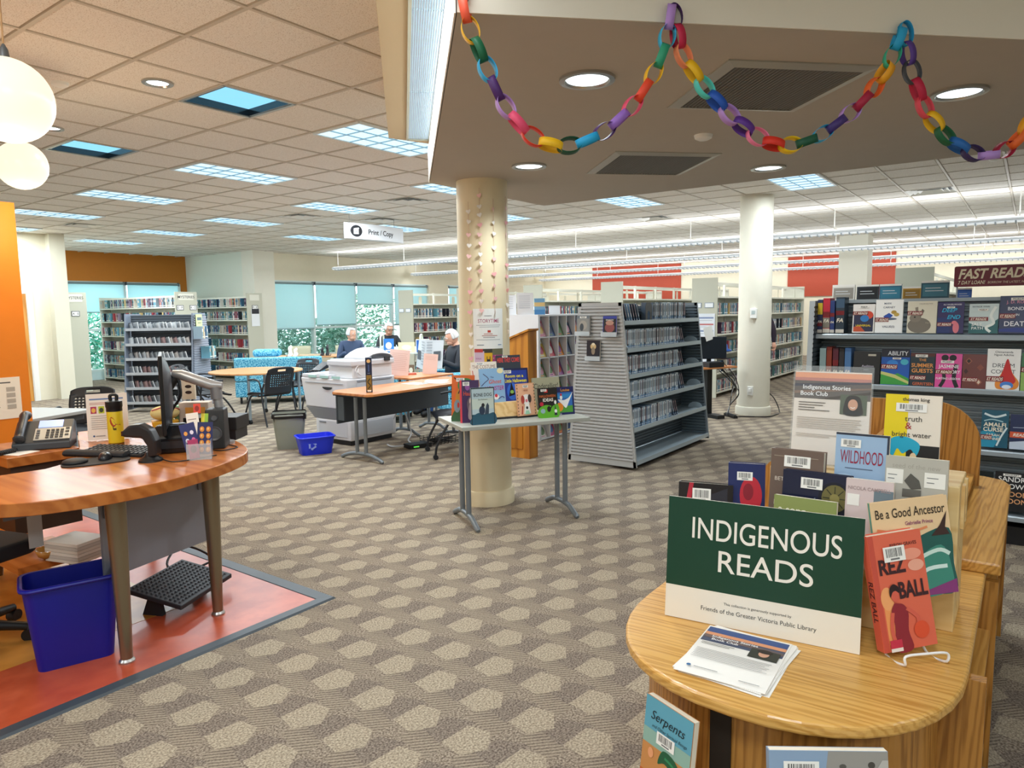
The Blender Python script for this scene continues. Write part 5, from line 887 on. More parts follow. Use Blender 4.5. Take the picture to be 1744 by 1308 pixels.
# phone
t = thing('desk_phone', 'black and silver desk phone with a blue screen', 'phone', (1.70, 4.79, .801), -.55)
b = MB(); b.hexa([(-.12, -.09, 0), (.13, -.09, 0), (.13, .07, 0), (-.12, .07, 0)], [(-.12, -.085, .035), (.13, -.085, .035), (.13, .06, .13), (-.12, .06, .13)], C('#3a3d42', .4)); b.build('body', t, bevel=.006); t.scale = (1.2, 1.2, 1.2)
SL = .095 / .145
def onph(u, v_): return (u, -.085 + .145 * v_, .035 + .095 * v_ + .0015)
def patch(u0, v0, u1, v1, mat, nm, par, up=.0): MB().hexa([onph(u0, v0), onph(u1, v0), onph(u1, v1), onph(u0, v1)], [(p[0], p[1] - .003 - up, p[2] + .004 + up) for p in (onph(u0, v0), onph(u1, v0), onph(u1, v1), onph(u0, v1))], mat).build(nm, par)
patch(-.03, .08, .125, .58, C('#b9b9b4', .4, metal=.3), 'keypad_plate', t); patch(-.02, .62, .085, .92, C('#9fb4ea', .3, emit=.5), 'screen', t)
for i in range(4):
    for j in range(4): patch(.02 + .02 * i, .14 + .1 * j, .034 + .02 * i, .2 + .1 * j, C('#2a2c30', .4), 'key', t, .003)
for j in range(4): patch(-.022, .14 + .1 * j, -.008, .2 + .1 * j, C('#5a5c60', .4), 'key', t, .003)
for j in range(3): patch(.102, .5 - .14 * j, .118, .55 - .14 * j, C('#2a2c30', .4), 'key', t, .003)
b = MB(); b.tube(spline([(-.085, -.095, .05), (-.085, -.06, .085), (-.085, .0, .125), (-.085, .05, .16), (-.085, .075, .15)], 5), [.018, .026, .028] + [.019] * 14 + [.024, .028, .026, .018], C('#2c2e33', .35), 14); b.build('handset', t, smooth='auto')
b = MB(); b.tube([( -.1 + .012 * math.cos(k * .9) - .0008 * k, -.11 - .0011 * k, .012 + .012 * math.sin(k * .9) * .8) for k in range(70)], .0035, C('#1c1d20', .5), 6); b.build('coiled_cord', t)
t = thing('note_paper', 'white note paper under the phone cord', 'paper', (1.53, 4.72, .8005), .4); MB().box((-.07, -.09, 0), (.07, .09, .002), M_WHITE).build('sheet', t)
# mouse pad, mouse, keyboard
t = thing('mouse_pad', 'black contoured mouse pad with wrist rest at the desk edge', 'mouse pad', (1.60, 3.90, DZ), -.35); MB().prism(smooth_closed([(-.13, -.08), (.02, -.11), (.16, -.07), (.14, .08), (0, .1), (-.12, .06)], 5), 0, .006, C('#1a1b1e', .7)).build('pad', t); MB().sph((-.08, -.0, .012), .06, C('#1c1d20', .6), 16, (1, 1.1, .3)).build('wrist_rest', t, smooth=True)
t = thing('computer_mouse', 'black computer mouse on the mouse pad', 'mouse', (1.66, 3.90, DZ + .006), -.5); MB().sph((0, 0, .004), .055, C('#24262b', .3), 18, (.6, 1.0, .62)).build('shell', t, smooth=True)
t = thing('keyboard', 'black keyboard with padded wrist rest on the service desk', 'keyboard', (1.77, 4.0, DZ), -1.15); MB().hexa([(-.2, -.06, 0), (.2, -.06, 0), (.2, .09, 0), (-.2, .09, 0)], [(-.2, -.06, .014), (.2, -.06, .014), (.2, .09, .032), (-.2, .09, .032)], C('#1d1e22', .5)).build('case', t, bevel=.003)
KM = None
for j in range(5):
    for i in range(14):
        if KM is None: o = MB().hexa([(-.0115, -.0115, 0), (.0115, -.0115, 0), (.0115, .0115, 0), (-.0115, .0115, 0)], [(-.009, -.009, .008), (.009, -.009, .008), (.009, .009, .008), (-.009, .009, .008)], C('#34363b', .45)).build('key', t); KM = o.data
        else: o = bpy.data.objects.new('key', KM); COL.objects.link(o); o.parent = t
        o.location = (-.182 + .028 * i, -.042 + .028 * j, .0155 + .0034 * j); o.rotation_euler = (.12, 0, 0)
t = thing('wrist_rest', 'black padded wrist rest in front of the keyboard', 'wrist rest', (1.68, 4.04, DZ), -1.15); b = MB(); b.tube([(-.2, 0, .012), (-.19, 0, .013), (.19, 0, .013), (.2, 0, .012)], [.008, .022, .022, .008], C('#202226', .7), 14); b.v = [(x, y * 1.6, z * .9 + .002) for x, y, z in b.v]; b.build('pad', t, smooth='auto')
# sign holder, bottle
t = thing('notice_stand', 'acrylic stand with a printed notice behind the yellow bottle', 'notice', (1.955, 4.52, DZ), -.5, rx=-.1); MB().box((-.13, -.05, 0), (.13, .05, .004), ACR).build('foot', t); o = MB().box((-.11, -.002, .004), (.11, .002, .285), C('#f3e9df', .6)).build('sheet', t)
b = MB(); art(b, .22, .285, -.002, [('r', .08, .87, .9, .90, '#5f7fb4'), ('r', .08, .80, .78, .812, '#c98a80'), ('r', .08, .77, .6, .782, '#c98a80'), ('r', .1, .58, .24, .73, '#b02a5a'), ('e', .17, .65, .05, .05, '#e8b44a'), ('r', .29, .58, .43, .73, '#b8c41f'), ('e', .36, .65, .05, .05, '#3a3a20'), ('r', .48, .58, .62, .73, '#2a5a7e'), ('e', .55, .65, .05, .05, '#c83a6a'), ('r', .66, .58, .8, .73, '#c95a3a')] + [('r', .1, .52 - .045 * k, .1 + (.5, .42, .46, .36)[k % 4], .53 - .045 * k, '#a8a09c') for k in range(7)] + [('e', .15, .1, .025, .02, '#3a5a8a'), ('r', .2, .09, .42, .105, '#8a8a8a')]); b.build('notice_print', o)
t = thing('water_bottle', 'yellow bottle with a black lid and a red bird picture', 'bottle', (1.90, 4.30, DZ), -.42); t.scale = (1.25, 1.25, 1.06); MB().lathe([(.03, 0), (.033, .004), (.0335, .012), (.0335, .19), (.032, .195)], C('#e8c92a', .35), n=32).build('body', t, smooth='auto'); MB().lathe([(.0337, .0), (.0337, .016)], C('#8a6a2a', .35, metal=.6), n=32).build('base_band', t, smooth='auto')
MB().lathe([(.034, .19), (.034, .21), (.036, .215), (.036, .245), (.02, .25), (.0, .25)], C('#1a1b1d', .4), n=32).build('lid', t, smooth='auto'); b = MB(); b.tube(spline([(-.012, 0, .25), (-.012, 0, .278), (.012, 0, .278), (.012, 0, .25)], 4), .008, C('#1a1b1d', .4), 10); b.build('carry_loop', t, smooth='auto')
b = MB(); art(b, .06, .19, 0, [('p', smooth_closed([(.12, .62), (.2, .74), (.36, .72), (.55, .62), (.9, .5), (.6, .52), (.42, .46), (.24, .5)], 4), '#b5401f'), ('p', [(.4, .62), (.92, .48), (.55, .52)], '#3a2a24'), ('l', [(.34, .48), (.36, .38)], .05, '#2a2018'), ('r', .36, .36, .56, .42, '#5a4a20')]); b.v = [(.0337 * math.sin(x / .0337) * 1.01, -.0337 * math.cos(x / .0337) * 1.012 + y * .2, z + .02) for x, y, z in b.v]; b.build('bird_print', t)
# scanner
t = thing('barcode_scanner', 'black curved barcode scanner on a stand', 'scanner', (1.78, 3.66, DZ), -.9); MB().lathe([(.06, 0), (.058, .01), (.03, .03), (.022, .05), (.0, .055)], C('#17181b', .35), n=24).build('stand', t, smooth='auto'); b = MB(); b.prism([(-.125, .135), (-.12, .165), (-.085, .195), (-.03, .198), (.02, .17), (.045, .11), (.045, .03), (.0, .02), (.0, .085), (-.025, .125), (-.07, .128)], -.036, .036, C('#1c1d21', .3), 'xz'); b.build('head', t, bevel=.012, seg=3); MB().box((-.129, -.026, .138), (-.119, .026, .162), C('#3a1418', .15)).build('scan_window', t); b = MB(); b.tube(spline([(.03, .03, .01), (.15, -.05, .004), (.3, .1, .004)], 8), .003, C('#111111', .5), 6); b.build('cord', t)
# receipt printer, box behind, speaker, leaflet holder
t = thing('receipt_printer', 'black glossy receipt printer under the monitor', 'printer', (2.0, 3.83, DZ), -.6); MB().prism([(-.1, 0), (.1, 0), (.1, .1), (.06, .145), (-.04, .15), (-.1, .09)], -.09, .09, C('#141519', .2), 'yz').build('body', t, bevel=.012, seg=3); MB().box((-.07, -.105, .03), (.07, -.098, .07), C('#2a2c31', .25)).build('front_panel', t); MB().box((-.06, -.02, .149), (.06, .02, .153), C('#3a3c42', .3)).build('paper_slot', t)
t = thing('desk_speaker', 'black desktop speaker at the desk tip', 'speaker', (2.19, 3.72, DZ), -.75); MB().hexa([(-.055, -.07, 0), (.055, -.07, 0), (.055, .08, 0), (-.055, .08, 0)], [(-.05, -.03, .22), (.05, -.03, .22), (.05, .08, .22), (-.05, .08, .22)], C('#17181b', .45)).build('cabinet', t, bevel=.006)
for z, r, nm in ((.085, .042, 'woofer'), (.175, .02, 'tweeter')): y = -.07 + .04 * z / .22; MB().lathe([(r, 0), (r * .92, .005), (r * .5, -.004), (0, -.002)], C('#4c5056', .35), n=24).build(nm, t, smooth='auto', loc=(0, y - .001, z), rot=(PI / 2 - .18, 0, 0))
b = MB(); b.tube(spline([(.06, .02, .005), (.12, -.06, .004), (.05, -.14, .004), (-.02, -.08, .004)], 8), .003, C('#111111', .5), 6); b.build('cable', t)
t = thing('leaflet_holder', 'clear acrylic holder of navy cookie leaflets and cards', 'leaflet holder', (1.96, 3.50, DZ), -.62); b = MB(); AC2 = C('#e6eef2', .05, alpha=.28, spec=.6); b.box((-.06, -.045, 0), (.06, -.042, .085), AC2); b.box((-.06, .042, 0), (.06, .045, .12), AC2); b.box((-.06, -.042, 0), (.06, .042, .003), AC2); b.box((-.06, -.042, .003), (-.057, .042, .1), AC2); b.box((.057, -.042, .003), (.06, .042, .1), AC2); b.box((-.012, -.042, .003), (-.009, .042, .09), AC2); b.build('case', t)
def card(label, x, y, w_, h, z, c, els, ry=0.0, rx=-.18):
    t2 = thing('leaflet', label, 'leaflet', (1.96 + x, 3.50 + y, DZ + z), -.62, 'cards in the desk leaflet holder', rx=rx, ry=ry); MB().box((-w_ / 2, -.001, 0), (w_ / 2, .001, h), C(c, .4)).build('card', t2); b = MB(); art(b, w_, h, -.001, els); b.build('card_print', t2)
ck = [('e', .3 + .42 * (k % 2), .15 + .21 * (k // 2), .15, .085, '#d9882f') for k in range(8)] + [('e', .28 + .42 * (k % 2), .16 + .21 * (k // 2), .06, .04, '#f0c070') for k in range(8)]
card('navy card printed with cookies in the desk holder', .018, -.012, .075, .17, .02, '#1e2258', ck, .06); card('second navy cookie card, fanned to the left', -.02, .02, .075, .16, .03, '#262a66', [('e', .3 + .4 * (k % 2), .2 + .24 * (k // 2), .12, .07, ('#d96aa0', '#e9a04a', '#e8e0f0')[k % 3]) for k in range(6)], -.22); card('white printed card at the back of the desk holder', -.005, .03, .06, .12, .12, '#efe6dc', [('r', .1, .7, .8, .74, '#9a8a80'), ('r', .1, .5, .6, .54, '#9a8a80')], -.1); card('green and yellow card at the back of the desk holder', .045, .032, .035, .12, .11, '#9ac03a', [('r', 0, 0, .5, 1, '#e9d83a')], .08); card('red bear-face card on top of the desk holder', .02, .04, .035, .05, .235, '#d8402a', [('e', .5, .5, .3, .3, '#8a1f14')], 0); card('magenta card in the left slot of the desk holder', -.04, -.02, .05, .1, .008, '#a8305e', [('e', .5, .5, .3, .2, '#5a1830')], -.1)
# monitor on arm (seen edge-on)
t = thing('monitor', 'black computer monitor seen edge-on above the desk', 'monitor', (2.0, 3.93, .94), 1.09)
MB().box((-.26, -.012, 0), (.26, .008, .43), C('#111215', .3)).build('panel', t, bevel=.004); MB().grid(lambda u, v_: ((u - .5) * .48, -.008 - .045 * (1 - (2 * u - 1) ** 4) * (1 - (2 * v_ - 1) ** 4), .015 + v_ * .40), 12, 10, C('#2d323b', .35)).build('back_shell', t, smooth=True); MB().box((-.245, .008, .015), (.245, .0095, .415), C('#1c2734', .15)).build('screen', t)
t = thing('display_mount', 'silver jointed display mount clamped to the desk', 'display mount', (2.28, 3.78, DZ)); MA = C('#b4b5b8', .35, metal=.5)
b = MB(); b.cyl((0, 0, 0), (-.04, -.0, .30), .026, MA, 18); b.build('post', t, smooth='auto'); b = MB(); b.cyl((-.04, 0, .27), (-.045, 0, .34), .032, C('#9a9ba0', .35, metal=.5), 18); b.build('collar', t, smooth='auto'); b = MB(); b.tube([(-.02, -.03, .345), (-.06, .01, .35), (-.18, .12, .415), (-.215, .15, .42)], [.02, .03, .03, .024], MA, 16); b.build('arm_link', t, smooth='auto'); b = MB(); b.cyl((-.21, .14, .40), (-.245, .155, .345), .03, M_BLACK, 14); b.build('tilt_joint', t, smooth='auto'); b = MB(); b.tube(spline([(-.2, .12, .39), (-.2, .10, .3), (-.24, .14, .2), (-.26, .1, .08)], 6), .007, M_BLACK, 8); b.build('cable', t); MB().cyl((0, 0, 0), (0, 0, .015), .05, MA, 20).build('clamp', t)
# things behind the monitor
t = thing('supply_basket', 'yellow basket with note cards behind the monitor', 'basket', (2.22, 4.35, DZ), -.4); MB().hexa([(-.06, -.05, 0), (.06, -.05, 0), (.06, .05, 0), (-.06, .05, 0)], [(-.075, -.06, .1), (.075, -.06, .1), (.075, .06, .1), (-.075, .06, .1)], C('#d6a326', .5)).build('basket', t, bevel=.004); MB().box((-.05, -.064, .03), (.0, -.058, .08), C('#e8e2d2', .6)).build('tag', t)
t = thing('cloth_bundle', 'pale yellow folded cloth with red cord on the basket', 'cloth', (2.22, 4.36, DZ + .1), -.4); MB().grid(lambda u, v_: (.085 * math.cos(2 * PI * u) * math.sin(PI * v_) * (1 + .12 * math.sin(7 * u * PI)), .07 * math.sin(2 * PI * u) * math.sin(PI * v_), .045 - .045 * math.cos(PI * v_)), 20, 10, C('#d9c98a', .8)).build('cloth', t, smooth=True); b = MB(); b.tube(spline([(-.07, -.05, .07), (0, -.065, .088), (.07, -.05, .075), (.09, 0, .06)], 6), .004, C('#b83a5a', .6), 6); b.build('cord', t)
t = thing('cat_notepad', 'white notepad with black cat faces behind the monitor arm', 'notepad', (2.36, 4.30, DZ + .22), -.8); MB().box((-.04, -.01, 0), (.04, .01, .15), C('#efe2cc', .6)).build('pad', t); b = MB(); art(b, .08, .15, -.01, [('e', .5, .8 - .25 * k, .25, .07, '#3a2a28') for k in range(3)]); b.build('pad_print', t)
t = thing('storage_stand', 'grey-pink pen stand with an orange note behind the monitor arm', 'pen stand', (2.40, 4.30, DZ), -.8); MB().box((-.09, -.05, 0), (.09, .05, .2), C('#cfc0b4', .6)).build('box', t, bevel=.004); MB().box((-.05, -.053, .1), (.07, -.05, .17), C('#e8a44a', .6)).build('sticky_note', t); MB().box((-.12, -.04, 0), (-.09, .04, .18), C('#7fb08c', .5)).build('green_folder', t); b = MB(); b.tube(spline([(-.1, -.06, .16), (-.12, -.08, .1), (-.08, -.07, .02)], 6), .005, C('#d8d820', .4), 6); b.build('highlighter_cord', t)
t = thing('black_tray', 'black document tray behind the desk speaker', 'tray', (2.36, 4.0, DZ), -.95); MB().box((-.16, -.1, .06), (.16, .1, .14), C('#17181a', .5)).build('tray', t, bevel=.004); MB().box((-.15, -.09, 0), (.15, .09, .06), C('#222327', .5)).build('tray_base', t)
# under the desk
t = thing('recycling_bin', 'deep blue plastic bin under the service desk', 'bin', (1.31, 3.53, 0), -.32); BLU = C('#0c178c', .4)
def bin_(par, w0, d0, w1, d1, h, mat, rim_, wall_=.006):
    b = MB(); n = 6
    def ring(w_, d_, z): return [(x, y, z) for x, y in rrect(-w_ / 2, -d_ / 2, w_ / 2, d_ / 2, min(w_, d_) * .18, n)]
    rings = [ring(w0, d0, 0), ring(w1, d1, h), ring(w1 - 2 * wall_, d1 - 2 * wall_, h), ring(w0 - 2 * wall_, d0 - 2 * wall_, .01)]; k = len(rings[0]); vs = sum(rings, []); fs = [tuple(range(k - 1, -1, -1)), tuple(range(3 * k, 4 * k))]
    for r in range(3): fs += [(r * k + i, r * k + (i + 1) % k, (r + 1) * k + (i + 1) % k, (r + 1) * k + i) for i in range(k)]
    b.add(vs, fs, mat); b.build('tub', par, smooth='auto')
    b = MB(); b.tube([(x, y, h - .008) for x, y in rrect(-w1 / 2 - .004, -d1 / 2 - .004, w1 / 2 + .004, d1 / 2 + .004, min(w1, d1) * .18, n)], .009, rim_, 8, closed=True); b.build('rim', par, smooth='auto')
bin_(t, .30, .20, .375, .265, .40, BLU, BLU)
t = thing('foot_rest', 'black studded foot rest tilted on the linoleum', 'foot rest', (1.93, 3.72, 0), .45); b = MB(); b.hexa([(-.23, -.16, .06), (.23, -.16, .06), (.23, .16, .13), (-.23, .16, .13)], [(-.23, -.16, .085), (.23, -.16, .085), (.23, .16, .155), (-.23, .16, .155)], C('#26282c', .6)); b.build('platform', t, bevel=.005)
b = MB()
for i in range(16):
    for j in range(11): x = -.2 + .0267 * i; y = -.135 + .027 * j; z = .085 + .07 * (y + .16) / .32; b.hexa([(x - .007, y - .007, z), (x + .007, y - .007, z), (x + .007, y + .007, z + .003), (x - .007, y + .007, z + .003)], [(x - .003, y - .003, z + .006), (x + .003, y - .003, z + .006), (x + .003, y + .003, z + .008), (x - .003, y + .003, z + .008)], C('#34373c', .55))
b.build('studs', t)['kind'] = 'stuff'
for s in (-.18, .18): MB().hexa([(s - .015, -.02, 0), (s + .015, -.02, 0), (s + .015, .1, 0), (s - .015, .1, 0)], [(s - .015, .0, .1), (s + .015, .0, .1), (s + .015, .06, .1), (s - .015, .06, .1)], C('#1c1d20', .6)).build('support', t)
b = MB(); b.tube(spline([(2.2, 3.95, .02), (2.1, 4.2, .05), (2.25, 4.3, .12), (2.3, 4.05, .06), (2.0, 4.1, .02)], 8), .007, C('#141416', .5), 8); tag(b.build('power_cable'), 'black cable looping behind the foot rest', 'cable')
# office chair (only its base and seat edge are in view)
t = thing('office_chair', 'black swivel office chair behind the service desk', 'office chair', (1.05, 4.1, 0), .3)
for k in range(5): a = 2 * PI * k / 5 + .2; b = MB(); b.tube([(.03 * math.cos(a), .03 * math.sin(a), .1), (.28 * math.cos(a), .28 * math.sin(a), .07)], [.03, .02], M_BLACK, 10); b.build('base_arm', t, smooth='auto'); b = MB(); b.cyl((.28 * math.cos(a) - .022 * math.sin(a), .28 * math.sin(a) + .022 * math.cos(a), .03), (.28 * math.cos(a) + .022 * math.sin(a), .28 * math.sin(a) - .022 * math.cos(a), .03), .03, M_BLACK, 16); b.build('caster', t, smooth='auto')
MB().cyl((0, 0, .08), (0, 0, .42), .028, M_BLACK, 16).build('gas_column', t, smooth='auto'); MB().prism(rrect(-.25, -.24, .25, .24, .08), .42, .50, C('#1e2026', .8)).build('seat', t, bevel=.02, seg=3); MB().box((-.03, .2, .42), (.03, .26, .7), M_BLACK).build('back_post', t); MB().grid(lambda u, v_: ((u - .5) * .44, .26 - .05 * (1 - (2 * u - 1) ** 2) + .03, .6 + .42 * v_), 8, 8, C('#1e2026', .8)).build('backrest', t, smooth=True, solid=.03)
# paper notice on the orange partition
t = thing('wall_notice', 'white printed notice taped to the orange partition', 'notice', (1.86, 5.748, .88)); MB().box((-.2, -.002, 0), (.06, 0, .29), C('#ece4d6', .7)).build('sheet', t); b = MB(); art(b, .24, .29, -.002, [('r', .2, .86, .8, .89, '#555555')] + [('r', .08, .7 - .14 * k, .5, .72 - .14 * k, '#9a948a') for k in range(4)] + [('r', .68, .66 - .14 * k, .9, .76 - .14 * k, '#b0aaa0') for k in range(4)]); b.v = [(x - .07, y, z) for x, y, z in b.v]; b.build('notice_print', t)
b = MB(); t = thing('leaflet_pocket', 'clear acrylic pocket hanging below the desk tip', 'acrylic pocket', (2.2, 3.50, .52), -.7); MB().hexa([(-.05, -.015, 0), (.05, -.015, 0), (.05, .015, 0), (-.05, .015, 0)], [(-.05, -.03, .25), (.05, -.03, .25), (.05, .015, .25), (-.05, .015, .25)], ACR).build('pocket', t)

# ================================================================== CHAIRS
BK = C('#1a1d24', .45); BKS = C('#232c3c', .4)
def make_chair(label, seatmat=BK):
    t = thing('mesh_back_chair', label, 'chair')
    MB().grid(lambda u, v_: ((u - .5) * (.46 - .04 * v_), -.22 + .44 * v_, .45 + .02 * (2 * u - 1) ** 2 - .03 * max(0, (.25 - v_)) * 4), 8, 8, seatmat).build('seat', t, smooth=True, solid=.02)
    def bk(u, v_): 
        w_ = .44 - .05 * abs(v_ - .55); return ((u - .5) * w_, .22 + .035 * (1 - (2 * u - 1) ** 2) + .10 * v_ ** 1.5, .46 + .38 * v_ - .035 * (2 * u - 1) ** 4 * (v_ > .8))
    def keep(i, j):
        if j in (21, 22) and 9 <= i <= 16 : return False                   # hand hole
        if 3 <= i <= 22 and 7 <= j <= 18 and i % 2 and j % 2: return False  # perforations
        return True
    MB().grid(bk, 26, 25, BK, keep).build('backrest', t, smooth=True, solid=.012)
    for s in (-1, 1):
        b = MB(); b.tube(spline([(s * .235, .25, .62), (s * .25, .2, .46), (s * .25, .25, .2), (s * .255, .31, .012)], 5), .013, BK, 8); b.build('leg', t, smooth='auto')
        b = MB(); b.tube(spline([(s * .25, .12, .44), (s * .25, -.08, .42), (s * .25, -.24, .18), (s * .25, -.27, .05)], 5), .013, BK, 8); o = b.build('leg', t, smooth='auto')
        b = MB(); b.cyl((s * .25 - .02, -.27, .028), (s * .25 + .02, -.27, .028), .027, BK, 14); b.build('caster', o, smooth='auto')
        b = MB(); b.tube(spline([(s * .25, .2, .5), (s * .265, .17, .64), (s * .265, .05, .67), (s * .265, -.1, .655)], 5), .012, BK, 8); b.build('armrest', t, smooth='auto')
    b = MB(); b.tube([(-.25, .1, .43), (.25, .1, .43)], .012, BK, 8); b.build('crossbar', t)
    return t
CH0 = make_chair('black mesh-back chair tucked in at the near side of the round table')
def chair_at(x, y, face, label, group='black mesh-back chairs', first=[True]):
    c = CH0 if first[0] else dup(CH0); first[0] = False
    c.location = (x, y, 0); c.rotation_euler = (0, 0, face + PI / 2); c['label'] = label; c['group'] = group
RTX, RTY = 6.3, 9.5
for x, y, lab, tw in ((6.05, 8.82, 'black mesh-back chair on the near side of the round table, back to the camera', .3), (7.12, 9.6, 'black mesh-back chair at the far right of the round table', .2), (5.55, 9.5, 'black mesh-back chair at the left of the round table, nearer of two', -.3), (5.78, 10.22, 'bluish mesh-back chair at the left of the round table, farther of two', 0)):
    chair_at(x, y, math.atan2(RTY - y, RTX - x) + tw, lab)
chair_at(5.85, 5.12, 2.5, 'black mesh-back chair pulled up to the print table'); chair_at(3.15, 7.75, -2.2, 'black mesh-back chair at the grey table behind the desk phone')
# round table
t = thing('round_table', 'round wood-topped table with silver caster legs', 'table', (RTX, RTY, 0)); TW = wood('table_maple', '#d9a06a', '#c4895a', 7, 0, .3, .02, 5)
MB().lathe([(0, .71), (.66, .71), (.68, .716), (.68, .733), (.675, .737), (0, .737)], TW, n=56).build('table_top', t, smooth='auto')
for k in range(4): a = .785 * (2 * k) + 3.94; x, y = .62 * math.cos(a), .62 * math.sin(a); o = MB().cyl((x, y, .06), (x, y, .71), .02, C('#9fb0bc', .35, metal=.6), 14).build('leg', t, smooth='auto'); MB().cyl((x - .018, y, .03), (x + .018, y, .03), .03, M_BLACK, 14).build('caster', o, smooth='auto')
# grey table behind the phone
t = thing('work_table', 'pale grey table beyond the desk phone', 'table', (2.3, 6.65, 0), .4); MB().prism(rrect(-.9, 0, .62, .95, .03), .715, .745, C('#9da0a0', .4)).build('table_top', t, bevel=.004); MB().prism(rrect(-.85, .05, .57, .9, .03), .66, .7149, C('#3a3d42', .5)).build('under_frame', t)
for x, y in ((-.6, .12), (.5, .12), (.5, .82)): MB().cyl((x, y, 0), (x, y, .66), .022, M_STEELD, 14).build('leg', t, smooth='auto')
# ================================================================== PRINT TABLE and copier
PT = wood('print_top', '#cf8a54', '#b5703e', 8, 0, .3, .02, 6)
t = thing('print_table', 'wood-topped table with dark modesty panel before the copier', 'table', (0, 0, 0))
MB().prism([(4.98, 5.47), (6.9, 5.47), (6.9, 6.17), (5.06, 6.17), (4.92, 6.05), (4.92, 5.52)], .71, .737, PT).build('table_top', t, bevel=.004); MB().box((4.98, 6.05, .38), (6.8, 6.07, .71), C('#39424c', .5)).build('modesty_panel', t); MB().box((4.985, 5.95, .42), (5.0, 6.06, .68), C('#4a545e', .5)).build('cable_tray', t); MB().box((4.97, 5.56, .69), (6.84, 6.1, .7099), C('#30343a', .6)).build('under_frame', t)
for x in (5.02, 6.6): tleg(t, x, 5.4, 6.05, .7, M_LEG)
t = thing('notice_table', 'second wood-topped table holding two pink notices', 'table', (0, 0, 0)); MB().prism(rrect(6.28, 6.2, 7.1, 6.75, .03), .735, .76, PT).build('table_top', t, bevel=.004)
for x in (6.42, 6.95): tleg(t, x, 6.22, 6.73, .735, M_LEG)
for k, (px, lab, w_, h) in enumerate((((6.45, 6.6), 'larger pink printed notice leaning on the second table', .26, .34), ((6.83, 6.4), 'smaller pink notice leaning on the second table', .19, .27))):
    t = thing('pink_notice', lab, 'notice', (*px, .761), -.72, 'pink notices', rx=-.12, ry=.12); MB().box((-w_ / 2, -.003, 0), (w_ / 2, .003, h), C('#e3c5bc', .6)).build('sheet', t); b = MB(); art(b, w_, h, -.003, [('r', .12, .85 - .07 * q, .12 + (.76, .7, .74)[q % 3], .862 - .07 * q, '#c79a90') for q in range(10 if k == 0 else 3)]); b.build('notice_print', t); MB().box((-w_ / 2, -.003, 0), (w_ / 2, .12, .004), ACR).build('foot', t)
for k, (x, y) in enumerate(((6.0, 5.85), (6.2, 5.72), (6.4, 5.88))):
    t = thing('printed_sheet', ('left', 'middle', 'right')[k] + ' of the loose printed sheets on the print table', 'paper', (x, y, .738), .3 * k, 'sheets on the print table'); MB().box((-.11, -.14, 0), (.11, .14, .0015), C('#dfe0da', .6)).build('sheet', t); b = MB(); [b.box((-.09, .1 - .03 * q, .0015), (.08, .106 - .03 * q, .0018), C('#8f949a', .6)) for q in range(7)]; b.build('sheet_print', t)
t = thing('red_tray', 'low red paper tray between the pink notices', 'tray', (6.66, 6.62, .761), -.7); MB().box((-.1, -.06, 0), (.1, .06, .02), C('#d9705a', .6)).build('tray', t)
t = thing('tall_box', 'narrow navy and gold card game box standing on the print table', 'box', (5.12, 5.68, .738), -.75); MB().box((-.033, -.05, 0), (.033, .05, .37), C('#1c2440', .4)).build('box', t); b = MB(); art(b, .066, .37, -.05, [('e', .5, .9, .3, .05, '#e0b070'), ('r', .1, .05, .9, .5, '#8a6a2a'), ('l', [(.3, .1), (.7, .2), (.3, .3), (.7, .4)], .16, '#2a2a1c'), ('r', .2, .02, .8, .07, '#f0e6d8'), ('r', .3, .55, .7, .56, '#a0a8c0'), ('r', .4, .6, .6, .8, '#4a5a8a')]); b.build('box_print', t)
# copier
WP = C('#e2e2e6', .4); WP2 = C('#cfd0d6', .4); GP = C('#8e939b', .4)
t = thing('photocopier', 'large white office photocopier with a grey lower band', 'photocopier', (5.5, 6.45, 0))
MB().box((.0, .0, .06), (.74, .64, .30), WP).build('lower_cabinet', t, bevel=.01); MB().hexa([(.0, .02, .301), (.72, .02, .301), (.72, .64, .301), (.0, .66, .301)], [(-.03, -.01, .44), (.72, -.01, .44), (.72, .66, .44), (-.03, .78, .44)], GP).build('grey_band', t); MB().hexa([(-.03, -.01, .4405), (.72, -.01, .4405), (.72, .66, .4405), (-.03, .78, .4405)], [(-.05, -.02, .80), (.72, -.02, .80), (.72, .66, .80), (-.05, .84, .80)], WP).build('paper_unit', t, bevel=.012)
MB().box((-.045, .30, .801), (.5, .82, .845), WP2).build('finisher_top', t, bevel=.01); MB().box((.06, .0, .801), (.70, .44, .95), WP).build('engine', t, bevel=.012); MB().box((.02, -.03, .951), (.72, .42, 1.02), WP2).build('scanner_bed', t, bevel=.015); MB().grid(lambda u, v_: (.28 + .43 * u, -.02 + .43 * v_, 1.021 + .13 * (math.sin(PI * min(1, max(0, u))) ** .45) * (1 - .5 * abs(2 * v_ - 1) ** 4)), 16, 10, WP).build('feeder_hood', t, smooth=True, solid=.004); MB().box((.54, -.055, .99), (.62, -.03, 1.04), C('#26282c', .4)).build('hinge', t)
MB().hexa([(-.05, .46, .88), (.12, .46, .93), (.12, .62, .93), (-.05, .62, .88)], [(-.05, .46, .90), (.12, .46, .99), (.12, .62, .99), (-.05, .62, .90)], C('#20242c', .2)).build('control_panel', t, bevel=.005)
MB().prism([(.34 + .09 * math.cos(a), .70 + .035 * math.sin(a)) for a in [PI + PI * k / 10 for k in range(11)]], -.0515, -.049, C('#22242a', .5), 'yz').build('handle_recess', t); MB().box((-.055, .05, .745), (-.048, .75, .75), C('#a0a4ac', .4)).build('panel_seam', t)
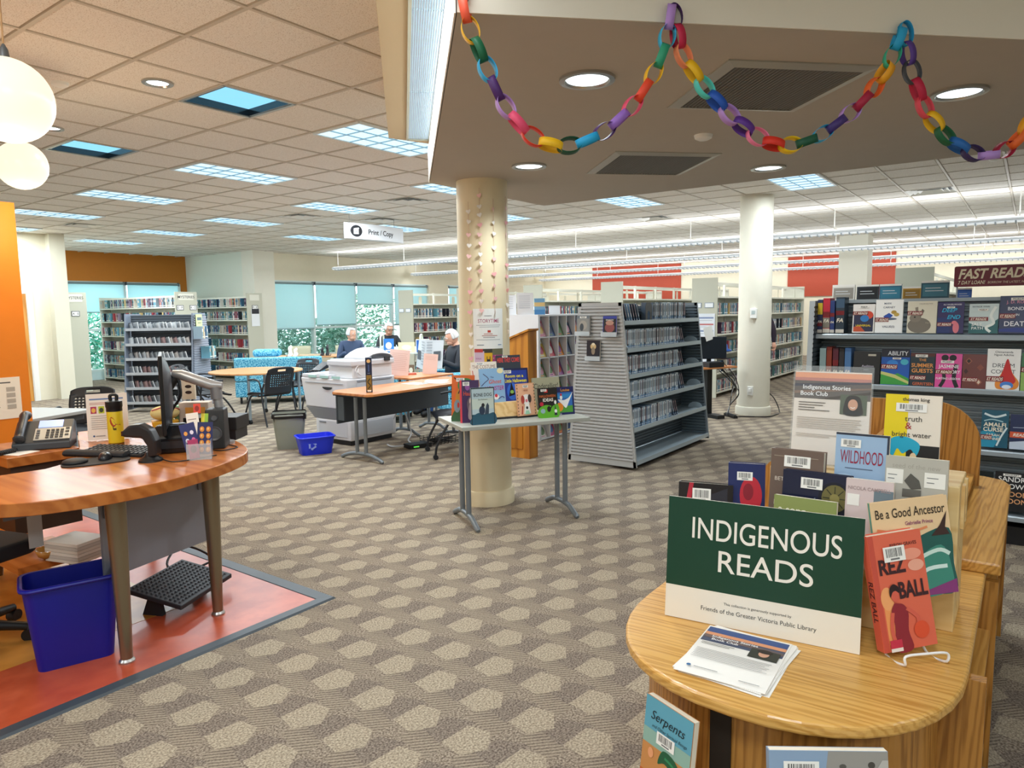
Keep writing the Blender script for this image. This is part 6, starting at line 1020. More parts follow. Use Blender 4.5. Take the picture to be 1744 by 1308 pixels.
MB().box((.1, -.027, .47), (.66, -.021, .76), C('#d4d8e2', .35)).build('side_panel', t, bevel=.003); MB().box((.1, -.034, .765), (.66, -.021, .785), C('#9aa0aa', .4)).build('side_grip', t); MB().box((.08, -.008, .1), (.68, -.001, .27), C('#ccd2dc', .35)).build('drawer_side', t); MB().box((-.007, .06, .1), (0, .58, .28), WP2).build('drawer_front', t); MB().box((-.012, .44, .255), (-.007, .56, .267), C('#6a6e76', .4)).build('drawer_pull', t); MB().box((.03, .04, .0), (.7, .6, .06), C('#2a2c30', .6)).build('caster_base', t)
for k in range(3): MB().box((-.058, .1 + .22 * k, .805), (-.046, .24 + .22 * k, .835), C('#a8cfc8', .35)).build('status_window', t)
b = MB(); b.tube(spline([(.15, .0, .93), (.1, -.05, .88), (.16, -.04, .84), (.08, -.03, .9), (.14, -.02, .97)], 8), .006, C('#e6e6e8', .4), 6); b.build('cable', t)
# bins
t = thing('waste_bin', 'grey waste bin with a black liner beside the copier', 'bin', (5.08, 7.05, 0), -.65); bin_(t, .29, .24, .38, .33, .41, C('#8d9288', .5), C('#8d9288', .5)); LB = C('#141416', .3)
b = MB(); b.grid(lambda u, v_: ((.195 + .004 * math.sin(40 * u)) * math.copysign(min(1, abs(1.35 * math.cos(2 * PI * u))), math.cos(2 * PI * u)) * (1 if v_ > .1 else .97), (.17 + .004 * math.sin(33 * u)) * math.copysign(min(1, abs(1.35 * math.sin(2 * PI * u))), math.sin(2 * PI * u)) * (1 if v_ > .1 else .97), .425 + .008 * math.sin(25 * u) - v_ * (.05 + .025 * math.sin(5 * u) ** 2)), 60, 4, LB); b.grid(lambda u, v_: (.19 * math.copysign(min(1, abs(1.35 * math.cos(2 * PI * u))), math.cos(2 * PI * u)) * (1 - .2 * v_), .165 * math.copysign(min(1, abs(1.35 * math.sin(2 * PI * u))), math.sin(2 * PI * u)) * (1 - .2 * v_), .428 - v_ * .2), 40, 3, LB); b.build('liner', t, smooth=True)
t = thing('recycling_box', 'low bright blue recycling box beside the waste bin', 'bin', (5.03, 6.52, 0), -.45); BB = C('#1c35e0', .4); bin_(t, .33, .24, .40, .31, .205, BB, BB); b = MB()
for k in range(3): a = 2 * PI * k / 3 + PI / 2; c, s = math.cos(a), math.sin(a); q = [(-.03, .02), (.02, .02), (.02, .008), (.038, .03), (.02, .05), (.02, .04), (-.03, .04)]; b.add([(-.06 + x * c - y * s, -.1385 - .004, .11 + x * s + y * c) for x, y in q], [tuple(range(len(q)))], C('#8fa4f0', .5))
b.build('recycling_mark', t)
# small network boxes and cables under the table
t = thing('cable_box', 'black power box with a green light under the print table', 'power box', (5.9, 5.75, 0), -.3); MB().box((-.14, -.09, 0), (.14, .09, .05), M_BLACK).build('box', t, bevel=.004); MB().box((-.1, -.093, .018), (-.03, -.09, .032), C('#5ad84a', .4, emit=.6)).build('status_light', t)
t = thing('wire_basket', 'black wire basket of cables under the print table', 'wire basket', (6.25, 5.72, 0), -.3); b = MB()
for k in range(9): b.tube([(-.2 + .05 * k, -.12, .005), (-.2 + .05 * k, -.13, .09)], .003, M_BLACK, 5); b.tube([(-.2 + .05 * k, -.12, .005), (-.2 + .05 * k, .12, .005)], .003, M_BLACK, 5); b.tube([(-.2 + .05 * k, .12, .005), (-.2 + .05 * k, .13, .09)], .003, M_BLACK, 5)
for z in (.03, .06, .09): b.tube([(-.2, -.13, z), (.2, -.13, z), (.2, .13, z), (-.2, .13, z)], .003, M_BLACK, 5, closed=True)
b.build('wires', t); b = MB(); [b.tube(spline([(random.uniform(-.18, .18), random.uniform(-.1, .1), random.uniform(.02, .1)) for _ in range(6)], 5), .006, C(random.choice(('#1a1a1c', '#303034')), .5), 6) for _ in range(5)]; b.build('cables', t)
b = MB(); b.tube(spline([(6.15, 6.4, .25), (6.2, 6.3, .4), (6.25, 6.2, .1), (6.1, 6.1, .02), (5.9, 5.85, .02), (5.7, 5.95, .02), (5.75, 6.1, .02)], 8), .009, C('#c9ccd0', .4), 8); tag(b.build('grey_cable'), 'pale grey cable from the copier to the power box', 'cable')
# ================================================================== PODIUM and magazine cubby
PINE = wood('pine', '#c9862f', '#a8661e', 6, 2, .4, .05, 6)
t = thing('wooden_kiosk', 'sloped-top pine kiosk behind the cream column', 'kiosk', (6.05, 4.25, 0))
MB().hexa([(0, 0, 0), (.16, 0, 0), (.16, .72, 0), (0, .72, 0)], [(0, 0, 1.36), (.16, 0, 1.36), (.16, .72, 1.10), (0, .72, 1.10)], PINE).build('body', t); MB().hexa([(-.02, -.02, 1.37), (.17, -.02, 1.37), (.17, .74, 1.10), (-.02, .74, 1.10)], [(-.02, -.02, 1.39), (.17, -.02, 1.39), (.17, .74, 1.12), (-.02, .74, 1.12)], PINE).build('sloped_top', t)
MB().box((-.012, .08, .1), (0, .62, .98), wood('pine_dark', '#b8741f', '#94581a', 6, 2)).build('door', t, bevel=.004)
t = thing('magazine_rack', 'white cubby rack of face-out magazines behind the tent display', 'magazine rack', (6.97, 4.73, 0)); WH = C('#e9ebee', .45)
CW_, CH_, NC, NR = .2, .248, 5, 6; RW, RH = .02 + CW_ * NC, .02 + CH_ * NR
MB().box((0, .44, 0), (RW, .46, RH), WH).build('back_panel', t); MB().box((0, 0, RH), (RW, .46, RH + .02), WH).build('top', t); MB().box((0, 0, 0), (.02, .44, RH), WH).build('end_panel', t); MB().box((RW, 0, 0), (RW + .02, .46, RH + .02), WH).build('end_panel', t); MB().box((-.02, .0, 0), (0, .62, RH + .02), WH).build('side_screen', t)
for i in range(1, NC): MB().box((.02 + CW_ * i - .008, .0, .02), (.02 + CW_ * i + .004, .44, RH), WH).build('upright', t)
for j in range(NR): MB().box((.02, 0, .02 + CH_ * j - .012), (RW, .44, .02 + CH_ * j), WH).build('cubby_shelf', t)
MC = ['#c8506a', '#d98a3a', '#b84a32', '#4a6a9a', '#d9a0b0', '#6a8a5a', '#e0c060', '#8a4a8a', '#3a4a6a', '#e6e0d6']; rnd = random.Random(5)
CN = ['leftmost', 'second from left', 'middle', 'second from right', 'rightmost']; RN = ['bottom', 'second', 'third', 'fourth', 'fifth', 'top']
for j in range(NR):
    for i in range(NC):
        c = [rnd.choice(MC) for _ in range(4)]
        book('magazine in the %s cubby, %s row of the white rack' % (CN[i], RN[j]), .165, .215, .005, (6.97 + .015 + CW_ * (i + .5), 4.76, .022 + CH_ * j), 0, c[0], [('r', .05, .8, .95, .96, c[1]), ('e', .5, .42, .34, .26, c[2]), ('e', .45, .55, .16, .12, c[3]), ('r', .1, .06, .7, .12, c[1])], lean=-.38, soft=True, group='magazines in the white rack', name='magazine', cat='magazine')
for k, (x, y, w_, h, c, lab) in enumerate(((6.99, 5.2, .2, .25, '#e4e4e6', 'left grey printed notice on top of the white rack'), (7.0, 4.95, .2, .27, '#ebebee', 'right white printed notice on top of the white rack'), (7.12, 4.82, .13, .2, '#7fb0d4', 'small blue and yellow picture card on top of the white rack'), (7.45, 4.82, .14, .11, '#f4f4f4', 'blank white card on top of the white rack'))):
    t = thing('rack_notice', lab, 'notice', (x, y, RH + .021), -.9, 'notices on the white rack', rx=-.2); MB().box((-w_ / 2, -.002, 0), (w_ / 2, .002, h), C(c, .6)).build('sheet', t)
    if k < 3: b = MB(); art(b, w_, h, -.002, [('r', .12, .85 - .09 * q, .8, .865 - .09 * q, '#9aa0b0') for q in range(7)] if k < 2 else [('r', 0, .5, 1, .75, '#e9c98a'), ('r', 0, 0, 1, .3, '#4f8ac0')]); b.build('notice_print', t)

# ================================================================== BOOK STACKS
SP = ['#2c3f5e', '#c9c2b4', '#4a3050', '#3a6a8a', '#e2ddd0', '#1f2430', '#8fa6b4', '#6fa8bc', '#4a4450', '#d0b47a', '#5a8a8a', '#9a8a9a', '#e9e6e0', '#26484e', '#a8404a']
BM = []
for k, c in enumerate(SP):
    b = MB(); T_ = .022 + .006 * (k % 4); h = .2 + .012 * (k * 5 % 5); b.box((-T_ / 2, 0, 0), (T_ / 2, .15, h), C(c, .5)); b.box((-T_ / 2, -.0008, h * .1), (T_ / 2, 0, h * .18), C('#e9e6de', .5)); b.box((-T_ / 2, -.0008, h * .55), (T_ / 2, 0, h * .8), C(SP[(k * 4 + 3) % 15], .5)); o = b.build('book'); BM.append((o.data, T_, h)); bpy.data.objects.remove(o)
SHC = C('#e8e8da', .5); ENDC = C('#c2c1b0', .55)
INDIV = [0]
def fill(p0, ux, length, z, rz, label, group, indiv, stuff, gap=.85, palette=None):
    """spine-out books along direction ux from p0; individuals or one joined 'stuff' mesh"""
    d = 0.02; rnd = random.Random(int(p0[0] * 100 + p0[1] * 37 + z * 91))
    while d < length - .03:
        if rnd.random() > .97 - (1 - gap) * .3: d += rnd.uniform(.05, .18)
        me, T_, h = BM[rnd.randrange(15)]
        if d > length - .03: break
        x, y = p0[0] + ux[0] * (d + T_ / 2), p0[1] + ux[1] * (d + T_ / 2)
        if indiv:
            o = bpy.data.objects.new('book', me); COL.objects.link(o); o.location = (x, y, z + .001); o.rotation_euler = (0, 0, rz); tag(o, label, 'book', group); INDIV[0] += 1
        else:
            M = Matrix.Translation((x, y, z + .001)) @ Matrix.Rotation(rz, 4, 'Z')
            k = len(stuff.v); stuff.v += [tuple(M @ v_.co) for v_ in me.vertices]
            for p_ in me.polygons: stuff.f.append(tuple(q + k for q in p_.vertices)); stuff.m.append(stuff.mi(me.materials[p_.material_index]))
        d += T_ + .002
def stack(name, label, x0, x1, y0, y1, levels, empty_top, axis, panel_end, endcolor=ENDC):
    """double-sided cantilever shelving run; axis 'x' or 'y' is the long direction"""
    t = thing(name, label, 'bookcase', (x0, y0, 0)); LX, LY = x1 - x0, y1 - y0; zt = 2.1
    L_ = LX if axis == 'x' else LY; Dp = LY if axis == 'x' else LX
    def bx(a0, a1, d0, d1, z0, z1, mat, nm):
        return (MB().box((a0, d0, z0), (a1, d1, z1), mat) if axis == 'x' else MB().box((d0, a0, z0), (d1, a1, z1), mat)).build(nm, t)
    bx(0, .03, 0, Dp, 0, zt, endcolor, 'end_panel'); bx(L_ - .03, L_, 0, Dp, 0, zt - .05, SHC, 'end_panel'); bx(.03, L_ - .03, Dp / 2 - .008, Dp / 2 + .008, 0, zt - .35, C('#dcdccb', .6), 'back_panel')
    n = max(1, round(L_ / .92))
    for k in range(n + 1): a = .03 + (L_ - .06) * k / n; bx(a - .02, a + .02, Dp / 2 - .02, Dp / 2 + .02, 0, zt - .06, SHC, 'upright')
    for z in levels: bx(.03, L_ - .03, .0, Dp, z - .03, z, SHC, 'shelf')
    bx(.03, L_ - .03, 0.01, .04, zt - .12, zt - .08, SHC, 'top_rail'); bx(.03, L_ - .03, Dp - .04, Dp - .01, zt - .12, zt - .08, SHC, 'top_rail')
    return t
def bookend(x, y, z, rz, label, group, c='#d8d4be'):
    o = MB().prism(rrect(0, 0, .14, .17, .035), 0, .004, C(c, .5), 'xz'); o.box((0, 0, 0), (.14, .09, .002), C(c, .5)); tag(o.build('book_end', loc=(x, y, z + .001), rot=(0, 0, rz)), label, 'bookend', group)
LV = [.10, .44, .78, 1.12, 1.46, 1.78]
NM = ['nearest the off-white column', 'second from the off-white column', 'third from the off-white column', 'fourth from the off-white column, mostly hidden', 'nearest the reading area windows']
for k in range(5):
    y0 = 4.41 + 1.83 * k; st = MB(); ind = k in (0, 4)
    stack('book_stack', 'cream bookshelf run, %s' % NM[k], 12.0, 17.8, y0, y0 + .46, LV, True, 'x', True)
    for r, z in enumerate(LV[:5]):
        if k == 0:
            fill((12.05, y0 + .01), (1, 0), 1.35, z, 0, 'spine-out book on shelf %d up, cream run left of the off-white column' % (r + 1), 'books on the cream run beside the off-white column', True, st) if r in (3, 4) else fill((12.05, y0 + .01), (1, 0), 1.35, z, 0, '', '', False, st)
            fill((14.9, y0 + .01), (1, 0), 2.8, z, 0, 'spine-out book on shelf %d up, cream run right of the off-white column' % (r + 1), 'books on the cream run right of the off-white column', r == 3, st); fill((13.4, y0 + .01), (1, 0), 1.5, z, 0, '', '', False, st)
        elif k == 4:
            fill((12.05, y0 + .01), (1, 0), 2.6, z, 0, 'spine-out book on shelf %d from the floor, run nearest the reading area windows' % (r + 1), 'books on the run nearest the reading area', False, st); fill((14.65, y0 + .01), (1, 0), 3.1, z, 0, '', '', False, st)
        else: fill((12.05, y0 + .01), (1, 0), 5.7, z, 0, '', '', False, st)
    tag(st.build('shelved_books'), 'rows of books on the run ' + NM[k], 'books', None, 'stuff')
    for q in range(4): bookend(12.3 + 1.2 * q, y0 + .08, 1.78, .2, 'bare bookend atop the run ' + NM[k], 'bookends on the run ' + NM[k])
    for r in range(2):
        t = thing('range_label', '%s range card on the run %s' % (('left', 'right')[r], NM[k]), 'label', (11.995, y0 + .36 - .22 * r, 1.58), -PI / 2, 'range cards'); MB().box((-.08, -.004, 0), (.08, .004, .09), C('#8a96a8', .5)).build('frame', t); MB().box((-.07, -.006, .01), (.07, -.004, .08), C('#eef0f2', .6)).build('card', t)
t = thing('end_notice', 'column of white printed notices on the shelf end beside the off-white column', 'notice', (11.99, 4.6, .6), -PI / 2); MB().box((-.16, -.004, 0), (.16, 0, .88), C('#dfe3ea', .6)).build('sheet', t); b = MB(); art(b, .32, .88, -.004, [('r', .08, .9 - .13 * q, .92, .93 - .13 * q, ('#7a8ab0', '#c06a6a')[q % 2]) for q in range(5)] + [('r', .1, .12, .9, .28, '#4a2a4a'), ('r', .15, .16, .6, .2, '#d8c0c8')] + [('r', .08, .86 - .13 * q, .85, .87 - .13 * q, '#b0b4bc') for q in range(5)]); b.build('notice_print', t)
# run at far right behind the fast-reading shelf
stack('book_stack', 'bookshelf run with a plain grey-green end behind the fast-reading shelf', 11.4, 17.2, 1.12, 1.6, LV, True, 'x', True, C('#b5b7a6', .55)); st = MB(); [fill((11.45, 1.13), (1, 0), 5.6, z, 0, '', '', False, st) for z in LV[:5]]; tag(st.build('shelved_books'), 'rows of books behind the fast-reading shelf', 'books', None, 'stuff')
stack('book_stack', 'white shelving run at far right beyond the burgundy sign', 11.4, 17.2, -.7, -.22, LV, True, 'x', True, SHC); st = MB(); [fill((11.45, -.69), (1, 0), 5.6, z, 0, '', '', False, st) for z in LV[:5]]; tag(st.build('shelved_books'), 'rows of books at far right beyond the burgundy sign', 'books', None, 'stuff')
# mystery shelves at the left (long direction y)
for k, (x0, x1, y0, nm) in enumerate(((6.30, 6.76, 16.2, 'left'), (8.05, 8.55, 15.0, 'middle'), (9.92, 10.34, 15.2, 'right'))):
    t = stack('mystery_shelf', '%s mystery bookshelf with a grey-green end panel' % nm, x0, x1, y0, 18.6, LV, False, 'y', True); st = MB()
    for r, z in enumerate(LV):
        if k == 0: continue
        fill((x0 + .01, 18.55), (0, -1), 18.5 - y0, z, -PI / 2, 'spine-out book on shelf %d from the floor of the %s mystery bookshelf' % (r + 1, nm), 'books on the %s mystery bookshelf' % nm, k == 1 and r == 5, st)
    if st.f: tag(st.build('shelved_books'), 'lower rows of books on the %s mystery bookshelf' % nm, 'books', None, 'stuff')
    b = MB(); w_ = x1 - x0; b.box((.08, -.004, 1.9) if k == 0 else (.08, -.004, 1.92), (w_ - .08, 0, 2.06), C('#e2e0d2', .6)); o = b.build('header_card', t)
    if k < 2: b = MB(); b.text('MYSTERIES', w_ / 2, 1.96, w_ - .12, .06, -.0045, C('#2a2c30', .5), .01); b.build('header_lettering', o)
    for cx, tx in (((w_ / 2, 'A - E'),) if k == 0 else ((.1, 'E - P'), (w_ - .1, 'R - Z')) if k == 1 else ((w_ / 2, 'P - Z'),)):
        o = MB().box((cx - .08, -.006, 1.6 if k == 0 else 1.7), (cx + .08, 0, 1.71 if k == 0 else 1.81), C('#4a5058', .5)).build('range_frame', t); b = MB(); z0 = 1.6 if k == 0 else 1.7; b.box((cx - .068, -.008, z0 + .012), (cx + .068, -.006, z0 + .098), C('#f0f0ee', .6)); b.text(tx, cx, z0 + .035, .12, .045, -.0085, C('#1c1c20', .5), .015); b.build('range_card', o)
t = thing('end_notice', 'small dark and white notice on the right mystery shelf end', 'notice', (10.13, 15.19, 1.3)); MB().box((-.11, -.004, 0), (.11, 0, .42), C('#e6e8ea', .6)).build('sheet', t); MB().box((-.1, -.006, .3), (.1, -.004, .42), C('#20242c', .6)).build('dark_header', t)
# tent-shaped disc display in front of the mystery shelves
cdt = thing('disc_display', 'dark grey tent-shaped disc display before the mystery shelves', 'display shelf', (5.50, 12.02, 0), -.95)
LC = 1.12; MD = C('#5a636b', .5, metal=.2)
b = MB(); corrugated(b, .2, .3, .05, 1.6, .02, LC - .02, .04, .008, C('#4c545c', .5)); b.v = [(v_[1], v_[0], v_[2]) for v_ in b.v]; b.build('slat_back', cdt)['kind'] = 'stuff'
for x in (0, LC):
    MB().hexa([(x - .012, -.02, .03), (x + .012, -.02, .03), (x + .012, .78, .03), (x - .012, .78, .03)], [(x - .012, .16, 1.62), (x + .012, .16, 1.62), (x + .012, .62, 1.62), (x - .012, .62, 1.62)], C('#8a94a4', .45, metal=.2)).build('end_panel', cdt)
b = MB(); corrugated(b, 0, 0, .06, 1.58, 0, 1, .04, .012, C('#a3a7b4', .45, metal=.15)); b.v = [(LC + .014 - v_[0], (.0 + .17 * v_[2] / 1.62) if v_[1] < .5 else (.76 - .14 * v_[2] / 1.62), v_[2]) for v_ in b.v]; b.f = [f_[::-1] for f_ in b.f]; b.build('slat_end', cdt)['kind'] = 'stuff'
CDM = []
for c1, c2 in (('#a4abb0', '#d9dcde'), ('#5a6066', '#b4b9bc'), ('#dcdede', '#a4a9ae'), ('#8a7f7c', '#e4dcd6'), ('#8a6a6c', '#b99a98'), ('#c9ccd0', '#7a8086')):
    b = MB(); b.box((-.005, 0, 0), (.005, .14, .125), C(c1, .25)); b.box((-.0055, .01, .01), (-.005, .13, .115), C(c2, .3)); o = b.build('disc_case'); CDM.append(o.data); bpy.data.objects.remove(o)
MT = Matrix.Translation((5.50, 12.02, 0)) @ Matrix.Rotation(-.95, 4, 'Z'); rnd = random.Random(9)
for r, z in enumerate((.15, .39, .63, .87, 1.11, 1.36)):
    y = -.02 + .17 * z / 1.6; b = MB(); b.box((.015, y, z - .012), (LC - .015, .26, z), C('#9aa2aa', .45, metal=.2)); b.box((.015, y - .01, z - .02), (LC - .015, y, z + .025), C('#b8bdc2', .45)); b.build('shelf', cdt)
    x = .14
    while x < LC - .03:
        o = bpy.data.objects.new('disc_case', CDM[rnd.randrange(6) if rnd.random() > .3 else 2]); COL.objects.link(o); o.matrix_world = MT @ Matrix.Translation((x, y + .03, z + .004)) @ Matrix.Rotation(rnd.uniform(-.3, -.1), 4, 'Y') @ Matrix.Rotation(rnd.uniform(.85, 1.05), 4, 'Z'); tag(o, 'music disc case leaning on the %s shelf of the dark tent display' % (['lowest', 'fifth', 'fourth', 'third', 'second', 'top'][r]), 'disc case', 'music discs on the dark tent display'); x += rnd.uniform(.055, .085)
for (y, z, n, lab) in ((.26, 1.20, 6, 'upper'), (.5, .86, 7, 'lower')):
    for k in range(n):
        o = bpy.data.objects.new('book', BM[(k * 3 + n) % 15][0]); COL.objects.link(o); o.matrix_world = MT @ Matrix.Translation((LC + .19, y - .06 + .034 * k - .1, z)) @ Matrix.Rotation(PI / 2, 4, 'Z'); tag(o, 'book on the %s clip shelf of the lilac slatted end' % lab, 'book', 'books on the lilac slatted end')
    MB().box((LC + .014, y - .2, z - .008), (LC + .19, y + .14, z), C('#8a92a0', .4)).build('clip_shelf', cdt)
t = thing('green_notice', 'pale green notice at the top of the lilac slatted end', 'notice', tuple((MT @ Matrix.Translation((LC + .04, .32, 1.4))).to_translation()), -.95 + PI / 2); MB().box((-.12, -.004, 0), (.1, 0, .2), C('#cfe0a0', .6)).build('sheet', t); b = MB(); art(b, .2, .2, -.004, [('r', .1, .5, .9, .75, '#5a6a7a'), ('r', .2, .25, .8, .32, '#8a8a70')]); b.build('notice_print', t)
print('individual shelf books', INDIV[0])

# ================================================================== READING AREA
SOFA = speckle('sofa_fabric', '#86cbe0', '#2588b2', 48, 0.44, 0.54, .85)
def sofa(label, loc, rz, w_, cat='sofa', back=.82):
    t = thing('armchair' if cat == 'armchair' else 'sofa', label, cat, loc, rz)
    MB().box((-w_ / 2, -.38, .12), (w_ / 2, .38, .40), SOFA).build('base', t, bevel=.02); n = max(1, round(w_ / .65))
    for k in range(n): x0 = -w_ / 2 + .14 + (w_ - .28) * k / n; MB().box((x0 + .005, -.39, .401), (x0 + (w_ - .28) / n - .005, .2, .52), SOFA).build('seat_cushion', t, bevel=.035, seg=3)
    MB().hexa([(-w_ / 2, .2, .401), (w_ / 2, .2, .401), (w_ / 2, .4, .401), (-w_ / 2, .4, .401)], [(-w_ / 2, .26, back), (w_ / 2, .26, back), (w_ / 2, .42, back), (-w_ / 2, .42, back)], SOFA).build('backrest', t, bevel=.03, seg=3)
    for s in (-1, 1): MB().box((s * w_ / 2, -.38, .401), (s * (w_ / 2 - .14), .2, .66), SOFA).build('arm', t, bevel=.03, seg=3)
    for sx in (-1, 1):
        for sy in (-1, 1): MB().cyl((sx * (w_ / 2 - .08), sy * .3, 0), (sx * (w_ / 2 - .08), sy * .3, .12), .02, M_BLACK, 10).build('leg', t)
    return t
sofa('blue patterned sofa seen from behind, past the round table', (7.85, 11.05, 0), -.75 + PI, 1.5)
t = thing('cushion', 'blue patterned cushion resting on top of the sofa back', 'cushion', (7.62, 11.12, .825), -.75); MB().box((-.24, -.14, 0), (.24, .14, .13), SOFA).build('cushion', t, bevel=.05, seg=4)
sofa('blue patterned armchair of the man with the newspaper', (8.27, 7.28, 0), -1.95, .85, 'armchair', .80); sofa('blue patterned armchair seat behind the pink notices', (7.2, 7.65, 0), 2.2, .8, 'armchair', .72)
# chess table
t = thing('chess_table', 'wood-topped table with a chess set behind the sofa', 'table', (8.9, 11.6, 0), -.7); MB().prism(rrect(-.62, -.4, .62, .4, .03), .725, .75, TW).build('table_top', t, bevel=.004)
for x in (-.5, .5): MB().cyl((x, 0, 0), (x, 0, .725), .03, M_STEELD, 12).build('leg', t); MB().box((x - .03, -.3, 0), (x + .03, .3, .03), M_STEELD).build('foot', t)
o = MB().box((-.25, -.25, 0), (.25, .25, .012), C('#6a4a30', .5)).build('chess_board', loc=(8.9, 11.6, .751), rot=(0, 0, -.7)); o.scale = (1.7, 1.3, 1); tag(o, 'wooden chess board on the table behind the sofa', 'chess board'); bq = MB()
for i in range(8):
    for j in range(8):
        if (i + j) % 2: bq.box((-.24 + .06 * i, -.24 + .06 * j, .012), (-.18 + .06 * i, -.18 + .06 * j, .0125), C('#d9c09a', .5))
bq.build('squares', o); PR = [(.02, 0), (.02, .01), (.012, .02), (.009, .045), (.014, .055), (.012, .07), (.004, .08), (0, .082)]; CP = []
for c, h in (('#f2efe6', 1), ('#f2efe6', 1.4), ('#22242a', 1), ('#22242a', 1.4)): q = MB().lathe([(r, z * h) for r, z in PR], C(c, .4), n=12).build('chess_piece', smooth='auto'); CP.append(q.data); bpy.data.objects.remove(q)
Mc = Matrix.Translation((8.9, 11.6, .7635)) @ Matrix.Rotation(-.7, 4, 'Z') @ Matrix.Diagonal((1.7, 1.3, 1.7, 1))
for sd in (0, 1):
    for rw in (0, 1):
        for i in range(8):
            q = bpy.data.objects.new('chess_piece', CP[sd * 2 + (1 - rw)]); COL.objects.link(q); q.matrix_world = Mc @ Matrix.Translation(((-.21 + .06 * rw) if sd == 0 else (.21 - .06 * rw), -.21 + .06 * i, 0)); tag(q, ('white', 'black')[sd] + (' back-row', ' front-row')[rw] + ' chess piece on the board', 'chess piece', ('white', 'black')[sd] + (' back-row', ' front-row')[rw] + ' chess pieces')
def plain_chair(loc, rz, label):
    t = thing('reading_chair', label, 'chair', loc, rz, 'beige reading chairs'); MB().box((-.23, -.22, .42), (.23, .22, .46), C('#b9b59c', .7)).build('seat', t, bevel=.015); MB().grid(lambda u, v_: ((u - .5) * .46, .22 + .06 * v_ + .03 * (1 - (2 * u - 1) ** 2), .52 + .34 * v_), 8, 4, C('#a9a68c', .7)).build('backrest', t, smooth=True, solid=.025)
    for sx in (-1, 1):
        for sy in (-1, 1): b = MB(); b.tube([(sx * .21, sy * .2, .42 if sy < 0 else .6), (sx * .23, sy * .23, 0)], .012, M_CHROME, 8); b.build('leg', t)
plain_chair((9.75, 13.1, 0), 2.3 + PI, 'beige chair by the window, left of the chess table gap'); plain_chair((10.5, 12.35, 0), 2.5 + PI, 'beige chair by the window, right of the chess set')
t = thing('reading_table', 'thin-topped table in front of the reading men', 'table', (8.8, 9.65, 0), -.7); MB().prism(rrect(-.75, -.32, .55, .32, .04), .73, .755, C('#8fa4a8', .4)).build('table_top', t, bevel=.004)
for x in (-.6, .4): MB().cyl((x, 0, 0), (x, 0, .73), .03, M_STEELD, 12).build('leg', t); MB().box((x - .03, -.28, 0), (x + .03, .28, .03), M_STEELD).build('foot', t)
t = thing('open_newspaper', 'dark open newspaper standing on the reading table', 'newspaper', (9.0, 9.6, .757), -.6); MB().hexa([(-.2, 0, 0), (0, .06, 0), (0, .066, 0), (-.2, .006, 0)], [(-.15, .1, .2), (.02, .16, .2), (.02, .166, .2), (-.15, .106, .2)], C('#5a646c', .7)).build('page', t); MB().hexa([(0, .06, 0), (.22, 0, 0), (.22, .006, 0), (0, .066, 0)], [(.02, .16, .2), (.16, .1, .2), (.16, .106, .2), (.02, .166, .2)], C('#46606e', .7)).build('page', t)
# book carts
def cart(label, loc, rz, w_=.75):
    t = thing('book_cart', label, 'book cart', loc, rz); M = C('#dfe2d4', .45)
    for s in (-1, 1):
        x = s * w_ / 2; MB().box((x - .015, -.2, .14), (x + .015, .2, 1.05), M).build('end_panel', t); b = MB(); b.tube(spline([(x, -.17, 1.05), (x, -.17, 1.17), (x, -.12, 1.22), (x, .12, 1.22), (x, .17, 1.17), (x, .17, 1.05)], 5), .014, M, 8); b.build('handle', t, smooth='auto')
        for sy in (-.15, .15): MB().cyl((x - .018, sy, .06), (x + .018, sy, .06), .06, M_BLACK, 16).build('caster', t); MB().box((x - .012, sy - .012, .06), (x + .012, sy + .012, .14), M_STEELD).build('caster_fork', t)
    for z in (.2, .56, .93): MB().box((-w_ / 2, -.2, z), (w_ / 2, .2, z + .02), M).build('shelf', t); MB().box((-w_ / 2, .19, z), (w_ / 2, .2, z + .1), M).build('shelf_back', t)
    return t
cart('cream metal book cart beyond the copier', (7.97, 8.05, 0), -.9, .62)
for k, (dx, z, c, w_, h, lab) in enumerate(((-.2, .951, '#2f7fd0', .16, .22, 'bright blue book face-out on top of the book cart'), (.08, .951, '#e6d8b0', .26, .16, 'cream picture book face-out on top of the book cart'), (-.02, .581, '#d9403a', .12, .2, 'red book face-out on the middle shelf of the book cart'), (.14, .581, '#8a6a50', .1, .17, 'brown book face-out on the middle shelf of the book cart'))):
    book(lab, w_, h, .02, (7.97 + dx * .62 - .07 * .78, 8.05 - dx * .78 - .07 * .62, z), -.9, c, [('e', .5, .5, .3, .25, '#f0e6d0'), ('r', .2, .1, .8, .2, '#ffffff')], lean=-.1, group='books on the cream book cart')
book('blue picture book with a dark bird hung on the end of the book cart', .22, .26, .01, (8.08, 7.70, .9), -.8, '#e6e4da', [('r', .06, .06, .94, .94, '#2a66b8'), ('e', .5, .45, .22, .22, '#22242e'), ('e', .55, .6, .1, .08, '#d8a08a'), ('p', [(.3, .3), (.6, .2), (.7, .3)], '#c8402a')], lean=-.05, soft=True)
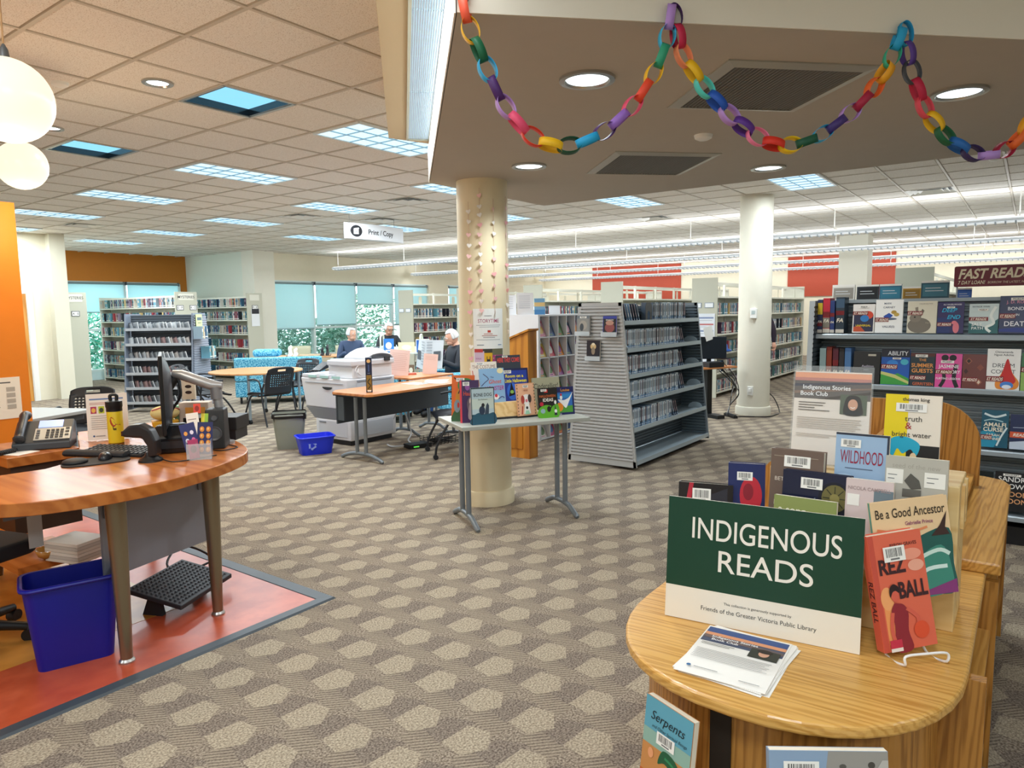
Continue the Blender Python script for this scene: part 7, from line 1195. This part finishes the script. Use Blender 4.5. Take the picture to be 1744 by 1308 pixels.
# ================================================================== COMPUTER DESK by the off-white column
t = thing('standing_desk', 'black-legged standing desk beside the off-white column', 'desk', (9.86, 3.72, 0), -.5); MB().prism(rrect(-.42, -.25, .3, .3, .02), .72, .745, PT).build('desk_top', t, bevel=.003); MB().box((-.04, .0, .05), (.05, .09, .72), M_BLACK).build('column_leg', t); MB().box((-.06, -.25, 0), (.07, .35, .05), M_BLACK).build('foot', t); MB().box((-.35, .01, .69), (.25, .08, .72), M_BLACK).build('crossbar', t)
t = thing('monitor', 'black monitor seen from the side on the standing desk', 'monitor', (9.84, 3.72, .746), 2.1); MB().box((-.24, -.02, .1), (.24, .01, .42), C('#1c242c', .3)).build('panel', t, bevel=.006); MB().box((-.03, -.06, 0), (.03, -.02, .2), M_BLACK).build('stand', t); MB().box((-.1, -.1, 0), (.1, .06, .012), M_BLACK).build('foot', t)
t = thing('desktop_computer', 'low black computer box under the standing desk monitor', 'computer', (9.72, 3.62, .746), -.5); MB().box((-.15, -.1, 0), (.12, .1, .07), M_BLACK).build('case', t, bevel=.004)
t = thing('tilted_paper', 'white sheet taped to the top of the standing desk monitor', 'paper', (9.83, 3.70, 1.12), -.7, ry=-.3); MB().box((-.07, -.002, 0), (.07, 0, .2), M_WHITE).build('sheet', t)
b = MB(); rnd = random.Random(4)
for k in range(7): b.tube(spline([(9.9 + rnd.uniform(-.05, .08), 3.55 + rnd.uniform(-.05, .05), .78 - .02 * k), (10.05 + rnd.uniform(-.04, .08), 3.42, .62 - rnd.uniform(0, .2)), (10.12, 3.45 + rnd.uniform(-.08, .05), .4 - rnd.uniform(0, .15)), (10.1, 3.5, .15), (10.02 + rnd.uniform(-.05, .05), 3.5, .02)], 6), .006, C(('#1a1a1c', '#b9bcc0', '#26282c')[k % 3], .5), 6)
tag(b.build('desk_cables'), 'tangle of cables hanging behind the standing desk', 'cables'); t = thing('power_bar', 'black power bar on the floor under the standing desk', 'power bar', (10.0, 3.45, 0), .8); MB().box((-.16, -.03, 0), (.16, .03, .04), M_BLACK).build('case', t, bevel=.004); MB().box((-.14, -.015, .04), (.14, .015, .05), C('#3a3c40', .5)).build('socket_strip', t)
b = MB(); b.tube(spline([(10.06, 3.36, .01), (10.2, 3.02, .01), (10.5, 2.95, .01), (10.85, 3.0, .01), (10.9, 3.1, .2), (10.76, 3.22, .36)], 8), .008, M_BLACK, 8); tag(b.build('floor_cable'), 'black cable looping round the foot of the off-white column', 'cable')
t = thing('blue_bowl', 'blue hat-shaped object on the shelf left of the off-white column', 'bowl', (12.6, 4.5, .79)); MB().lathe([(.0, 0), (.14, 0), (.15, .02), (.08, .05), (.07, .12), (.03, .15), (0, .15)], C('#2a66c8', .5), n=20).build('shell', t, smooth=True)
# ================================================================== PEOPLE
SKIN_ = C('#d9a389', .5); HAIRW = C('#d9d8d6', .7)
def person(label, loc, rz, J, E, mats, hd, hair, bald=.0, beard=False, glasses=False):
    t = thing('person', label, 'person', loc, rz)
    bm = bmesh.new(); ly = bm.verts.layers.skin.verify(); V = {}
    for n, (x, y, z, r) in J.items():
        v_ = bm.verts.new((x, y, z)); v_[ly].radius = (r, r); V[n] = v_
    V['pelvis'][ly].use_root = True
    for a, c, m in E: bm.edges.new((V[a], V[c]))
    me = bpy.data.meshes.new('body_src'); bm.to_mesh(me); bm.free(); ob = bpy.data.objects.new('body_src', me); COL.objects.link(ob)
    ob.modifiers.new('skin', 'SKIN').use_smooth_shade = True; s = ob.modifiers.new('sub', 'SUBSURF'); s.levels = 2; s.render_levels = 2
    bpy.context.view_layer.update(); m2 = bpy.data.meshes.new_from_object(ob.evaluated_get(bpy.context.evaluated_depsgraph_get())); bpy.data.objects.remove(ob)
    keys = list(mats); m2.materials.clear()
    for k in keys: m2.materials.append(mats[k])
    segs = [(Vector(J[a][:3]), Vector(J[c][:3]), J[a][3], J[c][3], keys.index(m)) for a, c, m in E]
    for p in m2.polygons:
        best = (9, 0)
        for a, c, ra, rc, mi_ in segs:
            d = c - a; f_ = max(0, min(1, (p.center - a).dot(d) / max(1e-9, d.length_squared))); dist = (p.center - (a + d * f_)).length / (ra + (rc - ra) * f_)
            if dist < best[0]: best = (dist, mi_)
        p.material_index = best[1]; p.use_smooth = True
    o = bpy.data.objects.new('body', m2); COL.objects.link(o); o.parent = t
    hx, hy, hz, yaw, pit = hd; H = MB(); H.M = Matrix.Translation((hx, hy, hz)) @ Matrix.Rotation(yaw, 4, 'Z') @ Matrix.Rotation(pit, 4, 'X')
    b = MB(); b.M = H.M; b.sph((0, 0, 0), .1, SKIN_, 20, (.80, .98, 1.18)); b.sph((0, -.05, -.06), .06, SKIN_, 14, (.95, .9, .9)); b.build('face', t, smooth=True)
    b = MB(); b.M = H.M; b.add([(0, -.092, .03), (-.016, -.095, -.025), (.016, -.095, -.025), (0, -.125, -.02), (0, -.095, -.036)], [(0, 1, 3), (0, 3, 2), (1, 4, 3), (3, 4, 2)], SKIN_); b.build('nose', t, smooth=True)
    for s in (-1, 1):
        b = MB(); b.M = H.M; b.sph((s * .08, .005, -.005), .028, SKIN_, 10, (.35, .75, 1.2)); b.build('ear', t, smooth=True); b = MB(); b.M = H.M; b.sph((s * .03, -.09, .018), .011, C('#f4f0ec', .3), 8); b.sph((s * .03, -.099, .018), .005, C('#20242a', .3), 8); b.build('eye', t, smooth=True); b = MB(); b.M = H.M; b.sph((s * .03, -.096, .036), .018, hair, 8, (1, .3, .25)); b.build('eyebrow', t, smooth=True)
    b = MB(); b.M = H.M; b.sph((0, -.094, -.06), .02, C('#a8605a', .5), 10, (1.1, .35, .28)); b.build('mouth', t, smooth=True)
    b = MB(); b.M = H.M
    def hp(u, v_): a = PI * 2 * u; e = PI / 2 * (1 - v_ * 1.12); r_ = .108 + .003 * math.sin(31 * u) ; return (r_ * .82 * math.cos(e) * math.cos(a), .008 + r_ * 1.0 * math.cos(e) * math.sin(a), .004 + r_ * 1.19 * math.sin(e))
    b.grid(hp, 36, 14, hair, lambda i, j: not ((j > 6 and 20 < i < 34) or (bald and j < bald))); b.build('hair', t, smooth=True, solid=.008)
    if glasses: b = MB(); b.M = H.M; [b.tube([(s * .033 + .022 * math.cos(q), -.108, .016 + .018 * math.sin(q)) for q in [2 * PI * k / 12 for k in range(12)]], .003, M_BLACK, 5, closed=True) for s in (-1, 1)]; b.tube([(.055, -.106, .018), (.082, -.0, .014)], .003, M_BLACK, 5); b.tube([(-.055, -.106, .018), (-.082, -.0, .014)], .003, M_BLACK, 5); b.build('glasses', t)
    return t
def hand(par, c, d, up, s):
    """palm and five fingers curled; c wrist, d direction of the fingers, up = back of hand"""
    c, d, up = Vector(c), Vector(d).normalized(), Vector(up).normalized(); sd = d.cross(up).normalized() * s; b = MB()
    b.tube([c - d * .015, c + d * .02, c + d * .06, c + d * .085], [.026, .034, .038, .030], SKIN_, 10)
    for k, l in enumerate((.070, .078, .072, .056)): o_ = sd * (.027 - .018 * k) + c + d * .078; b.tube([o_, o_ + d * l * .5, o_ + d * l * .8 - up * l * .35, o_ + d * l * .6 - up * l * .7], [.0095, .009, .0085, .007], SKIN_, 7)
    o_ = c + sd * .03 + d * .03; b.tube([o_, o_ + sd * .025 + d * .03, o_ + sd * .02 + d * .055 - up * .02], [.012, .010, .008], SKIN_, 7); b.build('hand', par, smooth=True)
def seated(lean=0.0, arms=((-.25, -.02, .74, -.17, -.27, .86), (.25, -.02, .74, .17, -.27, .86))):
    J = {'pelvis': (0, .02, .52, .15), 'spine': (0, .05 + lean * .3, .72, .145), 'chest': (0, .06 + lean * .7, .92, .15), 'neck': (0, .04 + lean, 1.06, .06), 'skull': (0, .01 + lean, 1.16, .07)}
    for s, n, a in ((-1, 'l', arms[0]), (1, 'r', arms[1])):
        J['sh' + n] = (s * .17, .06 + lean * .8, 1.0, .075); J['el' + n] = (*a[:3], .055); J['wr' + n] = (*a[3:], .036); J['hip' + n] = (s * .1, 0, .5, .11); J['kn' + n] = (s * .13, -.46, .5, .075); J['an' + n] = (s * .13, -.42, .09, .05); J['to' + n] = (s * .14, -.6, .045, .045)
    E = [('pelvis', 'spine', 's'), ('spine', 'chest', 's'), ('chest', 'neck', 's'), ('neck', 'skull', 'k')]
    for n in 'lr': E += [('chest', 'sh' + n, 's'), ('sh' + n, 'el' + n, 's'), ('el' + n, 'wr' + n, 's'), ('pelvis', 'hip' + n, 't'), ('hip' + n, 'kn' + n, 't'), ('kn' + n, 'an' + n, 't'), ('an' + n, 'to' + n, 'b')]
    return J, E
JEANS = C('#2a4f86', .8); DKJ = C('#1f242e', .7); SHOE = C('#1c1c1e', .6)
# man with newspaper
J, E = seated(.06); t = person('grey-haired man in a dark jacket and jeans reading a newspaper', (8.22, 7.25, -.01), -1.95, J, E, {'s': DKJ, 't': JEANS, 'b': SHOE, 'k': SKIN_}, (0, .03, 1.19, -.1, .35), HAIRW)
hand(t, (-.17, -.28, .86), (.2, -.5, .5), (-.9, -.2, .2), -1); hand(t, (.17, -.28, .86), (-.2, -.5, .5), (.9, -.2, .2), 1)
t = thing('newspaper', 'grey newspaper held open by the seated man in jeans', 'newspaper', (8.20, 7.30, 0), -1.75); M = C('#c6c8ca', .8)
for s in (-1, 1):
    o = MB().hexa([(0, -.44, .70), (s * .33, -.36, .74), (s * .33, -.357, .74), (0, -.437, .70)], [(0, -.40, 1.16), (s * .31, -.30, 1.16), (s * .31, -.297, 1.16), (0, -.397, 1.16)], M).build('page', t); b = MB()
    for q in range(9): z = .78 + .042 * q; b.add([(s * (.03 + .13 * k), -.447 + .085 * (.03 + .13 * k) / .33 + .086 * 0 + (.04 * (z - .7) / .46) - .002, z + dz) for k, dz in ((0, 0), (.8, .004), (.8, .02), (0, .016))], [(0, 1, 2, 3)], C('#a4a8ac', .8))
    b.add([(s * u, -.449 + .085 * u / .33 + (.045 * (z - .7) / .46), z) for u, z in ((.16, .85), (.29, .86), (.29, 1.0), (.16, .99))], [(0, 1, 2, 3)], C('#55595e', .8)); b.build('page_print', o)
# balding man behind the copier and the man with glasses
plain_chair((8.95, 10.45, 0), -.85, 'beige chair under the balding man'); J, E = seated(0); person('balding man in a blue shirt seated beyond the copier', (8.93, 10.35, 0), -.55, J, E, {'s': C('#3a4a66', .8), 't': DKJ, 'b': SHOE, 'k': SKIN_}, (0, .0, 1.19, .5, .15), HAIRW, bald=5)
plain_chair((10.25, 10.75, 0), -.6, 'beige chair under the man with glasses'); J, E = seated(.05); person('white-haired man with glasses in a black shirt by the book carts', (10.22, 10.68, .05), -.6, J, E, {'s': C('#24262c', .8), 't': DKJ, 'b': SHOE, 'k': SKIN_}, (0, .02, 1.20, .3, .35), HAIRW, glasses=True)
# walking person behind the off-white column
J = {'pelvis': (0, 0, .95, .14), 'spine': (0, .0, 1.12, .135), 'chest': (0, .0, 1.32, .15), 'neck': (0, -.02, 1.49, .06), 'skull': (0, -.05, 1.58, .07)}; E = [('pelvis', 'spine', 's'), ('spine', 'chest', 's'), ('chest', 'neck', 's'), ('neck', 'skull', 'k')]
for s, n, k in ((-1, 'l', 1), (1, 'r', -1)):
    J['sh' + n] = (s * .18, .0, 1.42, .075); J['el' + n] = (s * .24, .1 * k, 1.14, .055); J['wr' + n] = (s * .24, -.06 + .05 * k, .92, .036); J['hip' + n] = (s * .1, 0, .9, .115); J['kn' + n] = (s * .1, -.12 * k + .02, .5, .08); J['an' + n] = (s * .1, (-.1 if k > 0 else .40), .1 if k > 0 else .2, .05); J['to' + n] = (s * .1, (-.28 if k > 0 else .32), .045 if k > 0 else .06, .045)
    E += [('chest', 'sh' + n, 's'), ('sh' + n, 'el' + n, 's'), ('el' + n, 'wr' + n, 's'), ('pelvis', 'hip' + n, 't'), ('hip' + n, 'kn' + n, 't'), ('kn' + n, 'an' + n, 't'), ('an' + n, 'to' + n, 'b')]
t = person('person in a dark top and jeans walking behind the off-white column', (13.06, 4.0, 0), -.55, J, E, {'s': C('#2a1f2e', .8), 't': C('#2f6ab8', .8), 'b': SHOE, 'k': SKIN_}, (0, -.07, 1.62, 0, 0), C('#3a2c24', .7))
hand(t, (-.24, -.01, .92), (0, -.1, -1), (-1, 0, 0), -1); hand(t, (.24, -.11, .92), (0, -.1, -1), (1, 0, 0), 1)
